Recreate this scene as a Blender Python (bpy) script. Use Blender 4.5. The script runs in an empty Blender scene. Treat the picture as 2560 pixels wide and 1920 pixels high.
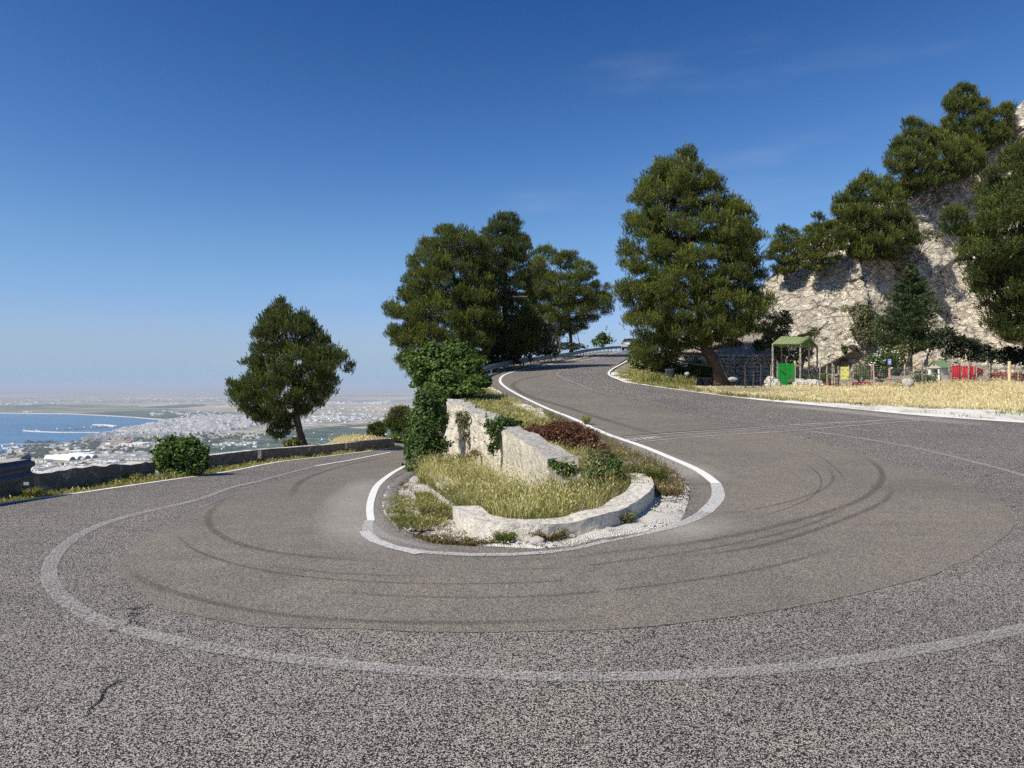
import bpy, math, random
import numpy as np
from mathutils.geometry import delaunay_2d_cdt
from mathutils import Vector, Matrix

scene = bpy.context.scene
COL = scene.collection
R = math.radians

# ------------------------------------------------------------------ camera
F = 1780.0                      # focal length of the lens, in pixels of a 2560 px wide frame
EYE = 1.6
cam_d = bpy.data.cameras.new('camera'); cam = bpy.data.objects.new('camera', cam_d); COL.objects.link(cam)
cam_d.sensor_width = 36.0; cam_d.lens = 36.0 * F / 2560.0
cam_d.clip_start = 0.05; cam_d.clip_end = 200000.0
cam.location = (0, 0, EYE); cam.rotation_euler = (R(90), 0, 0)
scene.camera = cam

# ------------------------------------------------------------------ light
SUN_EL, SUN_AZ = R(47), R(233)          # azimuth clockwise from +Y
world = bpy.data.worlds.new('World'); scene.world = world; world.use_nodes = True
nt = world.node_tree; nt.nodes.clear()
sky = nt.nodes.new('ShaderNodeTexSky'); sky.sky_type = 'NISHITA'; sky.sun_disc = False
sky.sun_elevation = SUN_EL; sky.sun_rotation = SUN_AZ
sky.altitude = 320; sky.air_density = 1.0; sky.dust_density = 0.35; sky.ozone_density = 3.0
bg = nt.nodes.new('ShaderNodeBackground'); bg.inputs[1].default_value = 0.105
wo = nt.nodes.new('ShaderNodeOutputWorld')
# deepen the blue of the upper sky and let the lowest degrees go to pale dusty blue, as on the day
def _n(typ, **kw):
    n = nt.nodes.new(typ)
    for k, v in kw.items(): setattr(n, k, v)
    return n
s1 = _n('ShaderNodeVectorMath', operation='SCALE'); s1.inputs['Scale'].default_value = .105; nt.links.new(sky.outputs[0], s1.inputs[0])
cu = _n('ShaderNodeRGBCurve'); nt.links.new(s1.outputs[0], cu.inputs['Color'])
for ch, pts_ in enumerate(([(0, 0), (.076, .007), (.13, .040), (.25, .150), (.473, .30), (1, .75)], [(0, 0), (.159, .068), (.254, .160), (.418, .325), (.604, .42), (1, .8)], [(0, 0), (.332, .265), (.468, .44), (.597, .57), (1, .95)])):
    c_ = cu.mapping.curves[ch]
    c_.points[0].location = pts_[0]; c_.points[1].location = pts_[-1]
    for p_ in pts_[1:-1]: c_.points.new(*p_)
cu.mapping.update()
tc = _n('ShaderNodeTexCoord'); sx = _n('ShaderNodeSeparateXYZ'); nt.links.new(tc.outputs['Generated'], sx.inputs[0])
rm = _n('ShaderNodeMapRange', interpolation_type='SMOOTHERSTEP'); nt.links.new(sx.outputs[2], rm.inputs[0])
for k, v in zip((1, 2, 3, 4), (-.01, .13, 1.0, 0.0)): rm.inputs[k].default_value = v
mx = _n('ShaderNodeMix', data_type='RGBA'); nt.links.new(rm.outputs[0], mx.inputs[0]); nt.links.new(cu.outputs[0], mx.inputs[6]); mx.inputs[7].default_value = (.275, .388, .52, 1)
# two faint wisps of cirrus
cm_ = _n('ShaderNodeMapping'); nt.links.new(tc.outputs['Generated'], cm_.inputs[0]); cm_.inputs['Scale'].default_value = (1.1, 1.1, 5.5); cm_.inputs['Rotation'].default_value = (0, .25, 0)
cn = _n('ShaderNodeTexNoise'); nt.links.new(cm_.outputs[0], cn.inputs['Vector']); cn.inputs['Scale'].default_value = 2.3; cn.inputs['Detail'].default_value = 5; cn.inputs['Roughness'].default_value = .5
cr_ = _n('ShaderNodeMapRange', interpolation_type='SMOOTHSTEP'); nt.links.new(cn.outputs['Fac'], cr_.inputs[0])
for k, v in zip((1, 2, 3, 4), (.56, .80, 0.0, .16)): cr_.inputs[k].default_value = v
m2 = _n('ShaderNodeMix', data_type='RGBA'); nt.links.new(cr_.outputs[0], m2.inputs[0]); nt.links.new(mx.outputs[2], m2.inputs[6]); m2.inputs[7].default_value = (.45, .52, .6, 1)
s2 = _n('ShaderNodeVectorMath', operation='SCALE'); s2.inputs['Scale'].default_value = 1 / .105
nt.links.new(m2.outputs[2], s2.inputs[0]); nt.links.new(s2.outputs[0], bg.inputs[0]); nt.links.new(bg.outputs[0], wo.inputs[0])
sd = bpy.data.lights.new('sun', 'SUN'); sd.energy = 4.9; sd.angle = R(0.53); sd.color = (1.0, 0.955, 0.87)
so = bpy.data.objects.new('sun', sd); COL.objects.link(so)
to_sun = Vector((math.sin(SUN_AZ) * math.cos(SUN_EL), math.cos(SUN_AZ) * math.cos(SUN_EL), math.sin(SUN_EL)))
so.rotation_euler = to_sun.to_track_quat('Z', 'Y').to_euler(); so.location = (-20, -10, 30)
vs = scene.view_settings
vs.view_transform = 'Standard'; vs.look = 'None'; vs.exposure = 0.32; vs.gamma = 1.0; vs.use_curve_mapping = False
scene.cycles.max_bounces = 6; scene.cycles.transparent_max_bounces = 12
scene.cycles.volume_bounces = 0
scene.cycles.use_denoising = False

# ------------------------------------------------------------------ helpers
rng = np.random.default_rng(7)
def tag(o, label=None, cat=None, group=None, kind=None):
    if label: o['label'] = label
    if cat: o['category'] = cat
    if group: o['group'] = group
    if kind: o['kind'] = kind
    return o
def link(name, me, mat=None, parent=None):
    o = bpy.data.objects.new(name, me); COL.objects.link(o)
    if mat is not None and me is not None and not me.materials: me.materials.append(mat)
    if parent is not None: o.parent = parent
    return o
def empty(name, label=None, cat=None, group=None, loc=(0, 0, 0), rz=0):
    o = bpy.data.objects.new(name, None); COL.objects.link(o); o.location = loc; o.rotation_euler = (0, 0, rz)
    o.empty_display_size = 0.2
    return tag(o, label, cat, group)
def tris(name, T, mat=None, parent=None, tint=None, loc=None):
    """T (M,3,3) triangles -> one mesh; tint (M,) -> point attribute"""
    T = np.asarray(T, np.float32); M = len(T)
    V = T.reshape(-1, 3).copy()
    if loc is not None: V -= np.asarray(loc, np.float32)
    me = bpy.data.meshes.new(name)
    me.vertices.add(3 * M); me.vertices.foreach_set('co', V.ravel())
    me.loops.add(3 * M); me.loops.foreach_set('vertex_index', np.arange(3 * M, dtype=np.int32))
    me.polygons.add(M); me.polygons.foreach_set('loop_start', np.arange(0, 3 * M, 3, dtype=np.int32))
    me.update(calc_edges=True)
    if tint is not None:
        a = me.attributes.new('tint', 'FLOAT', 'POINT'); a.data.foreach_set('value', np.repeat(np.asarray(tint, np.float32), 3))
    return link(name, me, mat, parent)
def grid_mesh(name, V, nx, ny, mat=None, parent=None, smooth=True, tint=None):
    V = np.asarray(V, np.float32)
    i = np.arange(nx * ny).reshape(ny, nx)
    Q = np.stack([i[:-1, :-1], i[:-1, 1:], i[1:, 1:], i[1:, :-1]], -1).reshape(-1, 4).astype(np.int32)
    me = bpy.data.meshes.new(name)
    me.vertices.add(len(V)); me.vertices.foreach_set('co', V.ravel())
    me.loops.add(Q.size); me.loops.foreach_set('vertex_index', Q.ravel())
    me.polygons.add(len(Q)); me.polygons.foreach_set('loop_start', np.arange(0, Q.size, 4, dtype=np.int32))
    me.polygons.foreach_set('use_smooth', np.full(len(Q), smooth))
    me.update(calc_edges=True)
    if tint is not None:
        a = me.attributes.new('tint', 'FLOAT', 'POINT'); a.data.foreach_set('value', np.asarray(tint, np.float32))
    return link(name, me, mat, parent)

class MB:
    """collects shapes; build() links them as one mesh"""
    def __init__(s): s.v = []; s.f = []; s.m = []
    def add(s, V, Fc, m=0):
        k = len(s.v); s.v += [tuple(map(float, p)) for p in V]; s.f += [tuple(k + i for i in f) for f in Fc]; s.m += [m] * len(Fc)
    def box(s, c, d, rz=0, rx=0, ry=0, m=0, jit=0, taper=1.0):
        M = Matrix.Translation(c) @ Matrix.Rotation(rz, 4, 'Z') @ Matrix.Rotation(ry, 4, 'Y') @ Matrix.Rotation(rx, 4, 'X')
        V = []
        for z in (-.5, .5):
            t = taper if z > 0 else 1
            for x, y in ((-.5, -.5), (.5, -.5), (.5, .5), (-.5, .5)):
                V.append(M @ Vector((x * d[0] * t + random.uniform(-jit, jit), y * d[1] * t + random.uniform(-jit, jit), z * d[2] + random.uniform(-jit, jit))))
        s.add(V, [(3, 2, 1, 0), (4, 5, 6, 7), (0, 1, 5, 4), (1, 2, 6, 5), (2, 3, 7, 6), (3, 0, 4, 7)], m)
    def tube(s, pts, rad, n=8, m=0, cap=True, jit=0):
        pts = [Vector(p) for p in pts]
        if not hasattr(rad, '__len__'): rad = [rad] * len(pts)
        V = []; k = len(pts)
        up = Vector((0, 0, 1))
        for i, p in enumerate(pts):
            d = (pts[min(i + 1, k - 1)] - pts[max(i - 1, 0)]).normalized()
            a = d.cross(up)
            if a.length < .05: a = d.cross(Vector((1, 0, 0)))
            a.normalize(); b = d.cross(a).normalized()
            for j in range(n):
                t = 2 * math.pi * j / n; r = rad[i] * (1 + random.uniform(-jit, jit))
                V.append(p + (a * math.cos(t) + b * math.sin(t)) * r)
        Fc = [(i * n + j, i * n + (j + 1) % n, (i + 1) * n + (j + 1) % n, (i + 1) * n + j) for i in range(k - 1) for j in range(n)]
        if cap: Fc += [tuple(range(n))[::-1], tuple((k - 1) * n + j for j in range(n))]
        s.add(V, Fc, m)
    def prism(s, poly, axis_vec, m=0):
        """poly: list of 3D points, extruded by axis_vec"""
        a = Vector(axis_vec); n = len(poly); P0 = [Vector(p) for p in poly]
        V = P0 + [p + a for p in P0]
        s.add(V, [tuple(range(n))[::-1], tuple(range(n, 2 * n))] + [(i, (i + 1) % n, n + (i + 1) % n, n + i) for i in range(n)], m)
    def build(s, name, mat=None, parent=None, bevel=0, smooth=False, seg=1):
        me = bpy.data.meshes.new(name); me.from_pydata(s.v, [], s.f)
        mats = mat if isinstance(mat, (list, tuple)) else [mat]
        for q in mats: me.materials.append(q)
        if len(mats) > 1: me.polygons.foreach_set('material_index', s.m)
        if smooth: me.polygons.foreach_set('use_smooth', [True] * len(s.f))
        me.update()
        import bmesh
        bm = bmesh.new(); bm.from_mesh(me); bmesh.ops.recalc_face_normals(bm, faces=bm.faces)
        if bevel: bmesh.ops.bevel(bm, geom=list(bm.edges), offset=bevel, segments=seg, affect='EDGES', clamp_overlap=True)
        bm.to_mesh(me); bm.free()
        return link(name, me, None, parent)

# value noise
_P = rng.permutation(4096); _G = rng.random(4096)
def vnoise(x, y, z=0.0):
    x = np.asarray(x, float); y = np.asarray(y, float); z = np.asarray(z, float) + np.zeros_like(x)
    xi, yi, zi = np.floor(x).astype(int), np.floor(y).astype(int), np.floor(z).astype(int)
    xf, yf, zf = x - xi, y - yi, z - zi
    u, v, w = (t * t * (3 - 2 * t) for t in (xf, yf, zf))
    def h(a, b, c): return _G[_P[(_P[(_P[a & 4095] + b) & 4095] + c) & 4095]]
    def lerp(a, b, t): return a + (b - a) * t
    r = lerp(lerp(lerp(h(xi, yi, zi), h(xi + 1, yi, zi), u), lerp(h(xi, yi + 1, zi), h(xi + 1, yi + 1, zi), u), v),
             lerp(lerp(h(xi, yi, zi + 1), h(xi + 1, yi, zi + 1), u), lerp(h(xi, yi + 1, zi + 1), h(xi + 1, yi + 1, zi + 1), u), v), w)
    return r * 2 - 1
def fbm(x, y, z=0.0, o=4, g=.5):
    s = 0; a = 1; n = 0
    for i in range(o): s = s + a * vnoise(x * 2 ** i + 17.3 * i, y * 2 ** i + 5.1 * i, np.asarray(z) * 2 ** i); n += a; a *= g
    return s / n

# ------------------------------------------------------------------ materials
MATS = {}
def newmat(name):
    m = bpy.data.materials.new(name); m.use_nodes = True; t = m.node_tree; t.nodes.clear()
    out = t.nodes.new('ShaderNodeOutputMaterial'); b = t.nodes.new('ShaderNodeBsdfPrincipled')
    t.links.new(b.outputs[0], out.inputs[0]); b.inputs['Roughness'].default_value = .85; b.inputs['Specular IOR Level'].default_value = .25
    MATS[name] = m
    return m, t, b, out
def N(t, typ, ins=None, **kw):
    n = t.nodes.new(typ)
    for k, v in kw.items(): setattr(n, k, v)
    for k, v in (ins or {}).items():
        if hasattr(v, 'is_linked') or hasattr(v, 'links'): t.links.new(v, n.inputs[k])
        else: n.inputs[k].default_value = v
    return n
def ramp(t, fac, stops, interp='LINEAR'):
    r = t.nodes.new('ShaderNodeValToRGB'); t.links.new(fac, r.inputs[0]); cr = r.color_ramp; cr.interpolation = interp
    while len(cr.elements) < len(stops): cr.elements.new(.5)
    for e, (p, c) in zip(cr.elements, stops):
        e.position = p; e.color = tuple(c) + (1,) if len(c) == 3 else c
    return r.outputs[0]
def coord(t): return t.nodes.new('ShaderNodeTexCoord').outputs['Object']
def noise(t, vec, scale, detail=4, rough=.55, dist=0.0, out='Fac'):
    return N(t, 'ShaderNodeTexNoise', {'Vector': vec, 'Scale': scale, 'Detail': detail, 'Roughness': rough, 'Distortion': dist}).outputs[out]
def voro(t, vec, scale, feature='F1', out='Color', rnd=1.0):
    return N(t, 'ShaderNodeTexVoronoi', {'Vector': vec, 'Scale': scale, 'Randomness': rnd}, feature=feature).outputs[out]
def mix(t, fac, a, b, blend='MIX'):
    n = t.nodes.new('ShaderNodeMix'); n.data_type = 'RGBA'; n.blend_type = blend
    for k, v in ((0, fac), (6, a), (7, b)):
        if hasattr(v, 'links'): t.links.new(v, n.inputs[k])
        else: n.inputs[k].default_value = (tuple(v) + (1,)) if isinstance(v, tuple) and len(v) == 3 else v
    return n.outputs[2]
def math_(t, op, a, b=None, clamp=False):
    n = t.nodes.new('ShaderNodeMath'); n.operation = op; n.use_clamp = clamp
    for k, v in ((0, a), (1, b)):
        if v is None: continue
        if hasattr(v, 'links'): t.links.new(v, n.inputs[k])
        else: n.inputs[k].default_value = v
    return n.outputs[0]
def bump(t, b, h, strength=.5, dist=.02):
    n = N(t, 'ShaderNodeBump', {'Height': h, 'Strength': strength, 'Distance': dist}); t.links.new(n.outputs[0], b.inputs['Normal']); return n
def simple(name, col, rough=.8, var=.15, scale=6, metal=0, bumpk=0, spec=.25):
    m, t, b, o = newmat(name); c = coord(t)
    n = noise(t, c, scale, 5)
    lo = tuple(x * (1 - var) for x in col); hi = tuple(min(1, x * (1 + var)) for x in col)
    t.links.new(ramp(t, n, [(.3, lo), (.7, hi)]), b.inputs['Base Color'])
    b.inputs['Roughness'].default_value = rough; b.inputs['Metallic'].default_value = metal; b.inputs['Specular IOR Level'].default_value = spec
    if bumpk: bump(t, b, noise(t, c, scale * 6, 6), bumpk, .02)
    return m

def asphalt(name, dark, light, scale, cov, tone=1.0, bumps=.6, crack=.56):
    m, t, b, o = newmat(name); c = coord(t)
    cell = N(t, 'ShaderNodeSeparateColor', {'Color': voro(t, c, scale)}).outputs[0]
    edge = voro(t, c, scale, 'DISTANCE_TO_EDGE', 'Distance')
    pick = math_(t, 'LESS_THAN', cell, cov)
    inside = math_(t, 'GREATER_THAN', edge, .10)
    stone = math_(t, 'MULTIPLY', pick, inside)
    sc = ramp(t, N(t, 'ShaderNodeSeparateColor', {'Color': voro(t, c, scale)}).outputs[1], [(0, tuple(x * .62 for x in light)), (.5, light), (1, tuple(min(1, x * 1.35) for x in light))])
    fine = noise(t, c, scale * 3.1, 3, .7)
    dk = ramp(t, fine, [(.38, dark), (.72, tuple(x * 3.0 for x in dark))])
    col = mix(t, stone, dk, sc)
    big = noise(t, c, .35, 5, .6, .6); mid = noise(t, c, 2.3, 4, .6)
    tint = ramp(t, big, [(.3, (.86, .85, .84)), (.5, (1, .985, .97)), (.7, (1.1, 1.07, 1.03))])
    col = mix(t, 1.0, col, tint, 'MULTIPLY')
    col = mix(t, .6, col, ramp(t, mid, [(.3, (.85, .85, .86)), (.7, (1.1, 1.09, 1.07))]), 'MULTIPLY')
    # hairline cracks here and there
    w = N(t, 'ShaderNodeMapping', {'Vector': c}); wn = noise(t, c, 1.4, 5, .7, 0, 'Color')
    vv = N(t, 'ShaderNodeVectorMath', {0: c, 1: wn}, operation='ADD').outputs[0]
    ce = voro(t, vv, .42, 'DISTANCE_TO_EDGE', 'Distance')
    cm = math_(t, 'MULTIPLY', math_(t, 'LESS_THAN', ce, .0042), math_(t, 'GREATER_THAN', noise(t, c, .5, 2), crack))
    col = mix(t, cm, col, (.02, .019, .018))
    if tone != 1.0: col = mix(t, 1.0, col, (tone, tone, tone), 'MULTIPLY')
    t.links.new(col, b.inputs['Base Color']); b.inputs['Roughness'].default_value = .8; b.inputs['Specular IOR Level'].default_value = .3
    hgt = math_(t, 'ADD', stone, fine)
    bump(t, b, hgt, bumps, .004)
    return m
M_ASPH = asphalt('coarse_asphalt', (.012, .0105, .009), (.48, .432, .375), 150, .62, bumps=.3, crack=.6)
M_PATCH = asphalt('fine_asphalt', (.052, .045, .037), (.34, .302, .25), 150, .62, bumps=.2, crack=.72)

def paint(name, col, keep, scale=60, top=1.0):
    m, t, b, o = newmat(name); c = coord(t)
    n = noise(t, c, scale, 3, .7); n2 = noise(t, c, 1.7, 4, .6)
    s = math_(t, 'ADD', math_(t, 'MULTIPLY', n, 1.0), math_(t, 'MULTIPLY', n2, .22))
    al = ramp(t, s, [(keep, (top, top, top)), (keep + .14, (0, 0, 0))])
    if keep < 1: t.links.new(N(t, 'ShaderNodeSeparateColor', {'Color': al}).outputs[0], b.inputs['Alpha'])
    t.links.new(ramp(t, n2, [(.3, tuple(x * .82 for x in col)), (.7, col)]), b.inputs['Base Color'])
    b.inputs['Roughness'].default_value = .7
    return m
M_PAINT = paint('white_road_paint', (.78, .75, .70), .68)
M_PAINT_OLD = paint('faded_road_paint', (.60, .575, .54), .52, 75, .52)
M_PAINT_WORN = paint('worn_road_paint', (.60, .575, .54), .46, 60, .42)
M_PAINT_MID = paint('half_worn_road_paint', (.62, .60, .56), .56, 60, .8)
M_PAINT_THIN = paint('thin_road_paint', (.66, .64, .60), .60, 60, .85)
def skidmat(name, col, alpha):
    m, t, b, o = newmat(name); c = coord(t)
    n = noise(t, c, 70, 3, .6); n2 = noise(t, c, 1.1, 3)
    u = N(t, 'ShaderNodeAttribute', attribute_name='tint').outputs['Fac']
    prof = math_(t, 'MULTIPLY', u, math_(t, 'MULTIPLY', ramp(t, n, [(.3, (0, 0, 0)), (.7, (1, 1, 1))]), ramp(t, n2, [(.3, (.65, .65, .65)), (.65, (1, 1, 1))])))
    t.links.new(math_(t, 'MULTIPLY', prof, alpha, True), b.inputs['Alpha'])
    b.inputs['Base Color'].default_value = col + (1,)
    return m
M_SKID = skidmat('tyre_rubber_trace', (.035, .032, .03), .55)
M_DUST = skidmat('pale_dust', (.60, .56, .49), .62)

def gravel(name, lo, hi, scale, soil=(.16, .12, .08), soilk=.5, bumps=.9):
    m, t, b, o = newmat(name); c = coord(t)
    s = N(t, 'ShaderNodeSeparateColor', {'Color': voro(t, c, scale)}).outputs[0]
    col = ramp(t, s, [(0, lo), (1, hi)])
    s2 = N(t, 'ShaderNodeSeparateColor', {'Color': voro(t, c, scale * .37)}).outputs[1]
    col = mix(t, .5, col, ramp(t, s2, [(0, lo), (1, hi)]))
    e = voro(t, c, scale, 'DISTANCE_TO_EDGE', 'Distance')
    col = mix(t, ramp(t, e, [(0, (.85, .85, .85)), (.12, (0, 0, 0))]), col, tuple(x * .45 for x in lo))
    n = noise(t, c, 1.6, 6, .65); f = ramp(t, n, [(soilk, (0, 0, 0)), (soilk + .12, (1, 1, 1))])
    col = mix(t, f, col, soil)
    t.links.new(col, b.inputs['Base Color']); b.inputs['Roughness'].default_value = .95
    h = math_(t, 'ADD', ramp(t, e, [(0, (0, 0, 0)), (.3, (1, 1, 1))]), noise(t, c, scale * .5, 4))
    bump(t, b, h, bumps, .012)
    return m
M_GRAVEL = gravel('limestone_gravel', (.60, .55, .46), (.92, .87, .78), 42, (.24, .19, .13), .55)
M_LAYBY = gravel('white_gravel', (.76, .72, .64), (.95, .92, .85), 30, (.50, .44, .34), .50)
M_SHOULDER = gravel('grey_gravel', (.16, .14, .125), (.46, .43, .39), 48, (.14, .115, .09), .56)
M_SOIL = gravel('dry_soil', (.17, .13, .08), (.34, .28, .19), 30, (.12, .11, .05), .52)
M_STRAW = gravel('straw_litter', (.34, .27, .15), (.56, .47, .28), 55, (.22, .19, .09), .60)

def rock(name, pale, grey, dark, sc=1.0, bumps=1.0, crack=.5, blotch=.5):
    m, t, b, o = newmat(name); c = coord(t)
    n1 = noise(t, c, .55 * sc, 8, .62, .4); n2 = noise(t, c, 3.2 * sc, 8, .68, .3); n3 = noise(t, c, 17 * sc, 6, .7)
    col = ramp(t, n2, [(.28, tuple(x * .72 for x in pale)), (.5, pale), (.72, tuple(min(1, x * 1.18) for x in pale))])
    col = mix(t, ramp(t, n1, [(blotch, (0, 0, 0)), (blotch + .13, (.85, .85, .85))]), col, grey)
    mp = N(t, 'ShaderNodeMapping', {'Vector': N(t, 'ShaderNodeVectorMath', {0: c, 1: noise(t, c, 1.3 * sc, 5, .7, 0, 'Color')}, operation='ADD').outputs[0], 'Scale': (1, 1, 1.6)}).outputs[0]
    e = voro(t, mp, 1.35 * sc, 'DISTANCE_TO_EDGE', 'Distance'); e2 = voro(t, mp, 4.4 * sc, 'DISTANCE_TO_EDGE', 'Distance')
    col = mix(t, ramp(t, e, [(0, (crack, crack, crack)), (.045, (0, 0, 0))]), col, dark)
    col = mix(t, ramp(t, n3, [(.34, (.55, .55, .55)), (.46, (0, 0, 0))]), col, tuple((g + d) / 2 for g, d in zip(grey, dark)))
    t.links.new(col, b.inputs['Base Color']); b.inputs['Roughness'].default_value = .95
    h = math_(t, 'ADD', math_(t, 'MULTIPLY', n2, 2.2), math_(t, 'ADD', math_(t, 'MULTIPLY', n3, .6), math_(t, 'ADD', ramp(t, e, [(0, (0, 0, 0)), (.12, (1, 1, 1))]), math_(t, 'MULTIPLY', ramp(t, e2, [(0, (0, 0, 0)), (.14, (1, 1, 1))]), .45))))
    bump(t, b, h, bumps, .09 / sc)
    return m
def cliff_mat():
    m, t, b, o = newmat('limestone_cliff'); c = coord(t)
    big = noise(t, c, .16, 5, .6, .5); n1 = noise(t, c, .8, 8, .65, .6); n2 = noise(t, N(t, 'ShaderNodeMapping', {'Vector': c, 'Scale': (1, 1, .45), 'Rotation': (0, .5, 0)}).outputs[0], 2.6, 9, .7, .5); n3 = noise(t, c, 13, 7, .72)
    col = ramp(t, n2, [(.30, (.50, .42, .31)), (.45, (.78, .68, .52)), (.60, (.90, .81, .65)), (.8, (.95, .90, .79))])
    col = mix(t, ramp(t, big, [(.53, (0, 0, 0)), (.67, (.65, .65, .65))]), col, mix(t, n1, (.30, .27, .235), (.50, .44, .35)))
    col = mix(t, ramp(t, n1, [(.56, (0, 0, 0)), (.68, (.7, .7, .7))]), col, (.27, .225, .16))
    wv = N(t, 'ShaderNodeVectorMath', {0: c, 1: noise(t, c, .9, 6, .75, 0, 'Color')}, operation='ADD').outputs[0]
    mp = N(t, 'ShaderNodeMapping', {'Vector': wv, 'Scale': (.55, .8, 1.5), 'Rotation': (0, .65, 0)}).outputs[0]
    e = voro(t, mp, 1.5, 'DISTANCE_TO_EDGE', 'Distance'); e2 = voro(t, mp, 5.5, 'DISTANCE_TO_EDGE', 'Distance')
    cm = math_(t, 'MULTIPLY', ramp(t, e, [(0, (1, 1, 1)), (.05, (0, 0, 0))]), ramp(t, n1, [(.42, (0, 0, 0)), (.55, (1, 1, 1))])); col = mix(t, cm, col, (.12, .095, .07))
    cm2 = math_(t, 'MULTIPLY', ramp(t, e2, [(0, (.8, .8, .8)), (.06, (0, 0, 0))]), ramp(t, n3, [(.45, (0, 0, 0)), (.6, (1, 1, 1))])); col = mix(t, cm2, col, (.20, .16, .12))
    t.links.new(col, b.inputs['Base Color']); b.inputs['Roughness'].default_value = .95
    h = math_(t, 'ADD', math_(t, 'MULTIPLY', n2, 2.0), math_(t, 'ADD', math_(t, 'MULTIPLY', n3, .7), math_(t, 'ADD', ramp(t, e, [(0, (0, 0, 0)), (.1, (1, 1, 1))]), math_(t, 'MULTIPLY', ramp(t, e2, [(0, (0, 0, 0)), (.12, (1, 1, 1))]), .4))))
    bump(t, b, h, 1.0, .11); return m
M_CLIFF = cliff_mat(); _unused = rock('limestone_cliff', (.82, .73, .58), (.50, .44, .36), (.20, .165, .125), 1.3, 1.0, .55, .60)
M_SCREE = rock('scree', (.60, .52, .41), (.44, .37, .28), (.18, .14, .10), 2.5, 1.0, .4, .45)
M_STONE = rock('wall_stone', (.66, .61, .52), (.42, .39, .34), (.17, .14, .11), 3.0, .7, .25, .5)
M_RUBBLE = rock('white_rubble', (.74, .69, .60), (.52, .48, .42), (.2, .17, .14), 5.0, .7, .15, .6)

def plaster(name, pale, lich_lit, stain, streak=.5, grey=.8):
    """old lime masonry: vertical streaks on upright faces, grey lichen on top faces"""
    m, t, b, o = newmat(name); c = coord(t)
    st = noise(t, N(t, 'ShaderNodeMapping', {'Vector': c, 'Scale': (9, 9, .9)}).outputs[0], 1.6, 6, .65, .3)
    n1 = noise(t, c, 1.7, 7, .65, .3); n2 = noise(t, c, 14, 7, .72)
    col = ramp(t, n1, [(.3, tuple(x * .8 for x in pale)), (.65, pale)])
    col = mix(t, ramp(t, st, [(.42, (0, 0, 0)), (.62, (streak, streak, streak))]), col, stain)
    sep = N(t, 'ShaderNodeSeparateXYZ', {'Vector': N(t, 'ShaderNodeNewGeometry').outputs['Normal']}).outputs[2]
    topm = ramp(t, math_(t, 'ADD', math_(t, 'MULTIPLY', sep, .6), math_(t, 'MULTIPLY', n1, .6)), [(.55, (0, 0, 0)), (.8, (1, 1, 1))])
    col = mix(t, topm, col, ramp(t, n2, [(.35, tuple(x * .7 for x in lich_lit)), (.62, tuple(min(1, x * 1.25) for x in lich_lit))]))
    n3 = noise(t, c, 4.2, 8, .75, .8)
    col = mix(t, ramp(t, n3, [(.52, (0, 0, 0)), (.66, (grey, grey, grey))]), col, tuple(x * .78 for x in lich_lit))
    col = mix(t, ramp(t, n2, [(.33, (.8, .8, .8)), (.44, (0, 0, 0))]), col, tuple(x * .38 for x in lich_lit))
    t.links.new(col, b.inputs['Base Color']); b.inputs['Roughness'].default_value = .93
    bump(t, b, math_(t, 'ADD', n2, math_(t, 'MULTIPLY', n3, 1.5)), 1.0, .045)
    return m
M_PLASTER = plaster('lime_rendered_masonry', (.76, .68, .53), (.44, .41, .355), (.42, .37, .28), .7, .5)
M_KERB = plaster('kerb_masonry', (.90, .83, .70), (.70, .64, .54), (.50, .44, .34), .45, .22)
M_PARAPET = plaster('parapet_concrete', (.20, .18, .155), (.62, .59, .53), (.13, .115, .10), .35)  # shade painted into the upright faces, sunlight into the pale top

def foliage(name, lo, mid, hi, trans=.25, rough=.55):
    m, t, b, o = newmat(name)
    a = N(t, 'ShaderNodeAttribute', attribute_name='tint').outputs['Fac']
    col = ramp(t, a, [(0, lo), (.5, mid), (1, hi)])
    t.links.new(col, b.inputs['Base Color']); b.inputs['Roughness'].default_value = rough; b.inputs['Specular IOR Level'].default_value = .3
    tr = N(t, 'ShaderNodeBsdfTranslucent', {'Color': mix(t, 1.0, col, (1.25, 1.3, .55), 'MULTIPLY')})
    ms = N(t, 'ShaderNodeMixShader', {0: trans}); t.links.new(b.outputs[0], ms.inputs[1]); t.links.new(tr.outputs[0], ms.inputs[2])
    t.links.new(ms.outputs[0], o.inputs[0])
    return m
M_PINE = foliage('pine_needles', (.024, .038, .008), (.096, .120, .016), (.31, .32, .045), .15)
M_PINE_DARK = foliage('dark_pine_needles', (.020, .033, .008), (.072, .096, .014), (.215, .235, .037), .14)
M_CEDAR = foliage('blue_green_needles', (.024, .042, .014), (.055, .084, .028), (.11, .14, .052))
M_FIG = foliage('broad_leaves', (.040, .070, .012), (.090, .145, .026), (.17, .235, .05), .3)
M_IVY = foliage('creeper_leaves', (.035, .065, .014), (.080, .130, .030), (.15, .20, .06), .3)
M_DRY = foliage('dry_grass', (.40, .32, .15), (.70, .585, .33), (.90, .80, .54), .3, .8)
M_MIXG = foliage('mixed_grass', (.075, .095, .018), (.23, .225, .06), (.66, .57, .27), .3, .8)
M_GREENG = foliage('green_grass', (.060, .085, .016), (.13, .155, .035), (.27, .26, .09), .3, .8)
M_SHADY = foliage('shade_darkened_foliage', (.008, .012, .005), (.018, .026, .009), (.035, .050, .016), .1)  # shade under the pines is put into the leaf colour
M_RED = foliage('reddish_leaves', (.035, .014, .008), (.10, .035, .018), (.30, .14, .06), .2, .7)
M_BROWN = foliage('dry_brown_weed', (.070, .060, .022), (.17, .13, .05), (.40, .29, .13), .2, .8)
M_SCRUB = foliage('grey_green_scrub', (.075, .075, .030), (.15, .155, .060), (.26, .25, .12), .2, .8)
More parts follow.
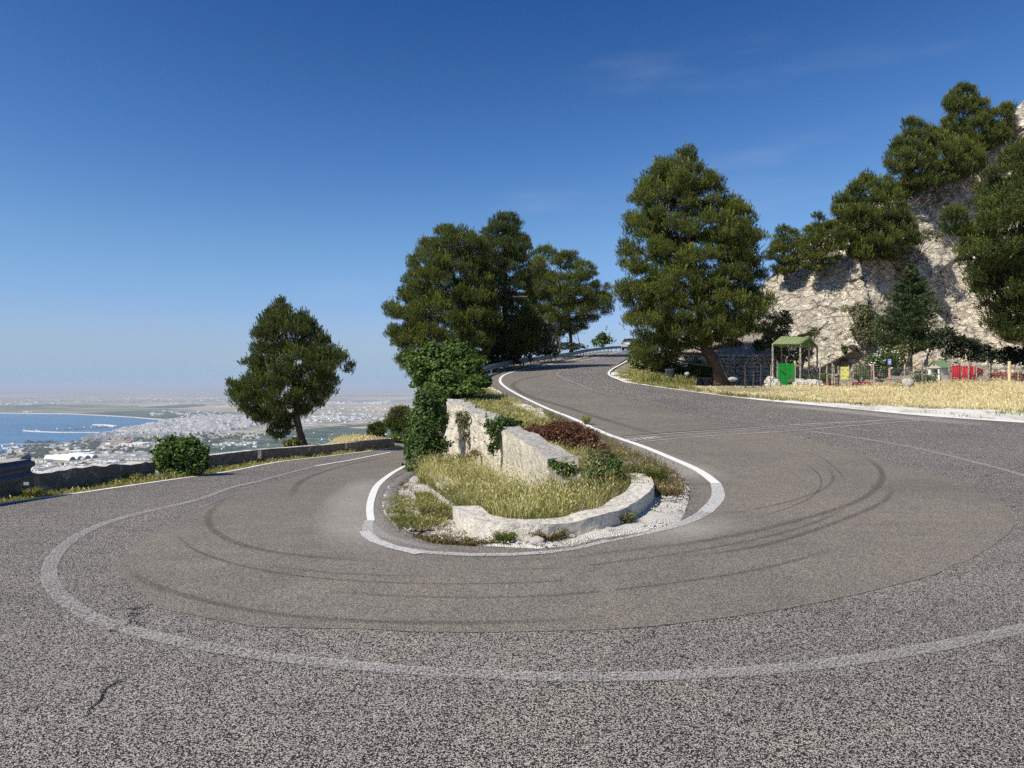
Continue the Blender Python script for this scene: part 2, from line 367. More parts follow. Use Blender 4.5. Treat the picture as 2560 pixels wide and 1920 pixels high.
M_WHITEFL = foliage('white_petals', (.60, .60, .52), (.75, .74, .68), (.85, .85, .80), .2, .7)
M_REDFL = foliage('red_petals', (.28, .012, .03), (.45, .02, .05), (.60, .06, .12), .2, .6)

def bark(name, lo, hi):
    m, t, b, o = newmat(name); c = coord(t)
    v = N(t, 'ShaderNodeMapping', {'Vector': c, 'Scale': (1, 1, .28)}).outputs[0]
    n = noise(t, v, 26, 6, .7, .5); e = voro(t, v, 16, 'DISTANCE_TO_EDGE', 'Distance')
    col = mix(t, ramp(t, e, [(0, (1, 1, 1)), (.10, (0, 0, 0))]), ramp(t, n, [(.3, lo), (.7, hi)]), tuple(x * .35 for x in lo))
    t.links.new(col, b.inputs['Base Color']); b.inputs['Roughness'].default_value = .95
    bump(t, b, math_(t, 'ADD', ramp(t, e, [(0, (0, 0, 0)), (.2, (1, 1, 1))]), n), .9, .03)
    return m
M_BARK = bark('pine_bark', (.085, .050, .035), (.24, .165, .12))
M_BARKG = bark('grey_bark', (.12, .105, .085), (.30, .27, .23))
M_WOOD = bark('weathered_wood', (.30, .25, .18), (.60, .53, .42))
M_GALV = simple('galvanised_steel', (.20, .22, .245), .55, .2, 5, .25, .05)
M_GALVD = simple('dull_steel', (.10, .11, .13), .55, .3, 6, .3, .05)
M_BLACK = simple('black_marker', (.012, .012, .014), .7, .1)

# ------------------------------------------------------------------ lie of the land
def sp(t, w=1.2):
    t = np.asarray(t, float); return w * np.logaddexp(0, t / w)
def zL(Y): return -0.05 * sp(Y - 8)
def zR(Y): return 0.073 * (sp(Y - 9.5) - sp(np.asarray(Y, float) - 92, 2.5))
def G(px, py, side='R'):
    """where the view ray of a pixel of the photograph meets the road surface"""
    fz = zL if side == 'L' else zR
    a, b = 1.0, 140.0; s = (960 - py) / F
    f = lambda Y: EYE + s * Y - float(fz(Y))
    ys = np.linspace(a, b, 1400); v = EYE + s * ys - fz(ys); k = np.argmax(v < 0)
    if v[k] >= 0: k = len(ys) - 1
    lo, hi = ys[max(k - 1, 0)], ys[k]
    for _ in range(40):
        m = (lo + hi) / 2
        if f(m) > 0: lo = m
        else: hi = m
    Y = (lo + hi) / 2
    return ((px - 1280) / F * Y, Y)
def P(px, py, Y): return ((px - 1280) / F * Y, Y, EYE + (960 - py) / F * Y)
def GL(L, side): return [G(x, y, side) for x, y in L]

def facet(u, v, cell, off, slope, seed=0):
    """broken, flat-faceted relief: every cell of a jittered grid is a little tilted plane"""
    gu, gv = np.floor(u / cell).astype(int), np.floor(v / cell).astype(int); best = np.full(u.shape, 1e9); out = np.zeros(u.shape)
    def hh(a, b, k): return _G[_P[(_P[(_P[(a + seed) & 4095] + b) & 4095] + k) & 4095]]
    for i in (-1, 0, 1):
        for j in (-1, 0, 1):
            a, b = gu + i, gv + j; su = (a + .1 + .8 * hh(a, b, 1)) * cell; s_v = (b + .1 + .8 * hh(a, b, 2)) * cell
            d = (u - su) ** 2 + (v - s_v) ** 2; k = d < best; best = np.where(k, d, best)
            out = np.where(k, (hh(a, b, 3) - .5) * off + (hh(a, b, 4) - .5) * slope * (u - su) + (hh(a, b, 5) - .5) * slope * (v - s_v), out)
    return out
def smooth_path(pts, step=.3, closed=False):
    p = np.array(pts, float)
    if closed: p = np.vstack([p[-1], p, p[0], p[1]])
    else: p = np.vstack([2 * p[0] - p[1], p, 2 * p[-1] - p[-2]])
    out = []
    for i in range(1, len(p) - 2):
        a, b, c, d = p[i - 1:i + 3]
        n = max(1, int(np.linalg.norm(c - b) / step))
        for k in range(n):
            # centripetal-like: clamp tangents to the segment length
            t = k / n; L = np.linalg.norm(c - b) + 1e-9
            m1 = (c - a) / 2; m2 = (d - b) / 2
            m1 *= min(1, L / (np.linalg.norm(m1) + 1e-9)); m2 *= min(1, L / (np.linalg.norm(m2) + 1e-9))
            h00 = 2 * t ** 3 - 3 * t ** 2 + 1; h10 = t ** 3 - 2 * t ** 2 + t; h01 = -2 * t ** 3 + 3 * t ** 2; h11 = t ** 3 - t ** 2
            out.append(h00 * b + h10 * m1 + h01 * c + h11 * m2)
    if not closed: out.append(p[-2])
    return np.array(out)
def relax(p, n=3):
    p = p.copy()
    for _ in range(n): p[1:-1] = p[1:-1] * .5 + (p[:-2] + p[2:]) * .25
    return p
def inpoly(x, y, poly):
    poly = np.asarray(poly, float); x = np.asarray(x, float); y = np.asarray(y, float); c = np.zeros(x.shape, bool)
    j = len(poly) - 1
    for i in range(len(poly)):
        xi, yi = poly[i]; xj, yj = poly[j]
        if yi != yj:
            c ^= ((yi > y) != (yj > y)) & (x < (xj - xi) * (y - yi) / (yj - yi) + xi)
        j = i
    return c
def offset(p, d):
    """shift an open path sideways by d (positive = to its left)"""
    p = np.asarray(p, float); t = np.gradient(p, axis=0); t /= np.linalg.norm(t, axis=1)[:, None] + 1e-9
    return p + np.stack([-t[:, 1], t[:, 0]], 1) * (d if np.isscalar(d) else np.asarray(d)[:, None])

# outer edge line of the left leg, far end first, then round behind the camera and up the right leg
LEFT_LINE = GL([(1009, 1117), (818, 1141), (703, 1154), (565, 1180), (376, 1207), (203, 1232), (0, 1260)], 'L')
RIGHT_LINE = GL([(2560, 1057), (2372, 1044), (2280, 1037), (2080, 1017), (1880, 998), (1700, 975), (1565, 956), (1524, 938), (1529, 924), (1575, 897)], 'R')
FAR_RIGHT = [(9.6, 60), (12.8, 72), (17.5, 86), (23, 100), (30, 112)]
BEHIND = [(-6.9, 7.5), (-6.4, 5.0), (-5.2, 2.0), (-3, -.6), (0.5, -1.8), (4.5, -1.6), (8.5, .2), (12, 3.5), (14.6, 8), (15.3, 13), (14.6, 16.3)]
outer = smooth_path([tuple(p) for p in LEFT_LINE] + BEHIND + [tuple(p) for p in RIGHT_LINE[:-1]] + FAR_RIGHT, .5)
LL = relax(smooth_path(LEFT_LINE, .5)); RL = relax(smooth_path(RIGHT_LINE, .5), 4)
# inner edge of the pavement, from the crest of the right leg down round the island and off along the left leg
INNER_R = [(24, 108), (18.0, 98), (13.0, 87)] + GL([(1440, 895), (1331, 910), (1290, 922), (1225, 936), (1217, 952), (1232, 970), (1280, 990), (1340, 1014), (1400, 1046), (1470, 1076), (1545, 1108),
         (1624, 1146), (1690, 1180), (1722, 1222), (1718, 1265), (1700, 1303), (1654, 1323), (1553, 1338), (1427, 1356), (1340, 1363)], 'R')
INNER_L = GL([(1231, 1365), (1141, 1361), (1087, 1352), (1005, 1327), (966, 1290), (958, 1245), (985, 1205), (1035, 1173)], 'L') + [(-2.5, 18), (-2.75, 22), (-3.0, 26), (-2.9, 31), (-2.6, 35), (-2.2, 39)]
inner = smooth_path(INNER_R + INNER_L, .3)
XC_Y = [0, 7, 10.5, 13.7, 21.2, 26, 33, 37, 42.5, 50, 61, 70, 86, 100, 115]
XC_X = [.9, .9, .95, .25, -1.45, -1.6, -1.9, -2.1, -2.3, -1.6, 2.2, 5.4, 10, 16, 25]
XL_Y = [-6, 2, 5, 7.5] + [p[1] for p in LEFT_LINE[::-1]] + [40, 60, 90]
XL_X = [-3, -5.2, -6.4, -6.9] + [p[0] for p in LEFT_LINE[::-1]] + [-5.5, -7, -8]
XR_Y = [-6, 3.5, 8, 13, 16.3] + [p[1] for p in RIGHT_LINE[:-1]] + [60, 72, 86, 100, 112]
XR_X = [10, 12, 14.6, 15.3, 14.6] + [p[0] for p in RIGHT_LINE[:-1]] + [9.6, 12.8, 17.5, 23, 30]
def sstep(t): t = np.clip(t, 0, 1); return t * t * (3 - 2 * t)
def zfun(x, y):
    x = np.asarray(x, float); y = np.asarray(y, float)
    xc = np.interp(y, XC_Y, XC_X); w = np.interp(y, [12, 22, 34, 45], [.35, .5, 2.4, 7])
    right = zR(y)
    xr = np.interp(y, XR_Y, XR_X)
    gard = 1.52 + .25 * sp(y - 37.5, .6) * .35 - np.clip(y - 60, 0, 200) * .02
    gard = np.minimum(right, gard)
    right = right + (gard - right) * sstep((x - xr - .8) / 3.2)
    left = zL(y) - .0 * x
    left = left - .55 * np.clip(y - 37, 0, None)
    xl = np.interp(y, XL_Y, XL_X) - 1.9
    over = np.clip(xl - x, 0, None)
    mound = np.exp(-((x + 7.6) / 1.8) ** 2 - ((y - 35.5) / 5.5) ** 2) * .22
    left = left + mound - .62 * np.clip(over - 1.6 * np.exp(-((y - 35) / 6) ** 2), 0, None)
    s = sstep((x - (xc - w)) / w)
    z = left + (right - left) * s
    # the ground falls away behind the camera and past the crest of the road
    z = z - .5 * np.clip(-4 - y, 0, None) - .45 * np.clip(y - 116, 0, None)
    return np.maximum(z, -322)

# ------------------------------------------------------------------ ground, road and what lies on it
def axis(*segs):
    out = []
    for a, b, s in segs: out += list(np.arange(a, b - 1e-6, s))
    return np.array(out + [segs[-1][1]])
gx = axis((-700, -40, 20), (-40, -12, 2), (-12, 22, .35), (22, 60, 1.5), (60, 400, 20))
gy = axis((-600, -20, 20), (-20, -4, 2), (-4, 46, .35), (46, 122, 1), (122, 800, 20))
GX, GY = np.meshgrid(gx, gy)
gz = zfun(GX, GY) - .06 - .05 * np.abs(fbm(GX * .9, GY * .9)) + np.where(GX < np.interp(GY, XL_Y, XL_X) - 3, fbm(GX * .25, GY * .25) * .6 - .3, 0)
M_GROUND = gravel('hillside_ground', (.20, .17, .12), (.40, .36, .28), 22, (.13, .12, .055), .50)
tag(grid_mesh('ground', np.stack([GX, GY, gz], -1).reshape(-1, 3), len(gx), len(gy), M_GROUND), kind='structure')

def sheet(name, poly, mat, dz, step=.6, bump_h=None, edge=None, zf=None, kind='structure', parent=None):
    poly = np.asarray(poly, float); zf = zf or zfun
    keep = [0]
    for i in range(1, len(poly)):
        if np.linalg.norm(poly[i] - poly[keep[-1]]) > .02: keep.append(i)
    poly = poly[keep]
    if np.linalg.norm(poly[0] - poly[-1]) < .02: poly = poly[:-1]
    x0, y0 = poly.min(0); x1, y1 = poly.max(0)
    X, Y = np.meshgrid(np.arange(x0, x1, step), np.arange(y0, y1, step)); X = X.ravel(); Y = Y.ravel()
    X = X + rng.uniform(-.2, .2, X.size) * step; Y = Y + rng.uniform(-.2, .2, Y.size) * step
    k = inpoly(X, Y, poly)
    seg = poly
    n = len(poly)
    co = [Vector((a, b)) for a, b in poly] + [Vector((a, b)) for a, b in zip(X[k], Y[k])]
    r = delaunay_2d_cdt(co, [(i, (i + 1) % n) for i in range(n)], [], 1, 1e-5)
    vv = np.array([(v.x, v.y) for v in r[0]]); fc = [tuple(f) for f in r[2]]
    z = zf(vv[:, 0], vv[:, 1]) + dz
    if bump_h is not None:
        orig_edge = np.array([any(i < n for i in o) for o in r[3]]) if len(r[3]) else np.zeros(len(vv), bool)
        h = bump_h(vv[:, 0], vv[:, 1]); z = z + np.where(orig_edge, edge if edge is not None else 0, h)
    me = bpy.data.meshes.new(name); me.from_pydata([(a, b, c) for (a, b), c in zip(vv, z)], [], fc); me.update()
    import bmesh
    bm = bmesh.new(); bm.from_mesh(me)
    for f in bm.faces:
        f.smooth = True
        if f.normal.z < 0: f.normal_flip()
    bm.to_mesh(me); bm.free()
    o = link(name, me, mat, parent)
    if kind: tag(o, kind=kind)
    return o
wob = lambda p, a, s, sd=0: p + np.stack([fbm(p[:, 0] * s + sd, p[:, 1] * s), fbm(p[:, 0] * s, p[:, 1] * s + 31 + sd)], 1) * a
road_poly = np.vstack([wob(outer, .05, 3), wob(inner, .035, 4)])
sheet('road', road_poly, M_ASPH, 0.0, .6)

PL = smooth_path(GL([(1009, 1127), (876, 1158), (780, 1180), (640, 1217), (492, 1281), (419, 1310), (333, 1365), (295, 1408), (289, 1430), (325, 1473), (404, 1517), (521, 1547), (651, 1569), (900, 1577)], 'L'), .3)
PR = smooth_path(GL([(900, 1577), (1270, 1581), (1500, 1575), (1735, 1556), (2065, 1502), (2283, 1451), (2419, 1400), (2500, 1350), (2540, 1300), (2500, 1257), (2419, 1214), (2303, 1175), (2167, 1140), (2050, 1105), (1933, 1080),
        (1855, 1072), (1748, 1043), (1626, 1016), (1529, 994), (1470, 977), (1415, 957), (1388, 941), (1390, 928), (1425, 911), (1475, 897)], 'R'), .3)
innr = inner[np.argmin(np.linalg.norm(inner - np.array(G(1440, 895)), axis=1)):]
end = int(np.argmax((innr[:, 0] < -2) & (innr[:, 1] > 22)))
patch_poly = np.vstack([PL, PR[1:], wob(offset(innr[:end], .02 if False else 0), .0, 1)])
# stay 6 cm inside the pavement edge
ci = offset(innr[:end], 0.0)
cen = ci.copy(); tn = np.gradient(ci, axis=0); tn /= np.linalg.norm(tn, axis=1)[:, None]
left_n = np.stack([-tn[:, 1], tn[:, 0]], 1)
mid_ = np.array([.3, 6.0]); kf = np.argmin(np.linalg.norm(ci - np.array(G(1300, 1364)), axis=1))
sgn = np.sign(np.dot(mid_ - ci[kf], left_n[kf])) or 1
road_side = sgn
strip = lambda d: ci + left_n * sgn * d
patch_poly = np.vstack([wob(PL, .05, 6), wob(PR[1:], .05, 6), strip(.12)])
sheet('road_patch', patch_poly, M_PATCH, .004, .6)

def ribbon(name, path, width, mat, dz=.008, step=.25, taper=None, tint_prof=None, kind='structure', wobb=0, ncross=2):
    p = relax(smooth_path(path, step), 2) if step else np.asarray(path)
    w = width if np.isscalar(width) else np.interp(np.linspace(0, 1, len(p)), np.linspace(0, 1, len(width)), width)
    w = np.full(len(p), w) if np.isscalar(w) else w
    if wobb: p = p + np.stack([fbm(p[:, 0] * 2, p[:, 1] * 2), fbm(p[:, 0] * 2 + 9, p[:, 1] * 2)], 1) * wobb
    us = np.linspace(-.5, .5, ncross); V = []
    T = []
    for u in us:
        q = offset(p, w * u); V.append(np.column_stack([q, zfun(q[:, 0], q[:, 1]) + dz]))
        ends = np.clip(np.minimum(np.arange(len(p)), np.arange(len(p))[::-1]) / max(3, len(p) * .18), 0, 1)
        T.append((1 - (2 * u) ** 2 if ncross > 2 else 1) * ends)
    V = np.stack(V, 1).reshape(-1, 3); T = np.stack(T, 1).ravel()
    o = grid_mesh(name, V, ncross, len(p), mat, tint=T)
    return tag(o, kind=kind)
# edge lines
ribbon('road_marking', LEFT_LINE, .12, M_PAINT, .008)
ribbon('road_marking', [tuple(p) for p in RIGHT_LINE[:7]], .11, M_PAINT, .008)
ribbon('road_marking', [tuple(p) for p in RIGHT_LINE[6:]] + [(9.1, 60)], .13, M_PAINT, .0085)
in_left = GL([(1012, 1166), (980, 1184), (944, 1214), (928, 1250), (924, 1282), (928, 1304)], 'L')
ribbon('road_marking', GL([(927, 1296), (944, 1322), (1000, 1350), (1090, 1366)], 'R'), .11, M_PAINT_OLD, .013)
ribbon('road_marking', GL([(912, 1318), (925, 1344), (965, 1365), (1050, 1380)], 'R'), .12, M_PAINT_THIN, .0155)
ribbon('road_marking', [G(1030, 1157, 'L')] + in_left, [.10, .11, .115, .115, .09], M_PAINT, .012)
in_front = GL([(924, 1284), (914, 1304), (914, 1324), (925, 1346), (965, 1366), (1050, 1381), (1177, 1388), (1305, 1384), (1432, 1370), (1520, 1354)], 'R')
ribbon('road_marking', in_front, [.11, .125, .125, .115, .09], M_PAINT_MID, .014)
in_right = GL([(1480, 1363), (1602, 1339), (1709, 1311), (1764, 1281), (1797, 1243), (1789, 1209), (1751, 1179), (1687, 1150), (1602, 1115), (1517, 1086), (1432, 1047), (1369, 1022), (1305, 992), (1262, 967), (1250, 951), (1262, 937), (1305, 924), (1446, 897)], 'R') + [(9.0, 74), (14.0, 88)]
ribbon('road_marking', in_right[:4], [.04, .08, .13, .17], M_PAINT_MID, .0105)
ribbon('road_marking', in_right[3:6], [.17, .18, .155], M_PAINT_THIN, .010)
ribbon('road_marking', in_right[5:], [.15, .135, .125, .125, .125, .13, .13, .13], M_PAINT, .010)
cl = GL([(977, 1131), (876, 1151), (789, 1166), (720, 1184), (640, 1206), (578, 1220), (492, 1252), (376, 1278), (260, 1310), (188, 1345), (145, 1379)], 'L') + \
     GL([(121, 1417), (117, 1443), (143, 1482), (217, 1543), (347, 1586), (477, 1614), (651, 1643), (900, 1669), (1270, 1693), (1735, 1692), (2083, 1663), (2314, 1626), (2560, 1574)], 'R') + \
     [(4.9, 5.5), (6.4, 7.0), (7.6, 8.8)] + GL([(2560, 1190), (2419, 1152), (2283, 1120), (2167, 1099), (2030, 1080)], 'R')
ribbon('road_marking', cl[4:], .12, M_PAINT_OLD, .012)
ribbon('road_marking', cl[:3], .10, M_PAINT, .013)
ribbon('road_marking', cl[2:6], .11, M_PAINT_OLD, .013)
ribbon('road_marking', GL([(2030, 1080), (1933, 1064), (1740, 1035), (1626, 1004), (1529, 986), (1480, 976)], 'R'), .11, M_PAINT_WORN, .012)
ribbon('road_marking', GL([(1480, 976), (1450, 963), (1406, 945), (1393, 938), (1398, 930), (1435, 917), (1473, 906), (1540, 883)], 'R'), .12, M_PAINT_OLD, .012)
ribbon('road_marking', GL([(1450, 902), (1480, 897), (1530, 884), (1562, 877)], 'R'), .1, M_PAINT, .016)
# the old finish of a race: two stripes, a thin one and lettering between them
ribbon('road_marking', GL([(1560, 1094), (1700, 1083), (1840, 1074), (1972, 1064), (2361, 1044)], 'R'), .06, M_PAINT_MID, .016)
ribbon('road_marking', GL([(1566, 1100), (1700, 1090), (1840, 1079), (1972, 1068), (2200, 1054)], 'R'), .08, M_PAINT_OLD, .016)
ribbon('road_marking', GL([(1600, 1106), (1720, 1095), (1840, 1087), (1972, 1079), (2150, 1064), (2361, 1047)], 'R'), .04, M_PAINT_MID, .016)
ribbon('road_crack', GL([(1556, 1092), (1700, 1080.5), (1840, 1072), (1972, 1062)], 'R'), .035, simple('crack_tar', (.02, .018, .017)), .015)
def letters(word, a, b, h, mat, dz):
    """block capitals laid on the asphalt between two ground points"""
    strokes = {'S': [((1, 1), (0, 1)), ((0, 1), (0, .5)), ((0, .5), (1, .5)), ((1, .5), (1, 0)), ((1, 0), (0, 0))], 'T': [((0, 1), (1, 1)), ((.5, 1), (.5, 0))],
               'A': [((0, 0), (.5, 1)), ((.5, 1), (1, 0)), ((.25, .45), (.75, .45))], 'R': [((0, 0), (0, 1)), ((0, 1), (1, 1)), ((1, 1), (1, .5)), ((1, .5), (0, .5)), ((.4, .5), (1, 0))]}
    a = np.array(a); b = np.array(b); d = (b - a) / np.linalg.norm(b - a); nrm = np.array([-d[1], d[0]]); L = np.linalg.norm(b - a)
    cw = L / len(word); mb = MB()
    for i, ch in enumerate(word):
        o = a + d * cw * i
        for p, q in strokes[ch]:
            p = o + d * p[0] * cw * .62 + nrm * p[1] * h; q = o + d * q[0] * cw * .62 + nrm * q[1] * h
            e = (q - p) / (np.linalg.norm(q - p) + 1e-9); s_ = np.array([-e[1], e[0]]) * .018; p = p - e * .015; q = q + e * .015
            V = [(*k, float(zfun(k[0], k[1])) + dz) for k in (p - s_, q - s_, q + s_, p + s_)]
            dz += .0006
            mb.add(V, [(0, 1, 2, 3)])
    return tag(mb.build('road_lettering', mat), kind='structure')
letters('START', G(1582, 1104), G(1664, 1097.5), .26, M_PAINT_THIN, .018)
# tyre traces
sk = [([(1180, 1420), (1400, 1418), (1650, 1392), (1850, 1358), (2010, 1318), (2120, 1270)], .12), ([(430, 1330), (500, 1385), (640, 1425), (820, 1450), (1100, 1462), (1400, 1455), (1700, 1425)], .10), ([(760, 1470), (1000, 1490), (1300, 1492), (1600, 1470), (1900, 1425), (2100, 1370)], .12), ([(2000, 1150), (2050, 1190), (2040, 1235), (1960, 1275), (1800, 1320)], .07),
      ([(2085, 1125), (2150, 1140), (2195, 1165), (2206, 1195), (2180, 1232), (2110, 1268), (1990, 1303), (1850, 1338), (1700, 1362), (1500, 1385), (1330, 1394), (1150, 1400)], .22),
      ([(2232, 1210), (2222, 1245), (2170, 1275), (2060, 1318), (1930, 1360), (1790, 1385), (1600, 1400)], .17),
      ([(1960, 1120), (2040, 1138), (2090, 1172), (2120, 1210)], .07), ([(2070, 1165), (2085, 1195), (2070, 1218), (1990, 1250), (1900, 1272), (1780, 1290)], .12),
      ([(560, 1250), (522, 1285), (525, 1320), (560, 1346), (640, 1375), (760, 1392), (900, 1403), (1050, 1408)], .2),
      ([(600, 1232), (565, 1250), (530, 1262), (470, 1290)], .08),
      ([(305, 1400), (318, 1430), (400, 1470), (540, 1510), (650, 1532), (900, 1553), (1280, 1556), (1560, 1540)], .17),
      ([(640, 1404), (760, 1425), (950, 1436), (1180, 1438)], .09),
      ([(1400, 930), (1290, 955), (1310, 985), (1420, 1020), (1600, 1075), (1800, 1120)], .5), ([(1000, 1135), (860, 1165), (760, 1200), (720, 1250)], .3)]
for L, w in sk:
    ribbon('tyre_mark', GL(L, 'R' if L[0][0] > 1280 or L[0][1] > 1390 else 'L'), w * .6, M_SKID, .006, ncross=5)
for L, w in [([(1500, 1105), (1590, 1140), (1690, 1175), (1750, 1210)], 1.3), ([(1080, 1400), (1000, 1385), (900, 1345), (880, 1290), (890, 1240), (940, 1195)], .8), ([(1560, 1360), (1700, 1330), (1850, 1290)], .7),
             ([(1900, 1010), (2060, 1024), (2250, 1043), (2500, 1066)], .9)]:
    ribbon('road_dust', GL(L, 'R' if L[0][0] > 1200 else 'L'), w * 1.2, M_DUST, .0065, ncross=7)
# crack in the foreground
ribbon('road_crack', GL([(218, 1790), (228, 1770), (250, 1755), (247, 1738), (262, 1722), (300, 1700), (318, 1690)], 'R'), [.004, .009, .007, .010, .004], simple('crack_dark', (.012, .011, .01)), .006, step=.02, wobb=.05)

# ------------------------------------------------------------------ the island between the two legs
ia = np.argmin(np.linalg.norm(inner - np.array(G(1225, 936)), axis=1)); ib = np.argmax((inner[:, 0] < -2) & (inner[:, 1] > 26))
isl = inner[ia:ib]
sh = sheet('island_gravel', wob(isl, .05, 5, 3), M_GRAVEL, .0, .16, lambda x, y: np.where(np.abs(x - np.interp(y, XC_Y, XC_X)) < 5, .012 + .02 * fbm(x * 3, y * 3) + .05 * np.clip(fbm(x * 1.1, y * 1.1), 0, 1), 0), -.01)
# darker grit shoulder on the right-hand side and grass soil
rs = GL([(1225, 936), (1217, 952), (1232, 970), (1280, 990), (1340, 1014), (1400, 1046), (1470, 1076), (1545, 1108), (1624, 1146), (1690, 1180), (1722, 1222), (1712, 1262)], 'R')
rs_p = smooth_path(rs, .3); rs_in = offset(rs_p, np.interp(np.linspace(0, 1, len(rs_p)), [0, .3, .7, 1], [.8, .7, .55, .3]) * (1 if np.dot(offset(rs_p, 1)[5] - rs_p[5], [-1, 0]) > 0 else -1))
sheet('shoulder_gravel', np.vstack([rs_p, rs_in[::-1]]), M_SHOULDER, .006, .2, lambda x, y: .03 + .02 * fbm(x * 4, y * 4), .002)

ls_p = smooth_path(GL([(1035, 1173), (985, 1205), (958, 1245), (966, 1290), (1005, 1327), (1087, 1352), (1160, 1362)], 'L'), .2)
ls_s = 1 if np.dot(offset(ls_p, 1)[8] - ls_p[8], [1, 0]) > 0 else -1
ls_in = wob(offset(ls_p, np.interp(np.linspace(0, 1, len(ls_p)), [0, .25, .7, 1], [.12, .26, .24, .05]) * ls_s), .10, 3)
sheet('shoulder_gravel', np.vstack([ls_p, ls_in[::-1]]), M_SHOULDER, .012, .12, lambda x, y: .04 + .02 * fbm(x * 4, y * 4), .002)
def norm2(v): return v / (np.linalg.norm(v, axis=1, keepdims=True) + 1e-9)
def wall_strip(name, left, right, ztop_l, zbot, mat, nseg=None, jitter=.02, parent=None, seed=0, nz=7, ends=True, rough=0):
    """masonry wall: two plan outlines, top height per point, rough faces"""
    n = len(left); cols = []
    prof = [(0, k / (nz - 1)) for k in range(nz)] + [(u, 1.0) for u in (.33, .66)] + [(1, 1 - k / (nz - 1)) for k in range(nz)]
    V = []
    for i in range(n):
        L, Rr = np.array(left[i]), np.array(right[i]); zb = zbot[i]; zt = ztop_l[i]
        for u, v in prof:
            x, y = L + (Rr - L) * u; V.append((x, y, zb + (zt - zb) * v))
    V = np.array(V); m = len(prof)
    q = V * 2.2 + seed
    d = np.stack([fbm(q[:, 0], q[:, 1], q[:, 2]), fbm(q[:, 0] + 40, q[:, 1], q[:, 2]), fbm(q[:, 0], q[:, 1] + 40, q[:, 2])], 1)
    q2 = V * 9; d2 = np.stack([fbm(q2[:, 0], q2[:, 1], q2[:, 2]), fbm(q2[:, 0] + 40, q2[:, 1], q2[:, 2]), fbm(q2[:, 0], q2[:, 1] + 40, q2[:, 2])], 1)
    V = V + d * jitter * 2.2 + d2 * jitter * 1.1
    if rough:
        Lp, Rp = np.array(left, float), np.array(right, float); s_ = np.repeat(np.r_[0, np.cumsum(np.linalg.norm(np.diff(Lp, axis=0), axis=1))], m); nn = np.repeat(norm2(Lp - Rp), m, axis=0); U = np.tile(np.array([1 - 2 * u for u, v in prof]), n)
        f = facet(s_ + .3 * V[:, 2], V[:, 2] * 1.2, .42, rough, rough * 1.6, seed) + facet(s_, V[:, 2] + .2 * s_, .17, rough * .45, rough * 2.2, seed + 5)
        V[:, :2] += nn * (f * np.sign(U + 1e-9) * (np.abs(U) > .9))[:, None]
        V[:, 2] += np.tile(np.array([1.0 if v == 1 else 0 for u, v in prof]), n) * facet(s_, s_ * 0 + seed, .5, rough * 1.5, rough, seed + 9)
    F_ = [(i * m + j, i * m + j + 1, (i + 1) * m + j + 1, (i + 1) * m + j) for i in range(n - 1) for j in range(m - 1)]
    mb = MB(); mb.v = [tuple(p) for p in V]; mb.f = F_ + [tuple(range(m)), tuple((n - 1) * m + j for j in range(m))[::-1]]; mb.m = [0] * len(mb.f)
    return mb.build(name, mat, parent, smooth=False)
def wall_path(name, path, width, h, mat, step=.12, base=-.12, jitter=.018, side=1, h_fun=None, parent=None, seed=0, zabs=None):
    p = smooth_path(path, step); q = offset(p, width * side)
    z0 = zfun((p[:, 0] + q[:, 0]) / 2, (p[:, 1] + q[:, 1]) / 2)
    s = np.linspace(0, 1, len(p))
    hh = h_fun(s) if h_fun else np.full(len(p), h)
    zt = (z0 + hh) if zabs is None else zabs(p[:, 1], s)
    return wall_strip(name, p, q, zt, z0 + base, mat, jitter=jitter, parent=parent, seed=seed)

# retaining wall in two lengths; the near one ends in a squared block
def wtop(y): return .55 + .05 * (y - 10.5)
def onwall(px, py):
    s = (960 - py) / F; Y = (EYE - (.55 - .525)) / (.05 - s); return ((px - 1280) / F * Y, Y)
A0 = onwall(1255, 1071); A1 = onwall(1372, 1141)
near_wall = empty('retaining_wall', 'thick pale masonry wall with squared block end rising out of the island weeds', 'wall')
zb = lambda p: zL(p[:, 1]) - .2
p = smooth_path([A1, ((A0[0] + A1[0]) / 2, (A0[1] + A1[1]) / 2), (A0[0] - .1, A0[1] + .35)], .07); q = offset(p, -.43)
wall_strip('masonry', p, q, wtop(p[:, 1]), zb(p) - .1, M_PLASTER, jitter=.020, rough=.028, parent=near_wall, seed=3, nz=20)
# the lower block under its end
fb = MB(); fb.box((A1[0] + .30, A1[1] - .06, .06), (.40, .26, .52), rz=-.25, jit=.015); fb.build('foot_block', M_STONE, near_wall, bevel=.03)
B0 = onwall(1122, 1003); B1 = onwall(1248, 1074)
p = smooth_path([(B1[0] + .02, B1[1] + .05), ((B0[0] + B1[0]) / 2 - .04, (B0[1] + B1[1]) / 2), B0, (-2.0, 24), (-2.05, 28)], .09); q = offset(p, -.46)
far_wall = empty('retaining_wall', 'weathered cream masonry wall half hidden by creeper below the upper road', 'wall')
wall_strip('masonry', p, q, wtop(p[:, 1]) + .03 + .05 * fbm(p[:, 1] * 1.3, 0 * p[:, 1]), zb(p) - .3, M_PLASTER, jitter=.036, rough=.075, parent=far_wall, seed=9, nz=26)
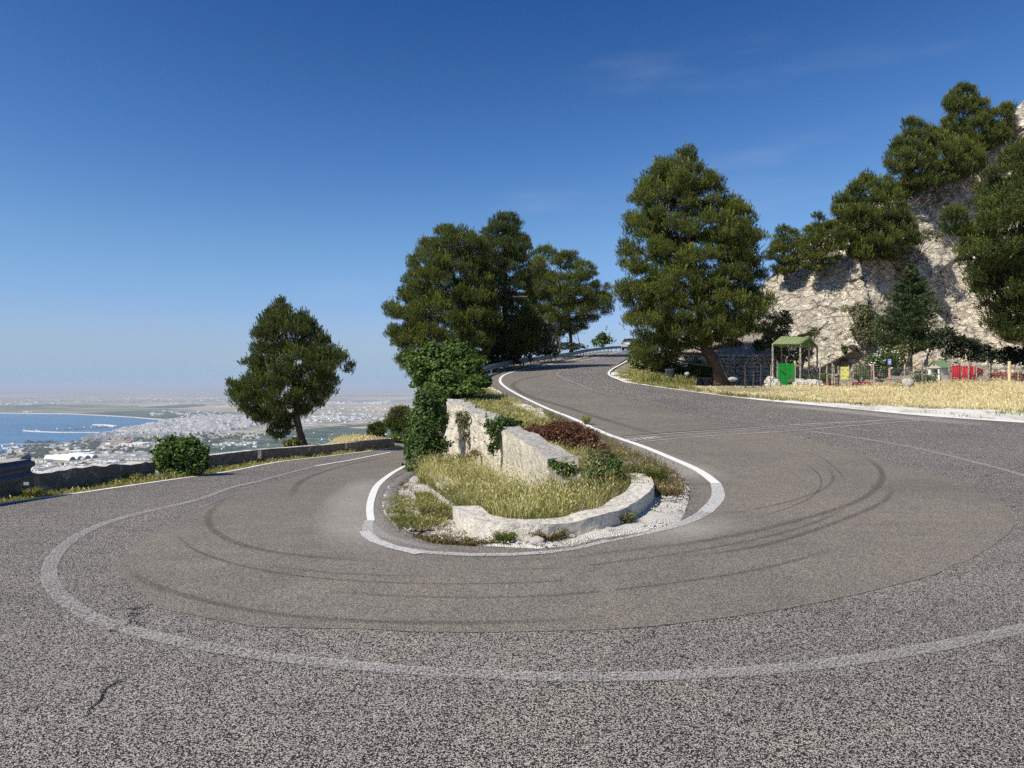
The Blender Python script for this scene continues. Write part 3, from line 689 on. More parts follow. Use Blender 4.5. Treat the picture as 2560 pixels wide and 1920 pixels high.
# soil held by the wall
def fillz(x, y): return np.minimum(zR(y) + .12, wtop(y) + .05) + .05 * fbm(x * 2, y * 2)
fp = []
for y in np.arange(10.9, 27, .4): fp.append((np.interp(y, [A1[1], A0[1], B1[1], B0[1], 28], [A1[0], A0[0], B1[0], B0[0], -2.05]) + .40, y))
rk = GL([(1222, 984), (1290, 1018), (1368, 1060)], 'R')
for y in np.arange(26.5, 10.5, -.5): fp.append((np.interp(y, [10.5, 13, rk[2][1], rk[1][1], rk[0][1]], [2.0, 1.5, rk[2][0] + .05, rk[1][0] + .05, rk[0][0] + .05]), y))
sheet('island_soil', fp, M_SOIL, .0, .3, lambda x, y: .03 + .04 * fbm(x * 2, y * 2), -.02, zf=lambda x, y: np.where(y > 12, np.minimum(zR(y) + .10, wtop(y) - .02), np.interp(y, [10.4, 12], [.04, .28])))
# low kerb wall on the upper-road side of the planting
kw = wall_path('low_kerb_wall', GL([(1372, 1060), (1330, 1036), (1290, 1014), (1250, 993), (1222, 980)], 'R'), .28, .2, M_KERB, jitter=.02, side=1, seed=5, h_fun=lambda s: .17 + .05 * np.sin(s * 9))
tag(kw, 'narrow broken stone kerb running beside the upper road behind the wall planting', 'kerb wall')
# round kerb on the near side of the island
kc = GL([(1133, 1287), (1150, 1311), (1178, 1330), (1245, 1345), (1347, 1346), (1432, 1338), (1517, 1324), (1577, 1302), (1632, 1262)], 'R') + [(1.98, 10.0), (2.0, 10.7)]
kp = np.array(smooth_path(kc, .1)); d0 = offset(kp, .1)[10] - kp[10]; sd_ = 1 if d0[1] > 0 else -1
k1 = wall_path('round_kerb_wall', kc, .30, .17, M_KERB, step=.09, side=sd_, jitter=.009, seed=12, h_fun=lambda s: np.interp(s, [0, .04, .5, .78, .84, 1], [.19, .21, .17, .22, .17, .14]))
tag(k1, 'curved low whitewashed stone kerb round the near end of the island', 'kerb wall')
k2 = wall_path('short_kerb_wall', GL([(1062, 1199), (1075, 1214), (1092, 1233), (1113, 1250)], 'L')[::-1], .26, .15, M_KERB, step=.08, side=-1, jitter=.016, seed=21, h_fun=lambda s: np.interp(s, [0, .12, .3, 1], [.06, .12, .19, .20]))
tag(k2, 'short broken length of low white kerb beside the lower lane', 'kerb wall')

# loose stones on the island gravel, and single bigger ones
def stone_mesh(seed, mat, name='stone', sub=2):
    import bmesh
    bm = bmesh.new(); bmesh.ops.create_icosphere(bm, subdivisions=sub, radius=1)
    for v in bm.verts:
        c = v.co * 1.3 + Vector((seed * 7.1, 0, 0)); k = 1 + .38 * float(fbm(c.x, c.y, c.z)); v.co = v.co * k; v.co.z *= .62
    me = bpy.data.meshes.new(name); bm.to_mesh(me); bm.free(); me.materials.append(mat); return me
pts = []
r2 = np.random.default_rng(3)
bx = r2.uniform(-2.6, 3.2, 30000); by = r2.uniform(7.0, 12.5, 30000)
k = inpoly(bx, by, isl); bx, by = bx[k], by[k]
T = []
near_edge = (fbm(bx * 1.2, by * 1.2) > -.1)
bx, by = bx[near_edge][:5200], by[near_edge][:5200]
s = np.abs(r2.normal(.009, .007, len(bx))) + .004
oc = np.array([[1, 0, 0], [0, 1, 0], [-1, 0, 0], [0, -1, 0], [0, 0, .8], [0, 0, -.6]], float)
of = [(0, 1, 4), (1, 2, 4), (2, 3, 4), (3, 0, 4)]
zz = zfun(bx, by) + .035
for a in of:
    tri = oc[list(a)][None] * s[:, None, None] * r2.uniform(.6, 1.3, (len(bx), 3, 3)); T.append(tri + np.stack([bx, by, zz], 1)[:, None])
tag(tris('gravel_stones', np.concatenate(T), M_RUBBLE), kind='stuff')
for i, (px, py, w, lab) in enumerate([(1344, 1355, .085, 'grey angular stone at the foot of the round kerb beside a brown weed'), (1322, 1352, .05, 'small white stone lying left of a bigger grey one at the kerb foot'), (1490, 1330, .05, 'pale stone on the gravel between two brown weeds by the kerb'),
                                 (1519, 1324, .055, 'upright pale stone on the gravel right of the kerb weeds'), (1430, 1343, .04, 'small whitish stone just in front of the round kerb')]):
    o = bpy.data.objects.new('stone', stone_mesh(i + 1, M_RUBBLE)); COL.objects.link(o); g = G(px, py); o.location = (g[0], g[1], .02); o.scale = (w, w, w); o.rotation_euler = (0, 0, i)
    tag(o, lab, 'stone', 'loose stones round the island kerb')
g = G(1052, 1332); sl = MB(); sl.tube([(g[0] - .12, g[1], .035), (g[0] + .02, g[1] + .02, .04), (g[0] + .15, g[1] + .05, .035)], [.012, .02, .008], 6, jit=.2)
tag(sl.build('stick', M_BARK), 'dark broken stick lying on the white gravel of the island', 'stick')

# ------------------------------------------------------------------ left edge: parapet walls, guard rail
lp = relax(smooth_path(LEFT_LINE, .15), 2)[::-1]        # near -> far
wsd = 1 if (offset(lp, 1)[20] - lp[20])[0] < 0 else -1
seg_px = [((-20, 1262), (470, 1194)), ((515, 1187), (700, 1154)), ((703, 1154), (887, 1131)), ((892, 1131), (1009, 1117))]
def along(pxa, pxb):
    ya, yb = G(*pxa, 'L')[1], G(*pxb, 'L')[1]; k = (lp[:, 1] >= ya) & (lp[:, 1] <= yb); return lp[k]
plab = ['crumbling grey parapet wall with broken rim beside the guard rail', 'straight grey concrete parapet right of the round green bush', 'concrete parapet length under the lone pine, with a notched joint', 'farthest dark low parapet length below the two small pines']
for i, ((a, b), lab) in enumerate(zip(seg_px, plab)):
    q = along(a, b); n0, n1 = [(.62, .72), (.75, .62), (.6, .5), (.5, .42)][i]
    base = offset(q, np.linspace(n0, n1, len(q)) * wsd)
    if i == 0: base = base
    w_ = .38 if i == 0 else .28; q2 = offset(base, w_ * wsd)
    z0 = zfun(base[:, 0], base[:, 1]); s = np.arange(len(base)) * .15
    h = [.33, .34, .34, .34][i]
    top = z0 + h + (.02 * fbm(s * 1.3 + 3, s * 0) + .035 * fbm(s * 5, s * 0 + 8) if i == 0 else .008 * fbm(s * 2, s * 0 + i))
    o = wall_strip('parapet_wall', base, q2, top, z0 - .5, M_PARAPET, jitter=[.016, .004, .004, .010][i], seed=30 + i, nz=9)
    tag(o, lab, 'parapet', 'parapet walls along the drop')

def wbeam(name, path, zt, mat, parent, hgt=.31, side=1, dpt=.08):
    """corrugated crash-barrier strip swept along a plan path; zt = height of its top edge"""
    prof = [(0, 0), (.0, .03), (.9, .08), (1, .12), (.9, .16), (.1, .22), (0, .255), (0, .275), (.1, .31), (.9, .37), (1, .41), (.9, .45), (0, .5), (0, .53)]
    prof = [(a * dpt, b / .53 * hgt) for a, b in prof]
    p = np.asarray(path); V = []; m = len(prof)
    t = np.gradient(p, axis=0); t /= np.linalg.norm(t, axis=1)[:, None]; nn = np.stack([-t[:, 1], t[:, 0]], 1) * side
    for i in range(len(p)):
        for a, b in prof: V.append((p[i, 0] + nn[i, 0] * a, p[i, 1] + nn[i, 1] * a, zt[i] - b))
    mb = MB(); mb.add(V, [(i * m + j, i * m + j + 1, (i + 1) * m + j + 1, (i + 1) * m + j) for i in range(len(p) - 1) for j in range(m - 1)])
    o = mb.build(name, mat, parent, smooth=True)
    md = o.modifiers.new('thickness', 'SOLIDIFY'); md.thickness = .004; md.offset = 0
    return o
gr = empty('guard_rail', 'dark steel guard rail end with black scrawls beside the crumbling parapet', 'guard rail', 'road guard rails')
a = np.array(P(77, 1160, 11.15)[:2]); b = np.array([-7.55, 8.0]); c = np.array([-7.2, 4.5])
gp = smooth_path([a, a * .5 + b * .5, b, c, (-6.2, 1.5)], .2)
gzt = np.interp(np.arange(len(gp)), [0, len(gp) - 1], [EYE - (1147 - 960) / F * 11.15, .44])
sdn = 1 if np.dot(offset(gp, 1)[2] - gp[2], [1, 0]) > 0 else -1
wbeam('rail_beam', gp, gzt, M_GALVD, gr, .34, sdn, .07)
fl = MB(); fl.prism([(a[0] - .13, a[1] - .09, gzt[0] - .005), (a[0] + .0, a[1] + .02, gzt[0] - .005), (a[0] - .03, a[1], gzt[0] + .085)], (-.01, .02, 0)); fl.build('bent_flange', M_GALV, gr)
ps = MB(); px_ = gp[7]; ps.box((px_[0] - .10, px_[1], -.02), (.12, .08, .72)); ps.build('rail_post', M_GALVD, gr)
ps = MB(); ps.box((b[0] - .1, b[1], .05), (.12, .08, .72)); ps.build('rail_post', M_GALVD, gr)
rf = MB(); rf.box((a[0] - .05, a[1] - .03, gzt[0] - .385), (.07, .012, .045), rz=.3); rf.build('reflector', simple('worn_white_plate', (.5, .5, .5)), gr)
cv = MB()
def scrawl(L, r=.006):
    cv.tube([(P(x, y, 10.98)[0], 10.98, P(x, y, 10.98)[2]) for x, y in L], r, 5)
scrawl([(41, 1152), (40, 1157), (34, 1161), (34, 1166), (45, 1169), (43, 1173), (36, 1178), (35, 1184), (41, 1187)])
scrawl([(50, 1158), (57, 1154)], .008); scrawl([(43, 1161), (47, 1161), (47, 1164), (42, 1164)], .011); scrawl([(44, 1180), (49, 1180), (48, 1183), (43, 1183)], .011); scrawl([(53, 1165), (58, 1163)], .005); scrawl([(55, 1175), (58, 1184)], .005)
cv.build('black_scrawl', M_BLACK, gr)

# far guard rail on the outside of the upper road
far_in = [(p[0], p[1]) for p in in_right[-8:]]
fr = smooth_path([G(1205, 953), G(1206, 944)] + [tuple(np.array(q)) for q in offset(np.array(smooth_path(GL([(1262, 937), (1305, 924), (1446, 897)], 'R') + [(9.0, 74), (14.0, 88), (20, 98)], 1.0)), .85)], .5)
chk = offset(np.array(smooth_path(GL([(1262, 937), (1305, 924)], 'R'), 1.0)), .85)
fr = relax(fr, 8)
fg = empty('guard_rail', 'long grey steel guard rail curving up along the upper road under the pines', 'guard rail', 'road guard rails')
fz_ = zR(fr[:, 1])
sdn = 1 if np.dot((offset(fr, 1)[30] - fr[30]), [1, 0]) > 0 else -1
rt = np.interp(fr[:, 1], [33, 40, 60, 90], [.56, .54, .54, .60])
wbeam('rail_beam', fr, fz_ + rt, M_GALV, fg, .31, sdn, .075)
ds = np.r_[0, np.cumsum(np.linalg.norm(np.diff(fr, axis=0), axis=1))]
for d in np.arange(.4, ds[-1], 2.0):
    i = int(np.argmin(abs(ds - d))); m = MB(); m.box((fr[i, 0] - .11, fr[i, 1] + .06, fz_[i] + rt[i] * .5 - .14), (.07, .05, rt[i] + .16), rz=.3); m.build('rail_post', M_GALV, fg)
m = MB(); c0 = fr[0]; m.tube([(c0[0] + .02, c0[1] - .02, fz_[0] + .25), (c0[0] + .02, c0[1] - .02, fz_[0] + .62)], .13, 10); m.build('end_cap', M_GALV, fg, smooth=True)
for k in range(4):
    m = MB(); m.box((c0[0] - .28 - .2 * k, c0[1] + .25 + .25 * k, fz_[0] + .42 - .05 * k), (.07, .07, .5), rz=.4); m.build('anchor_strut', M_GALV, fg)
m = MB(); m.tube([(c0[0], c0[1], fz_[0] + .52), (c0[0] - .5, c0[1] + .5, fz_[0] + .48), (c0[0] - 1.0, c0[1] + 1.1, fz_[0] + .25)], .045, 6); m.build('anchor_strut', M_GALV, fg)

# ------------------------------------------------------------------ the coastal plain far below
PZ = -320.0
def plain_pt(px, py, dz=0.0):
    D = (EYE - PZ - dz) / ((py - 960) / F); return ((px - 1280) / F * D, D)
m, t, b, o_ = newmat('plain_fields'); c = coord(t)
w1 = N(t, 'ShaderNodeMapping', {'Vector': c, 'Scale': (1 / 900, 1 / 520, 1), 'Rotation': (0, 0, .35)}).outputs[0]
w2 = N(t, 'ShaderNodeMapping', {'Vector': c, 'Scale': (1 / 260, 1 / 170, 1), 'Rotation': (0, 0, -.2)}).outputs[0]
v1 = N(t, 'ShaderNodeSeparateColor', {'Color': voro(t, w1, 1, rnd=.8)}).outputs[0]; v2 = N(t, 'ShaderNodeSeparateColor', {'Color': voro(t, w2, 1, rnd=.85)}).outputs[1]
fld = [(0, (.10, .12, .07)), (.2, (.22, .21, .14)), (.35, (.38, .30, .20)), (.55, (.50, .40, .28)), (.72, (.46, .36, .26)), (.85, (.16, .18, .10)), (1, (.55, .47, .35))]
col = mix(t, .5, ramp(t, v1, fld), ramp(t, v2, fld))
e = voro(t, w2, 1, 'DISTANCE_TO_EDGE', 'Distance'); col = mix(t, ramp(t, e, [(0, (.6, .6, .6)), (.04, (0, 0, 0))]), col, (.62, .58, .5))
n = noise(t, N(t, 'ShaderNodeMapping', {'Vector': c, 'Scale': (1 / 3000, 1 / 3000, 1)}).outputs[0], 1, 5)
col = mix(t, ramp(t, n, [(.45, (0, 0, 0)), (.6, (.7, .7, .7))]), col, (.20, .20, .15))
t.links.new(col, b.inputs['Base Color']); b.inputs['Roughness'].default_value = 1; b.inputs['Specular IOR Level'].default_value = 0
M_PLAIN = m
pl = MB(); pl.add([(-60000, -8000, PZ), (60000, -8000, PZ), (60000, 70000, PZ), (-60000, 70000, PZ)], [(0, 1, 2, 3)])
tag(pl.build('plain', M_PLAIN), kind='structure')
def plain_sheet(name, L, mat, dz, sub=None):
    pts = [plain_pt(x, y) for x, y in L]; P_ = smooth_path(pts + [pts[0]], 60) if sub else np.array(pts)
    P_ = P_ + (np.stack([fbm(P_[:, 0] / 150, P_[:, 1] / 150), fbm(P_[:, 0] / 150 + 50, P_[:, 1] / 150)], 1) * sub if sub else 0)
    mb = MB(); mb.add([(x, y, PZ + dz) for x, y in P_], [tuple(range(len(P_)))]); return tag(mb.build(name, mat), kind='structure')
def field(name, stops, sx, sy, rot=0., fleck=None):
    m, t, b, o = newmat(name); c = coord(t)
    v = N(t, 'ShaderNodeMapping', {'Vector': c, 'Scale': (1 / sx, 1 / sy, 1), 'Rotation': (0, 0, rot)}).outputs[0]
    k = N(t, 'ShaderNodeSeparateColor', {'Color': voro(t, v, 1)}).outputs[0]
    k2 = noise(t, v, 1.7, 6, .7)
    col = ramp(t, math_(t, 'ADD', math_(t, 'MULTIPLY', k, .5), math_(t, 'MULTIPLY', k2, .5)), stops)
    if fleck:
        s = N(t, 'ShaderNodeSeparateColor', {'Color': voro(t, v, fleck[0])}).outputs[2]; nn = noise(t, v, .45, 3)
        f = math_(t, 'MULTIPLY', math_(t, 'GREATER_THAN', s, fleck[1]), math_(t, 'GREATER_THAN', nn, fleck[2])); col = mix(t, f, col, fleck[3])
    t.links.new(col, b.inputs['Base Color']); b.inputs['Roughness'].default_value = 1; b.inputs['Specular IOR Level'].default_value = 0
    return m
M_GROVE = field('olive_groves', [(.2, (.030, .052, .034)), (.5, (.050, .078, .048)), (.66, (.075, .10, .060)), (.85, (.17, .16, .11))], 160, 90, .2, (9, .965, .52, (.60, .57, .5)))
M_FARGREEN = field('green_plots', [(.25, (.085, .11, .065)), (.5, (.16, .17, .10)), (.75, (.30, .27, .18))], 500, 300, .1)
M_WOODS = field('distant_wood', [(.3, (.045, .065, .045)), (.7, (.10, .12, .07))], 120, 90)
M_TOWN = field('town_ground', [(.25, (.10, .10, .085)), (.45, (.24, .22, .19)), (.6, (.36, .33, .29)), (.8, (.52, .49, .44))], 45, 35, .4)
M_YARD = field('industrial_yards', [(.25, (.07, .085, .05)), (.42, (.24, .22, .16)), (.58, (.42, .36, .27)), (.75, (.36, .34, .31)), (.9, (.6, .56, .48))], 110, 60, .5)
m, t, b, o_ = newmat('sea_water'); c = coord(t)
n = noise(t, N(t, 'ShaderNodeMapping', {'Vector': c, 'Scale': (1 / 2600, 1 / 420, 1), 'Rotation': (0, 0, .1)}).outputs[0], 1, 6, .6, .6)
t.links.new(ramp(t, n, [(.35, (.035, .125, .22)), (.65, (.055, .17, .29))]), b.inputs['Base Color'])
b.inputs['Roughness'].default_value = .35; b.inputs['Specular IOR Level'].default_value = .25
n2 = noise(t, N(t, 'ShaderNodeMapping', {'Vector': c, 'Scale': (1 / 25, 1 / 25, 1)}).outputs[0], 1, 5); bump(t, b, n2, .5, 6)
M_SEA = m
sea = [(-900, 1034), (0, 1033), (110, 1034), (180, 1035), (250, 1038), (330, 1043), (400, 1048), (425, 1053), (405, 1057), (360, 1061), (318, 1068), (300, 1075), (262, 1086), (232, 1094), (208, 1100), (180, 1103), (145, 1108), (105, 1109), (92, 1112),
       (75, 1117), (50, 1121), (35, 1130), (18, 1133), (0, 1137), (-60, 1150), (-200, 1200), (-600, 1400), (-1800, 1500), (-2600, 1200)]
plain_sheet('sea', sea, M_SEA, 1.2, 25)
plain_sheet('green_land', [(-700, 1012), (0, 1011), (130, 1010), (280, 1012), (420, 1022), (560, 1030), (640, 1036), (480, 1042), (425, 1053), (330, 1043), (180, 1035), (0, 1033), (-700, 1034)], M_FARGREEN, .5, 60)
plain_sheet('green_land', [(350, 1018), (470, 1011), (520, 1013), (430, 1021)], M_WOODS, .9, 40)
plain_sheet('green_land', [(160, 1034.5), (260, 1030), (360, 1027), (500, 1030), (560, 1036), (430, 1046), (330, 1042), (240, 1037)], M_WOODS, .8, 30)
plain_sheet('green_land', [(-300, 1015), (60, 1015), (135, 1011.5), (128, 1014), (20, 1019), (-300, 1020)], M_WOODS, .8, 30)
plain_sheet('olive_groves', [(425, 1135), (520, 1098), (640, 1085), (760, 1073), (900, 1062), (1100, 1052), (1350, 1052), (1500, 1400), (400, 1500), (430, 1200)], M_GROVE, .6, 30)
plain_sheet('grove_fields', [(560, 1140), (640, 1129), (700, 1124), (712, 1128), (640, 1137)], field('pale_track', [(.3, (.30, .25, .18)), (.7, (.48, .42, .32))], 60, 40), .9)
plain_sheet('grove_fields', [(600, 1098), (612, 1085), (638, 1085), (652, 1094), (640, 1098)], MATS['pale_track'], .9)
plain_sheet('grove_fields', [(870, 1070), (930, 1064), (960, 1066), (910, 1072)], MATS['pale_track'], .9)
plain_sheet('town_land', [(-400, 1260), (-200, 1200), (-60, 1148), (0, 1136), (35, 1129), (75, 1116), (105, 1108), (180, 1102), (232, 1093), (300, 1074), (360, 1060), (425, 1048), (520, 1035), (700, 1035), (1020, 1030), (1020, 1052), (760, 1074), (640, 1086), (520, 1099), (425, 1136), (430, 1200), (400, 1500), (-500, 1500)], M_YARD, .4, 25)
plain_sheet('town_land', [(208, 1099), (262, 1085), (320, 1066), (410, 1050), (480, 1039), (640, 1037), (650, 1066), (560, 1078), (420, 1090), (340, 1096)], M_TOWN, .8, 20)
plain_sheet('beach', [(-400, 1033.4), (0, 1032.5), (180, 1034), (330, 1042), (425, 1050), (428, 1053), (330, 1044), (180, 1036), (0, 1034), (-400, 1034.6)], simple('beach_sand', (.66, .60, .50), scale=.01), 1.5)

# buildings of the far town: a few shapes, copied
M_TW = [simple('pale_facade', (.74, .71, .64), scale=.2), simple('cream_facade', (.72, .64, .52), scale=.2), simple('grey_facade', (.55, .54, .52), scale=.2), simple('white_facade', (.82, .81, .78), scale=.2)]
M_TWIN = simple('dark_windows', (.06, .065, .075), .4); M_TROOF = simple('flat_roof', (.40, .37, .33), scale=.2); M_TRED = simple('tile_roof', (.36, .20, .14), scale=.2)
r3 = random.Random(5)
def town_mesh(w, d, h, wm, tower=True):
    mb = MB(); mb.box((0, 0, h / 2), (w, d, h), m=0); mb.box((w * .18, d * .1, h + 1.3), (w * .3, d * .35, 2.6), m=0)
    mb.box((0, 0, h + .2), (w + .8, d + .8, .4), m=2)
    if w > 20: mb.box((-w * .5 - 3, d * .1, h * .36), (6, d * .7, h * .72), m=0)
    nf = max(2, int(h / 3.2))
    for f in range(nf):
        z = (f + .55) * h / nf
        for sx in (-.34, -.08, .2): mb.box((w * sx, -d / 2 - .05, z), (w * .14, .3, h / nf * .42), m=1)
        for sy in (-.25, .2): mb.box((w / 2 + .05, d * sy, z), (.3, d * .2, h / nf * .42), m=1)
    o = mb.build('town_building', [M_TW[wm], M_TWIN, M_TROOF]); me = o.data; bpy.data.objects.remove(o); return me
variants = [town_mesh(*a) for a in ((15, 12, 10, 0), (22, 13, 16, 1), (28, 14, 19, 0), (13, 12, 13, 3), (18, 16, 9, 3), (24, 12, 22, 2), (16, 14, 14, 1), (34, 14, 17, 2), (14, 14, 26, 0))]
city = [(208, 1099), (262, 1086), (330, 1070), (410, 1054), (480, 1043), (560, 1039), (640, 1041), (648, 1060), (600, 1073), (520, 1082), (440, 1090), (370, 1095), (300, 1100)]
cand = []
while len(cand) < 1900:
    x, y = r3.uniform(205, 650), r3.uniform(1038, 1102)
    if inpoly(x, y, city) and vnoise(x / 14, y / 4) > -.42: cand.append((x, y))
cand.sort(key=lambda q: -q[1])
side_ = lambda X, Y: ('beside the harbour basin' if X < 330 else 'in the middle of the town' if X < 480 else 'on the inland side of the town')
for i, (x, y) in enumerate(cand[:270]):
    X, Y = plain_pt(x, y, .9); o = bpy.data.objects.new('town_building', r3.choice(variants[:8])); COL.objects.link(o)
    o.location = (X, Y, PZ + .9); o.rotation_euler = (0, 0, r3.choice((.35, .35, 1.92, .1, -.3))); k = r3.uniform(.8, 1.15); o.scale = (k, k, k * r3.uniform(.8, 1.15))
    tag(o, 'pale flat-roofed house block among the front rows of the distant seaside town', 'building', 'distant town houses')
# apartment towers closer to the camera
for i, (x, y) in enumerate([(213, 1101), (222, 1099), (231, 1100), (241, 1097), (250, 1098), (236, 1106), (247, 1107), (252, 1105), (262, 1104), (272, 1099), (228, 1108), (268, 1094)]):
    X, Y = plain_pt(x, y, .9); o = bpy.data.objects.new('apartment_tower', variants[8 if i % 3 else 5]); COL.objects.link(o)
    o.location = (X, Y, PZ + .9); o.rotation_euler = (0, 0, .3 + .1 * (i % 4)); o.scale = (1.15, 1.1, 1.0 + .12 * (i % 3))
    tag(o, 'tall pale apartment block at the shore end of the distant town', 'building', 'distant apartment blocks')
# everything farther or smaller in the built-up area
V_, F_, M_ = [], [], []
def mass_box(x, y, w, d, h, rz, mi):
    k = len(V_); c, s = math.cos(rz), math.sin(rz)
    for z in (0, h):
        for a, b_ in ((-.5, -.5), (.5, -.5), (.5, .5), (-.5, .5)): V_.append((x + a * w * c - b_ * d * s, y + a * w * s + b_ * d * c, PZ + .5 + z))
    F_.extend([(k + 4, k + 5, k + 6, k + 7), (k, k + 1, k + 5, k + 4), (k + 1, k + 2, k + 6, k + 5), (k + 2, k + 3, k + 7, k + 6), (k + 3, k, k + 4, k + 7)]); M_.extend([3] + [mi] * 4)
for x, y in cand[270:]:
    X, Y = plain_pt(x, y); mass_box(X, Y, r3.uniform(14, 34), r3.uniform(12, 20), r3.uniform(9, 22), r3.choice((.35, 1.9, .1)), r3.choice((0, 0, 1, 2, 4)))
def scatter(n, x0, x1, f_y, sp_, hs_, thr=0):
    for _ in range(n):
        x = r3.uniform(x0, x1); y = f_y(x) + r3.gauss(0, sp_)
        if y < 984: continue
        if vnoise(x / 22, y / 2.5) < thr: continue
        X, Y = plain_pt(x, y); s_ = r3.uniform(*hs_); mass_box(X, Y, s_ * 1.6, s_, r3.uniform(5, 10), r3.uniform(0, 3), r3.choice((0, 1, 4, 4)))
scatter(700, 730, 1060, lambda x: 1046 - (x - 730) * .018, 4.5, (14, 30), -.1)
scatter(240, 800, 980, lambda x: 1007, 2.2, (30, 70), -.05); scatter(260, 560, 1060, lambda x: 1026, 6, (18, 40), .1)
scatter(240, 0, 640, lambda x: 1003 - x * .004, 5, (30, 70), .15); scatter(60, 60, 110, lambda x: 1030.5, .7, (14, 26))
scatter(200, 380, 560, lambda x: 1034, 4, (14, 26), -.1); scatter(130, 420, 1050, lambda x: 1110 - (x - 430) * .06, 18, (7, 14), .1); scatter(90, 535, 650, lambda x: 1113, 3, (8, 20), 0)
scatter(200, 0, 420, lambda x: 1125, 9, (10, 26), 0); scatter(160, 60, 300, lambda x: 1170, 10, (9, 22), 0)
me = bpy.data.meshes.new('town_sprawl'); me.from_pydata(V_, [], F_)
for q in (M_TW[0], M_TW[1], M_TW[2], M_TROOF, M_TW[3]): me.materials.append(q)
me.polygons.foreach_set('material_index', M_); me.update(); tag(link('town_sprawl', me), kind='stuff')

# sheds, hangar, tank, tower and harbour works
def shed(px0, px1, py, hm, deep, wall=3, roof=None, lab='', rz=0.0, cat='warehouse', grp='industrial sheds below the mountain'):
    X0, Y = plain_pt(px0, py, .6); X1, _ = plain_pt(px1, py, .6); w = X1 - X0
    e = empty('warehouse', lab, cat, grp, ((X0 + X1) / 2, Y + deep / 2, PZ + .6), rz)
    a = MB(); a.box((0, 0, hm / 2), (w, deep, hm)); a.build('wall', M_TW[wall], e)
    b_ = MB(); n = max(1, int(w / 40))
    for i in range(n):
        x0 = -w / 2 + w / n * i; b_.prism([(x0 - .4, -deep / 2 - .4, hm), (x0 + w / n + .4, -deep / 2 - .4, hm), (x0 + w / n * .5, -deep / 2 - .4, hm + 2.4)], (0, deep + .8, 0))
    b_.build('roof', roof or M_TROOF, e)
    d_ = MB()
    for i in range(max(2, int(w / 18))): d_.box((-w / 2 + (i + .5) * w / max(2, int(w / 18)), -deep / 2 - .1, hm * .38), (5, .5, hm * .6))
    d_.build('loading_doors', M_TWIN, e)
    return e
M_SHR = simple('grey_shed_roof', (.24, .235, .23), scale=.1); M_SHW = simple('white_shed_roof', (.72, .71, .68), scale=.1)
shed(88, 116, 1156, 8, 40, 3, M_SHR, 'white-walled shed just below the hangar with rounded roofs')
shed(166, 212, 1158, 6, 30, 3, M_SHR, 'long low white shed right of the hangar, left of its longer twin')
shed(215, 284, 1159, 6, 34, 3, M_SHW, 'longest low white shed in the middle of the yards')
shed(240, 298, 1154, 8, 40, 3, M_SHR, 'white shed with row of doors behind the longest one')
shed(263, 290, 1166, 8, 55, 3, M_SHR, 'white-fronted warehouse nearest above the parapet top')
shed(76, 96, 1172, 8, 30, 3, M_SHR, 'small white shed next to the guard rail end')
shed(77, 94, 1179, 9, 34, 3, M_SHR, 'lowest white shed right beside the guard rail end')
shed(110, 134, 1180, 8, 70, 1, M_SHR, 'cream building with window row just above the parapet')
shed(0, 14, 1147, 8, 60, 3, M_SHR, 'white-ended shed above the guard rail at the picture edge')
shed(165, 224, 1131, 6, 60, 1, M_SHW, 'cream flat shed between hangar and shop hall')
shed(172, 222, 1137, 6, 40, 3, M_SHW, 'white flat shed just behind the hangar arches')
for i, (a_, b_, y_) in enumerate([(262, 372, 1149), (272, 380, 1145), (286, 384, 1141), (300, 390, 1137)]):
    shed(a_, b_, y_, 5, 36, 3, M_SHR, ['nearest of the four long grey-roofed greenhouses left of the bush', 'second of the four long grey-roofed greenhouses left of the bush', 'third of the four long grey-roofed greenhouses left of the bush', 'farthest of the four long grey-roofed greenhouses left of the bush'][i], cat='greenhouse', grp='long grey-roofed halls')
sh_ = shed(297, 355, 1113, 8, 90, 3, M_SHW, 'white shopping hall with a red block on its roof', cat='hall')
rb = MB(); rb.box((-20, -20, 12), (22, 30, 8)); rb.build('red_block', simple('red_cladding', (.5, .06, .05)), sh_)
# hangar of four barrel vaults
X, Y = plain_pt(140, 1150, .6)
hg = empty('vaulted_hangar', 'big white hangar with four rounded roofs and dark arched ends', 'hangar', None, (X + 18, Y + 60, PZ + .6), R(-24))
for i in range(4):
    a = MB(); pr = [(0, math.cos(q) * 15, math.sin(q) * 16) for q in np.linspace(0, math.pi, 13)]
    a.prism([(-82 + i * 2, y_ + i * 32 - 40, z_) for _, y_, z_ in pr], (164, 0, 0)); v = a.build('vault', M_TW[3], hg)
    d_ = MB(); pr = [(0, math.cos(q) * 11, math.sin(q) * 12.5) for q in np.linspace(0, math.pi, 13)]; d_.prism([(82 + i * 2 + .2, y_ + i * 32 - 40, z_) for _, y_, z_ in pr], (.5, 0, 0)); d_.build('arched_door', M_TWIN, v)
X, Y = plain_pt(169, 1117, .6); tk = MB(); tk.tube([(X, Y, PZ), (X, Y, PZ + 14), (X, Y, PZ + 15.5)], [13, 13, 8], 24); tag(tk.build('storage_tank', M_TW[3], smooth=False), 'white round storage tank on the shore land below the pier', 'tank')
X, Y = plain_pt(27, 1134, .6); e = empty('coastal_tower', 'squat pinkish square tower by the water at the picture edge', 'tower', None, (X, Y, PZ + .6))
a = MB(); a.box((0, 0, 9), (20, 18, 18), taper=.95); a.build('wall', M_TW[1], e); a = MB(); a.box((0, 0, 18.6), (21, 19, 1.2)); a.build('parapet_rim', M_TW[0], e); a = MB(); a.box((0, -9.2, 9), (3, .6, 5)); a.build('window', M_TWIN, e)
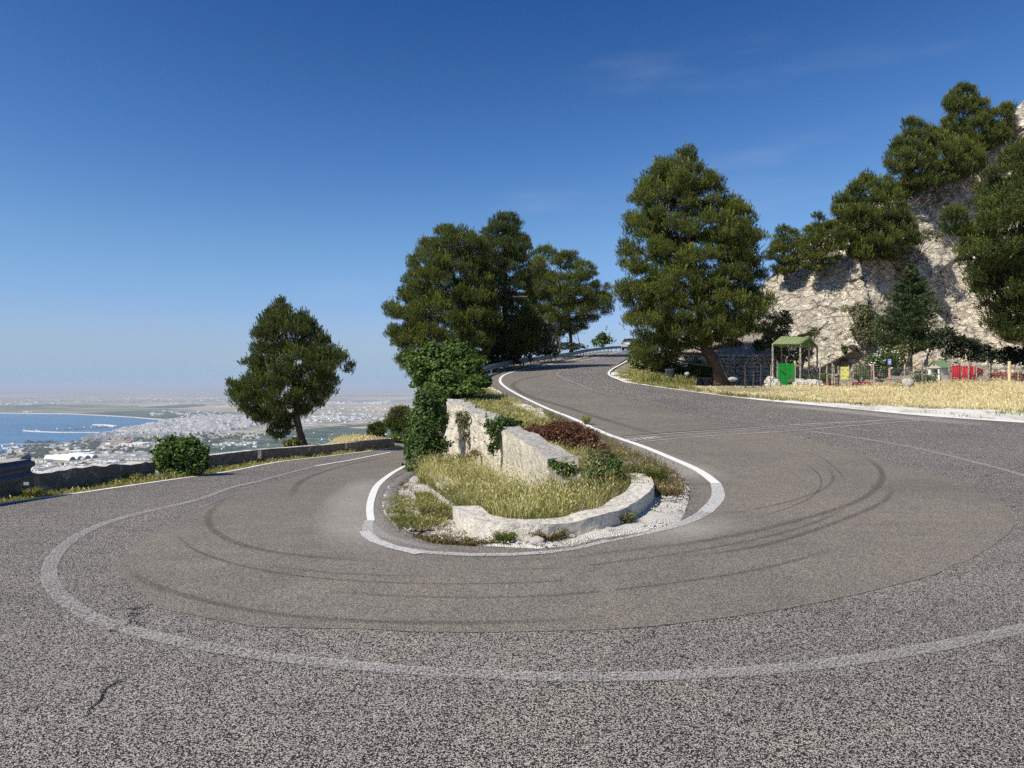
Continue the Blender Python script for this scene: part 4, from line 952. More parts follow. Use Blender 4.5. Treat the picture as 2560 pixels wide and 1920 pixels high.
X, Y = plain_pt(397, 1112, .6); a = MB(); a.tube([(X, Y, PZ), (X, Y, PZ + 34)], [1.6, .9], 8); a.box((X, Y, PZ + 34), (4, 4, 1.2)); tag(a.build('lattice_mast', M_TW[3]), 'thin white mast standing above the round bush', 'mast')
def mole(name, L, w, h, mat, lab, cat):
    pts = smooth_path([plain_pt(x, y, 2) for x, y in L], 40); q = offset(pts, w)
    mb = MB(); n = len(pts); V = []
    for a_, b2 in zip(pts, q): V += [(a_[0], a_[1], PZ), (a_[0], a_[1], PZ + h), (b2[0], b2[1], PZ + h), (b2[0], b2[1], PZ)]
    mb.add(V, [(i * 4 + j, i * 4 + j + 1, i * 4 + j + 5, i * 4 + j + 4) for i in range(n - 1) for j in range(3)] + [(0, 1, 2, 3), tuple((n - 1) * 4 + j for j in (3, 2, 1, 0))])
    return tag(mb.build(name, mat), lab, cat)
M_MOLE = simple('mole_stone', (.72, .69, .62), scale=.05); M_MOLED = simple('dark_jetty', (.17, .19, .19), scale=.05)
mole('breakwater', [(57, 1077.5), (90, 1079.5), (150, 1081.5), (250, 1081.8)], 14, 6, M_MOLE, 'long thin white breakwater with a beacon at its seaward end', 'breakwater')
mole('breakwater', [(231, 1062.8), (262, 1064), (283, 1067.5)], 34, 8, M_MOLE, 'short thick white breakwater on the far side of the harbour', 'breakwater')
mole('jetty', [(145, 1075.3), (190, 1073.2), (240, 1070), (268, 1068)], 20, 5, M_MOLED, 'dark jetty between the two white breakwaters', 'jetty')
X, Y = plain_pt(61, 1078, 1); a = MB(); a.tube([(X, Y, PZ), (X, Y, PZ + 16)], [3.2, 2.4], 10); a.tube([(X, Y, PZ + 16), (X, Y, PZ + 19)], [3.2, 1], 10); tag(a.build('harbour_beacon', M_TW[3]), 'white beacon at the tip of the long breakwater', 'beacon')
for i, (x, y, l) in enumerate([(153, 1074.8, 60), (183, 1073.4, 45), (222, 1071.3, 70), (236, 1070.3, 40), (258, 1068.5, 60), (98, 1078.2, 26)]):
    X, Y = plain_pt(x, y, 2); e = empty('ship', ['dark ship moored nearest the seaward tip of the jetty', 'second ship along the dark jetty from its tip', 'largest ship moored midway along the dark jetty', 'small ship just inland of the largest one on the jetty', 'ship lying at the landward end of the dark jetty', 'small pale boat floating just off the long breakwater'][i], 'ship', 'ships in the harbour', (X, Y - 14, PZ + 1))
    a = MB(); a.prism([(-l / 2, -5, 0), (l / 2, -5, 0), (l / 2 + 5, -5, 7), (-l / 2 - 2, -5, 7)], (0, 10, 0)); a.build('hull', M_MOLED if i < 5 else M_TW[3], e)
    a = MB(); a.box((-l * .3, 0, 11), (l * .2, 8, 9)); a.build('deckhouse', M_TW[i % 4], e)
pr = empty('long_pier', 'straight grey pier on piles running out to sea', 'pier')
pa = plain_pt(-160, 1111, 10); pb = plain_pt(104, 1109.5, 10); pc = plain_pt(205, 1104.5, 10)
a = MB(); 
for u, v in ((pa, pb), (pb, pc)):
    d = np.array(v) - np.array(u); L = np.linalg.norm(d); a.box(((u[0] + v[0]) / 2, (u[1] + v[1]) / 2, PZ + 9 + (0 if u is pa else .01)), (L, 14, 2.2), rz=math.atan2(d[1], d[0]))
a.build('deck', M_TW[2], pr)
a = MB(); n_ = 22
for i in range(n_):
    q = np.array(pa) + (np.array(pb) - np.array(pa)) * i / n_; pile = MB(); pile.box((q[0], q[1], PZ + 3.9), (9, 12, 8)); pile.build('pile', M_TW[2], pr)
# dark trees dotted over the near plain
T = []; tt = []
def far_trees(n, xr, yr, thr=0):
    k = 0
    while k < n:
        x, y = r3.uniform(*xr), r3.uniform(*yr)
        k += 1
        if vnoise(x / 9 + 40, y / 2.2) < thr: continue
        X, Y = plain_pt(x, y); s_ = r3.uniform(5, 10)
        base = oc * np.array([s_ * 1.2, s_, s_ * .8]) * r2.uniform(.75, 1.25, (6, 1)) + np.array([X, Y, PZ + s_ * .55])
        for f in of + [(a_[1], a_[0], 5) for a_ in of]: T.append(base[list(f)]); tt.append(r3.random())
far_trees(900, (60, 250), (1104, 1128), .05); far_trees(800, (200, 380), (1117, 1133), .05); far_trees(500, (0, 120), (1128, 1146), 0); far_trees(400, (130, 430), (1160, 1185), .2)
far_trees(600, (280, 640), (1084, 1100), .05); far_trees(300, (400, 640), (1040, 1080), .15); far_trees(500, (330, 560), (1095, 1110), .1)
tag(tris('far_trees', np.array(T), foliage('far_tree_green', (.020, .035, .018), (.035, .055, .028), (.06, .08, .04), 0), tint=tt), kind='stuff')

# ------------------------------------------------------------------ plants: generators
def fib(n):
    i = np.arange(n) + .5; ph = np.arccos(1 - 2 * i / n); th = math.pi * (1 + 5 ** .5) * i
    return np.stack([np.cos(th) * np.sin(ph), np.sin(th) * np.sin(ph), np.cos(ph)], 1)
def norm(v): return v / (np.linalg.norm(v, axis=-1, keepdims=True) + 1e-9)
def clump(seed, ns=15, nn=18, up=.8, ln=.28, wd=.055):
    g = np.random.default_rng(seed); d = fib(ns * 2); d = d[d[:, 2] > -.45]; d = norm(d + g.normal(0, .18, d.shape))
    tip = d * g.uniform(.68, 1.0, (len(d), 1)) * np.array([1, 1, .95]) + np.array([0, 0, .12]) * g.uniform(0, 2, (len(d), 1)); ax = norm(d * .6 + np.array([0, 0, up]))
    out = []; TT_ = []
    for p, a in zip(tip, ax):
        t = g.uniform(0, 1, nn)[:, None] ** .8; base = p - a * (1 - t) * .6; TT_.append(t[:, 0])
        r = g.normal(0, 1, (nn, 3)); r = norm(r - (r @ a)[:, None] * a)
        dr = norm(a * .9 + r * .6); s = norm(np.cross(dr, g.normal(0, 1, (nn, 3))))
        L = ln * g.uniform(.7, 1.2, (nn, 1)); out.append(np.stack([base - s * wd / 2, base + s * wd / 2, base + dr * L], 1))
    T_ = np.concatenate(out); clump.t[T_.shape[0] * 1000003 + int(abs(T_[0, 0, 0]) * 1e6)] = np.concatenate(TT_); return T_
clump.t = {}
CL = [clump(i) for i in range(5)]
def place(cl, C, Rr, g, squash=None):
    """clump templates at centres C with radius Rr"""
    T, tt = [], []
    for i, (c, r) in enumerate(zip(C, Rr)):
        b = cl[g.integers(len(cl))]; a = g.uniform(0, 2 * math.pi); ca, sa = math.cos(a), math.sin(a)
        M = np.array([[ca, -sa, 0], [sa, ca, 0], [0, 0, 1]]) * r; M[2] *= g.uniform(.75, 1.1)
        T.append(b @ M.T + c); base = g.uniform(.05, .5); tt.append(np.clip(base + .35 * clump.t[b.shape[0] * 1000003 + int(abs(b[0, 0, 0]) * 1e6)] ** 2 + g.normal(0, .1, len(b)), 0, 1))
    return np.concatenate(T), np.concatenate(tt)
def poly_cloud(poly, Y0, n, r_m, g, dr=.75, back=.3, shell=.45, sp_min=1.22, inset=.5):
    """points filling a volume whose outline, seen from the road, is poly; r_m is clump radius in metres"""
    poly = np.asarray(poly, float); rp = r_m * F / Y0 * .72
    y0, y1 = poly[:, 1].min(), poly[:, 1].max(); out = []; tries = 0; R_ = []
    wmax = 0
    while len(out) < n and tries < n * 30:
        tries += 1
        y = g.uniform(y0, y1); xs = []
        j = len(poly) - 1
        for i in range(len(poly)):
            if (poly[i, 1] > y) != (poly[j, 1] > y): xs.append(poly[j, 0] + (y - poly[j, 1]) * (poly[i, 0] - poly[j, 0]) / (poly[i, 1] - poly[j, 1]))
            j = i
        if len(xs) < 2: continue
        xs.sort(); L, Rr = xs[0], xs[-1]; w = (Rr - L) / 2; c = (L + Rr) / 2
        sc = g.uniform(.75, 1.2)
        th = g.uniform(-math.pi, 0) if g.random() > back else g.uniform(0, math.pi)
        rad = math.sqrt(g.uniform(shell ** 2, 1)); u = rad * math.cos(th)
        x = c + u * w
        if not inpoly(np.array([x]), np.array([y]), poly)[0]: continue
        # keep the clump inside the outline
        m = rp * sc * inset
        ok = all(inpoly(np.array([x + a * m]), np.array([y + b * m]), poly)[0] for a, b in ((1, 0), (-1, 0), (0, -1), (0, 1)))
        if not ok:
            sc *= .62; m = rp * sc * inset
            if not all(inpoly(np.array([x + a * m]), np.array([y + b * m]), poly)[0] for a, b in ((1, 0), (-1, 0), (0, -1), (0, 1))): continue
        Y = Y0 + rad * math.sin(th) * w / F * Y0 * dr
        p = np.array(P(x, y, Y))
        if out and sp_min:
            dd = np.linalg.norm(np.array(out[-400:]) - p, axis=1).min()
            if dd < r_m * sc * sp_min: continue
        out.append(p); R_.append(r_m * sc)
    return np.array(out), np.array(R_)
def limbs(mb, trunk, targets, r0, g, k=18, rad=.05):
    tr = np.array(trunk, float)
    for i in g.choice(len(targets), min(k, len(targets)), replace=False):
        t = targets[i]; j = np.argmin(np.abs(tr[:, 2] - (t[2] - .35 * np.linalg.norm(t[:2] - tr[len(tr) // 2, :2])))); a = tr[j]
        m_ = (a + t) / 2 + np.array([0, 0, -.08 * np.linalg.norm(t - a)]) + g.normal(0, .06, 3)
        mb.tube([a, m_, t], [rad, rad * .6, rad * .25], 5, jit=.15)
def lobes(C, Rr, g, k=11):
    out, rr = [], []; P_, D_, S_ = [], [], []
    for c, r in zip(C, Rr):
        d = fib(k * 2); d = d[d[:, 2] > -.3]; d = norm(d + g.normal(0, .25, d.shape)); n = len(d)
        out.append(c + d * np.array([1, 1, 1.0]) * r * g.uniform(.42, .8, (n, 1))); rr.append(r * g.uniform(.32, .50, n))
        e = fib(26); e = norm(e[e[:, 2] > -.25] + g.normal(0, .25, (int((e[:, 2] > -.25).sum()), 3))); P_.append(c + e * np.array([1, 1, 1.0]) * r * g.uniform(.78, 1.02, (len(e), 1))); D_.append(norm(e * .55 + np.array([0, 0, 1.0]) + g.normal(0, .2, e.shape))); S_.append(g.uniform(.26, .50, len(e)) * r ** .5)
        out.append(c[None] - np.array([[0, 0, r * .1]])); rr.append(np.array([r * .5]))
    lobes.tone = np.concatenate([np.full(len(a), g.uniform(-.12, .22)) for a in P_]); lobes.pl = (np.concatenate(P_), np.concatenate(D_), np.concatenate(S_))
    return np.concatenate(out), np.concatenate(rr)
def plumes(P_, D_, S_, g, nn=20):
    """upright needle candles on the outside of the crown"""
    n = len(P_); t = g.uniform(0, 1, (n, nn, 1)); r = g.normal(0, 1, (n, nn, 3)); a = D_[:, None]; r = norm(r - (r * a).sum(-1, keepdims=True) * a)
    base = P_[:, None] + a * S_[:, None, None] * (t - .35) * .85; dr = norm(a * 1.0 + r * .55); L = S_[:, None, None] * .30 * g.uniform(.7, 1.2, (n, nn, 1)); s = norm(np.cross(dr, g.normal(0, 1, (n, nn, 3)))) * .012
    T = np.stack([base - s, base + s, base + dr * L], 2).reshape(-1, 3, 3); tt = np.clip(.35 + .4 * t[..., 0] + g.normal(0, .12, (n, 1)) + g.normal(0, .08, (n, nn)), 0, 1).ravel(); return T, tt
def pine(poly, Y0, trunk_px, r_tr, lab, seed, n=420, r_m=.5, mat=None, name='pine_tree', dr=.75, cl=None, group=None, bark_m=None, nl=22, back=.3, shell=.45, base_z=None, inset=.5):
    g = np.random.default_rng(seed)
    C, Rr = poly_cloud(poly, Y0, n, r_m, g, dr, back, shell, inset=inset)
    L0 = C
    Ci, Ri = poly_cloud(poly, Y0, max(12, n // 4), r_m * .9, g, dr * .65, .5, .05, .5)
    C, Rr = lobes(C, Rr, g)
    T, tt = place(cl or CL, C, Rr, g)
    T2, t2 = plumes(*lobes.pl, g); t2 = np.clip(t2 + np.repeat(lobes.tone, 20), 0, 1); T3, t3 = place(cl or CL, Ci, Ri * .9, g); T = np.concatenate([T, T2, T3]); tt = np.concatenate([tt, t2, t3 * .25])  # inner clumps tinted darker: shade of the crown gaps put into the colour
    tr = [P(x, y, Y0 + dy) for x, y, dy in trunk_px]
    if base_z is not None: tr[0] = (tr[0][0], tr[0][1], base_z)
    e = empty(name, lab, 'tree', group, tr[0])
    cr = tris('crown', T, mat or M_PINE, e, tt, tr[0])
    mb = MB(); trp = smooth_path(tr, .25) if False else np.array(tr)
    pts = []
    for i in range(len(tr) - 1):
        for k in range(4): pts.append(np.array(tr[i]) * (1 - k / 4) + np.array(tr[i + 1]) * k / 4)
    pts.append(np.array(tr[-1])); nP = len(pts)
    mb.tube(pts, [r_tr * (1.25 if i == 0 else 1) * (1 - .8 * i / nP) for i in range(nP)], 10, jit=.12)
    limbs(mb, pts, L0, r_tr, g, nl, max(.03, r_tr * .28))
    mb.v = [(a - tr[0][0], b - tr[0][1], c - tr[0][2]) for a, b, c in mb.v]
    mb.build('trunk', bark_m or M_BARK, e, smooth=True)
    return e, C
def leaves(C, n, size, g, up=.4, shell=.6, flat=.55):
    """leaf cards round blobs C = [(x,y,z,rx,ry,rz)...]"""
    C = np.array(C, float); S_ = []
    for q_ in C:
        for _ in range(6):
            d_ = norm(g.normal(0, 1, 3)); f_ = g.uniform(.35, .6); S_.append(np.r_[q_[:3] + d_ * q_[3:6] * g.uniform(.5, .92), q_[3:6] * f_])
    C = np.vstack([C * np.array([1, 1, 1, .9, .9, .9]), np.array(S_)]); v = C[:, 3] * C[:, 5]; k = g.choice(len(C), n, p=v / v.sum())
    ns = max(4, n // 160); ks = g.choice(len(C), ns, p=v / v.sum()); ds = norm(g.normal(0, 1, (ns, 3)) + np.array([0, 0, .5])); ps = C[ks, :3] + ds * C[ks, 3:6]; dd_ = norm(ds + np.array([0, 0, .7]) + g.normal(0, .3, (ns, 3)))
    d = norm(g.normal(0, 1, (n, 3))); d[:, 2] = np.where(d[:, 2] < -.6, -d[:, 2], d[:, 2])
    lump = 1 + .42 * fbm(C[k, 0] * 3 + d[:, 0] * 3.2, C[k, 1] * 3 + d[:, 1] * 3.2, C[k, 2] * 3 + d[:, 2] * 3.2) + np.where(g.random(n) < .1, g.uniform(0, .22, n), 0)
    p = C[k, :3] + d * C[k, 3:6] * (g.uniform(shell, 1.05, (n, 1)) * lump[:, None])
    m9 = ns * 9; i9 = np.repeat(np.arange(ns), 9); u9 = g.uniform(0, 1, (m9, 1)); p[:m9] = ps[i9] + dd_[i9] * u9 * size * g.uniform(3, 6, (ns, 1))[i9] + g.normal(0, size * .4, (m9, 3))
    nrm = norm(d * .7 + np.array([0, 0, up]) + g.normal(0, .45, (n, 3)))
    a = norm(np.cross(nrm, g.normal(0, 1, (n, 3)))); b = np.cross(nrm, a)
    s = size * g.uniform(.6, 1.3, (n, 1))
    tipv = p + a * s; base = p - a * s * .6; l = p + b * s * flat + nrm * s * .12; r = p - b * s * flat + nrm * s * .12
    T = np.concatenate([np.stack([base, l, tipv], 1), np.stack([base, tipv, r], 1)])
    tt = np.clip(g.normal(.45, .2, n), 0, 1); return T, np.concatenate([tt, tt])
def bush(name, blobs_px, Y0, n, size, mat, lab, seed, cat='bush', group=None, stem=True, cards=True, up=.4, extra=None, dr=1.0):
    """blobs_px: (px, py, rx, ry, dY)"""
    g = np.random.default_rng(seed); C = []
    for x, y, rx, ry, dy in blobs_px:
        Y = Y0 + dy; p = P(x, y, Y); C.append((*p, rx / F * Y, rx / F * Y * dr, ry / F * Y))
    T, tt = leaves(C, n, size, g, up)
    bot = min(C, key=lambda q: q[2] - q[5]); base = np.array([np.mean([q[0] for q in C]), np.mean([q[1] for q in C]), bot[2] - bot[5]])
    e = empty(name, lab, cat, group, tuple(base))
    tris('foliage', T, mat, e, tt, tuple(base))
    if stem:
        mb = MB()
        for q in C:
            for _ in range(3):
                t = np.array(q[:3]) + g.normal(0, .5, 3) * np.array(q[3:6]); mb.tube([base * 0 + (0, 0, -.1), (t - base) * .5 + g.normal(0, .05, 3), t - base], [.035, .022, .01], 5)
        mb.build('stem', M_BARKG, e)
    if extra:
        mt, k, s_, nm_ = extra; T, tt = leaves(C, k, s_, g, .2, .95); tris(nm_, T, mt, e, tt, tuple(base))
    return e
def grass(name, X, Y, hmin, hmax, mat, g, z=None, wd=.012, lean=.35, lean_dir=None, head=0, tintc=.5, tints=.22, kind='stuff', parent=None, lab=None, cat=None, loc=None):
    n = len(X); z = zfun(X, Y) if z is None else z
    h = g.uniform(hmin, hmax, n) * np.clip(1 + .9 * fbm(X * 2.2, Y * 2.2), .45, 1.6); a = g.uniform(0, 2 * math.pi, n); L = g.uniform(.1, lean, n) * h
    dx, dy = np.cos(a) * L, np.sin(a) * L
    if lean_dir is not None: dx = dx + lean_dir[0] * h; dy = dy + lean_dir[1] * h
    b = g.uniform(0, 2 * math.pi, n); wx, wy = np.cos(b) * wd / 2, np.sin(b) * wd / 2
    p = np.stack([X, Y, z - .02], 1); w = np.stack([wx, wy, 0 * wx], 1); m_ = p + np.stack([dx * .35, dy * .35, h * .6], 1); t_ = p + np.stack([dx, dy, h * .98], 1)
    T = [np.stack([p - w, p + w, m_ + w * .8], 1), np.stack([p - w, m_ + w * .8, m_ - w * .8], 1), np.stack([m_ - w * .8, m_ + w * .8, t_], 1)]
    tt = np.clip(g.normal(tintc, tints, n), 0, 1); TT = [tt, tt, tt]
    if head:
        k = g.random(n) < head; d = norm(t_ - m_)[k] * .45; s = norm(np.cross(d, g.normal(0, 1, d.shape))) * wd * 1.1; e_ = t_[k] + d * .02
        T += [np.stack([e_ - d * .07, e_ - d * .03 + s, e_ + d * .03], 1), np.stack([e_ - d * .07, e_ + d * .03, e_ - d * .03 - s], 1)]; TT += [np.clip(tt[k] + .15, 0, 1)] * 2
    o = tris(name, np.concatenate(T), mat, parent, np.concatenate(TT), loc)
    return tag(o, lab, cat, kind=kind)

# ------------------------------------------------------------------ the pines
single = [(682, 755), (700, 743), (716, 746), (714, 769), (731, 775), (742, 790), (749, 776), (764, 775), (772, 793), (789, 807), (807, 824), (808, 842), (820, 843), (838, 850), (842, 877), (859, 874), (877, 888), (890, 914), (875, 938), (860, 956),
          (843, 970), (835, 988), (812, 1008), (807, 1022), (780, 1034), (757, 1043), (736, 1047), (731, 1070), (728, 1086), (703, 1103), (672, 1097), (666, 1080), (676, 1064), (650, 1067), (627, 1047), (601, 1031), (584, 1014), (578, 1000), (567, 986),
          (556, 962), (566, 952), (578, 946), (590, 962), (605, 955), (606, 930), (600, 903), (610, 884), (624, 884), (622, 862), (645, 872), (642, 856), (626, 836), (629, 814), (646, 830), (648, 816), (641, 797), (663, 795), (660, 777), (675, 770)]
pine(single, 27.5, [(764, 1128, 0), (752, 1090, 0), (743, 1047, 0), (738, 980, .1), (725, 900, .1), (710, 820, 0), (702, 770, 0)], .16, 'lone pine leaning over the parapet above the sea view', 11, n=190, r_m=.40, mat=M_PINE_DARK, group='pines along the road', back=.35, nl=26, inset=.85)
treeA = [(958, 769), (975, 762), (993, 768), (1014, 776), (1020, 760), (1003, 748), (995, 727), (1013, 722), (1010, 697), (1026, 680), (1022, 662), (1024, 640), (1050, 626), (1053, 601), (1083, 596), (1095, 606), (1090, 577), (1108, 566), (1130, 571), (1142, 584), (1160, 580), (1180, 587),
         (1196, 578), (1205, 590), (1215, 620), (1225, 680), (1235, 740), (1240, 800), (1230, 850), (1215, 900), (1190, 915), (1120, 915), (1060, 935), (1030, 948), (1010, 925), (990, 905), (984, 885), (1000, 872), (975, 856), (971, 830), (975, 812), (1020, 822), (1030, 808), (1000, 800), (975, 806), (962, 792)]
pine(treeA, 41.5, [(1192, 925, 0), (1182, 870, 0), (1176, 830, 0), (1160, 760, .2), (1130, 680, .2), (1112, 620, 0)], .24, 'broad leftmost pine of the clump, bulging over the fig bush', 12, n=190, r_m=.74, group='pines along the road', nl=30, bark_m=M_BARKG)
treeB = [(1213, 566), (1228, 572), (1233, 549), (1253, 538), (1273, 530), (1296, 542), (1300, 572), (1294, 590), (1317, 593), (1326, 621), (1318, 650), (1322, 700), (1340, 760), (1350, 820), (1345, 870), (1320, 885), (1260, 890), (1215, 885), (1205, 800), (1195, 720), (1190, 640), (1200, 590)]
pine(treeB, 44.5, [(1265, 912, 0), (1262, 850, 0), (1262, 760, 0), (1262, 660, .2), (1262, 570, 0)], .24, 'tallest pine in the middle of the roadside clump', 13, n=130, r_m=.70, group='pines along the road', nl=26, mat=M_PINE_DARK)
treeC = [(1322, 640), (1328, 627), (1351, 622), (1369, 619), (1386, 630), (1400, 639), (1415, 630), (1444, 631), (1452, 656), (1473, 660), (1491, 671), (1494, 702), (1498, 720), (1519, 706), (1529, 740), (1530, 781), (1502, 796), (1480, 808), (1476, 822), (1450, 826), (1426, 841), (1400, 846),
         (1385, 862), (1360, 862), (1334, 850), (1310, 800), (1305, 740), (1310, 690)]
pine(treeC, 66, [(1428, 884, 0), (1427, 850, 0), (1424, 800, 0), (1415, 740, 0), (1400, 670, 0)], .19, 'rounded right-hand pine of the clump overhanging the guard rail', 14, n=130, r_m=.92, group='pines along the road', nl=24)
for i, (x, y0_, y1, w_) in enumerate([(1437, 884, 810, .14)]):
    pass
big = [(1700, 373), (1727, 372), (1738, 412), (1768, 428), (1795, 446), (1800, 430), (1822, 448), (1803, 490), (1793, 508), (1815, 506), (1828, 488), (1843, 512), (1869, 514), (1873, 562), (1886, 576), (1902, 566), (1912, 598), (1890, 620), (1905, 632), (1916, 676), (1914, 706), (1931, 732), (1926, 781), (1945, 795), (1930, 822),
       (1910, 835), (1861, 838), (1816, 862), (1775, 858), (1757, 880), (1730, 872), (1704, 880), (1680, 905), (1650, 925), (1615, 915), (1592, 893), (1585, 850), (1566, 800), (1556, 762), (1538, 744), (1546, 717), (1528, 694), (1555, 692), (1555, 669), (1542, 655), (1551, 609), (1568, 600), (1558, 549), (1567, 537), (1600, 557), (1603, 534),
       (1573, 497), (1576, 476), (1602, 476), (1607, 450), (1630, 446), (1636, 420), (1650, 400), (1672, 398), (1683, 415)]
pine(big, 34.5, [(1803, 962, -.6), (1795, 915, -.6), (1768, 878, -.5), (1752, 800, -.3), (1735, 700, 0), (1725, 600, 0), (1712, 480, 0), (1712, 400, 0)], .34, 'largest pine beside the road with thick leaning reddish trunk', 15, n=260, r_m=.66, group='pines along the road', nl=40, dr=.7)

# ------------------------------------------------------------------ the limestone cliff
cx = [1560, 1640, 1700, 1780, 1860, 1900, 1925, 1950, 2000, 2068, 2150, 2225, 2300, 2400, 2480, 2530, 2560, 2640, 2760, 2900]
cy = [900, 890, 870, 835, 790, 735, 695, 668, 610, 555, 512, 462, 430, 385, 325, 288, 256, 190, 130, 90]
by_ = lambda px: 41.0 + 1.2 * np.sin(px / 90.0)
nx_, nv = 520, 330
pxs = np.linspace(1640, 2900, nx_); V = []
vv = np.linspace(0, 1.32, nv)
PX, VV = np.meshgrid(pxs, vv)
Yb = by_(PX); zb_ = 1.25
top = np.interp(PX, cx, cy) + 6 * fbm(PX / 22, PX * 0)
sl = .42                                                   # metres back per metre up
tt_ = (960 - top) / F
zc = (EYE + tt_ * (Yb - sl * zb_)) / (1 - tt_ * sl); zc = np.maximum(zc, zb_ + .3); 
z = zb_ + (zc - zb_) * np.minimum(VV, 1); Yd = Yb + sl * (z - zb_)
over = np.clip(VV - 1, 0, None); Yd = Yd + over * 46; z = z - over * over * 18 + over * 3 * 0
X = (PX - 1280) / F * Yd
q = np.stack([X, Yd, z], -1)
n1 = fbm(q[..., 0] * .16, q[..., 1] * .16, q[..., 2] * .16, 3); n2 = fbm(q[..., 0] * .55 + 9, q[..., 1] * .55, q[..., 2] * .5, 5, .55); n3 = 1 - np.abs(fbm(q[..., 0] * .9 + 30, q[..., 1] * .9 + z * .3, q[..., 2] * .7, 4)) * 2
n4 = np.abs(fbm(q[..., 0] * 2.4, q[..., 1] * 2.4, q[..., 2] * 2.0, 4))
fade = np.clip(VV / .06, 0, 1) * np.where(VV > 1, np.clip(1.25 - VV, .2, 1), 1)
led = np.abs(((z + n1 * 2.5 + X * .18) * .55) % 1 - .5)
fu = q[..., 0] * .9 + q[..., 2] * .45 + n2 * .5; fv = q[..., 2] * .9 - q[..., 0] * .4
disp = (n1 * 1.6 + facet(fu, fv * .8, 3.2, .8, .5) + facet(fu + 50, fv * .9, 1.3, .22, .5, 7) + facet(fu + 90, fv, .45, .06, .35, 13) + n2 * .35) * fade
disp *= np.clip((PX - 1700) / 200, .35, 1)
q[..., 1] += -disp * .92 + .5; q[..., 2] += disp * .28 * (VV < 1)
cl_o = grid_mesh('cliff', q.reshape(-1, 3), nx_, nv, M_CLIFF, smooth=False)
tag(cl_o, kind='structure')
# scree and rubble slope at its foot
fx, fy = np.meshgrid(np.linspace(9, 40, 160), np.linspace(37.6, 43.5, 50))
hh = 1.45 + np.clip(fy - 38.6, 0, None) * .62 * np.interp(fx, [9, 12, 15, 20, 30], [.7, 1.0, .75, .5, .3]) + .22 * fbm(fx * .9, fy * .9) + .1 * np.abs(fbm(fx * 3, fy * 3)) + np.where(fx < 15.3, .0, 0)
hh = np.where((fx < 14.9) & (fy > 38.6), np.maximum(hh, 3.05 + (fy - 38.6) * .5 + .1 * fbm(fx * 2, fy * 2)), hh)
hh = np.where(fy < 38.3, 1.3, hh)
tag(grid_mesh('scree_slope', np.stack([fx, fy, hh], -1).reshape(-1, 3), 160, 50, M_SCREE), kind='structure')

def cliffY(px, py):
    t_ = (960 - py) / F; Yb = float(by_(px)); return (Yb - sl * (zb_ - EYE)) / (1 - sl * t_)
hill = [([(2378, 230), (2392, 212), (2407, 206), (2420, 208), (2444, 222), (2446, 250), (2462, 246), (2472, 262), (2468, 280), (2480, 276), (2494, 268), (2515, 258), (2534, 262), (2536, 290), (2532, 330), (2526, 356), (2494, 370), (2469, 384), (2420, 380), (2380, 372), (2350, 345), (2348, 322), (2360, 318), (2343, 298), (2350, 291), (2368, 296), (2374, 285), (2358, 266), (2358, 240)],
         [(2470, 430, 0), (2440, 380, 0), (2410, 300, 0), (2402, 225, 0)], 'highest pine on the cliff edge against the sky', 105, .62),
        ([(2256, 302), (2272, 294), (2290, 296), (2309, 304), (2318, 318), (2342, 318), (2362, 335), (2413, 350), (2466, 378), (2468, 410), (2440, 440), (2413, 458), (2350, 464), (2297, 481), (2284, 499), (2244, 507), (2222, 484), (2244, 464), (2236, 440), (2219, 430), (2211, 405), (2211, 380), (2229, 378), (2230, 346), (2260, 338)],
         [(2352, 505, 0), (2340, 470, 0), (2325, 400, 0), (2290, 320, 0)], 'wide spreading pine with bare roots hanging over the cliff face', 150, .66),
        ([(2146, 450), (2153, 436), (2172, 428), (2184, 448), (2205, 440), (2224, 438), (2240, 470), (2262, 500), (2283, 550), (2305, 588), (2296, 620), (2260, 640), (2225, 646), (2162, 662), (2118, 643), (2108, 603), (2104, 566), (2080, 549), (2079, 512), (2097, 487), (2116, 485), (2117, 462)],
         [(2215, 650, 0), (2205, 600, 0), (2180, 520, 0), (2170, 445, 0)], 'drooping middle pine spilling down the cliff below the wide one', 150, .62),
        ([(2034, 534), (2046, 521), (2062, 536), (2066, 552), (2090, 556), (2112, 566), (2120, 619), (2100, 652), (2056, 684), (2020, 680), (2003, 669), (2000, 600), (2014, 566), (2032, 566)],
         [(2060, 690, 0), (2055, 640, 0), (2048, 540, 0)], 'small scrubby pine on the cliff left of the drooping one', 70, .5),
        ([(1936, 580), (1947, 567), (1960, 565), (1999, 579), (2006, 610), (2008, 650), (1990, 684), (1958, 693), (1930, 680), (1916, 650), (1912, 635), (1930, 610)],
         [(1965, 700, 0), (1962, 660, 0), (1955, 590, 0)], 'lowest pine of the cliff row, just right of the big roadside pine', 60, .5)]
for i, (po, tr, lab, n, rm) in enumerate(hill):
    cxm = np.mean([p_[0] for p_ in po]); cym = max(p_[1] for p_ in po) * .6 + np.mean([p_[1] for p_ in po]) * .4
    pine(po, cliffY(cxm, cym) - 1.3, tr, .14, lab, 40 + i, n=n, r_m=rm, group='pines on the cliff', nl=20, dr=.42, mat=M_PINE, shell=.3, inset=.85)
darkp = [(2560, 350), (2551, 366), (2520, 384), (2494, 393), (2472, 418), (2470, 468), (2443, 494), (2457, 540), (2467, 572), (2440, 575), (2413, 566), (2399, 531), (2388, 511), (2375, 520), (2363, 550), (2370, 588), (2394, 603), (2400, 628), (2412, 650), (2417, 690), (2430, 720), (2452, 745), (2478, 782), (2470, 815), (2500, 850), (2560, 860), (2660, 870), (2760, 840), (2800, 700), (2780, 560), (2720, 430), (2640, 350)]
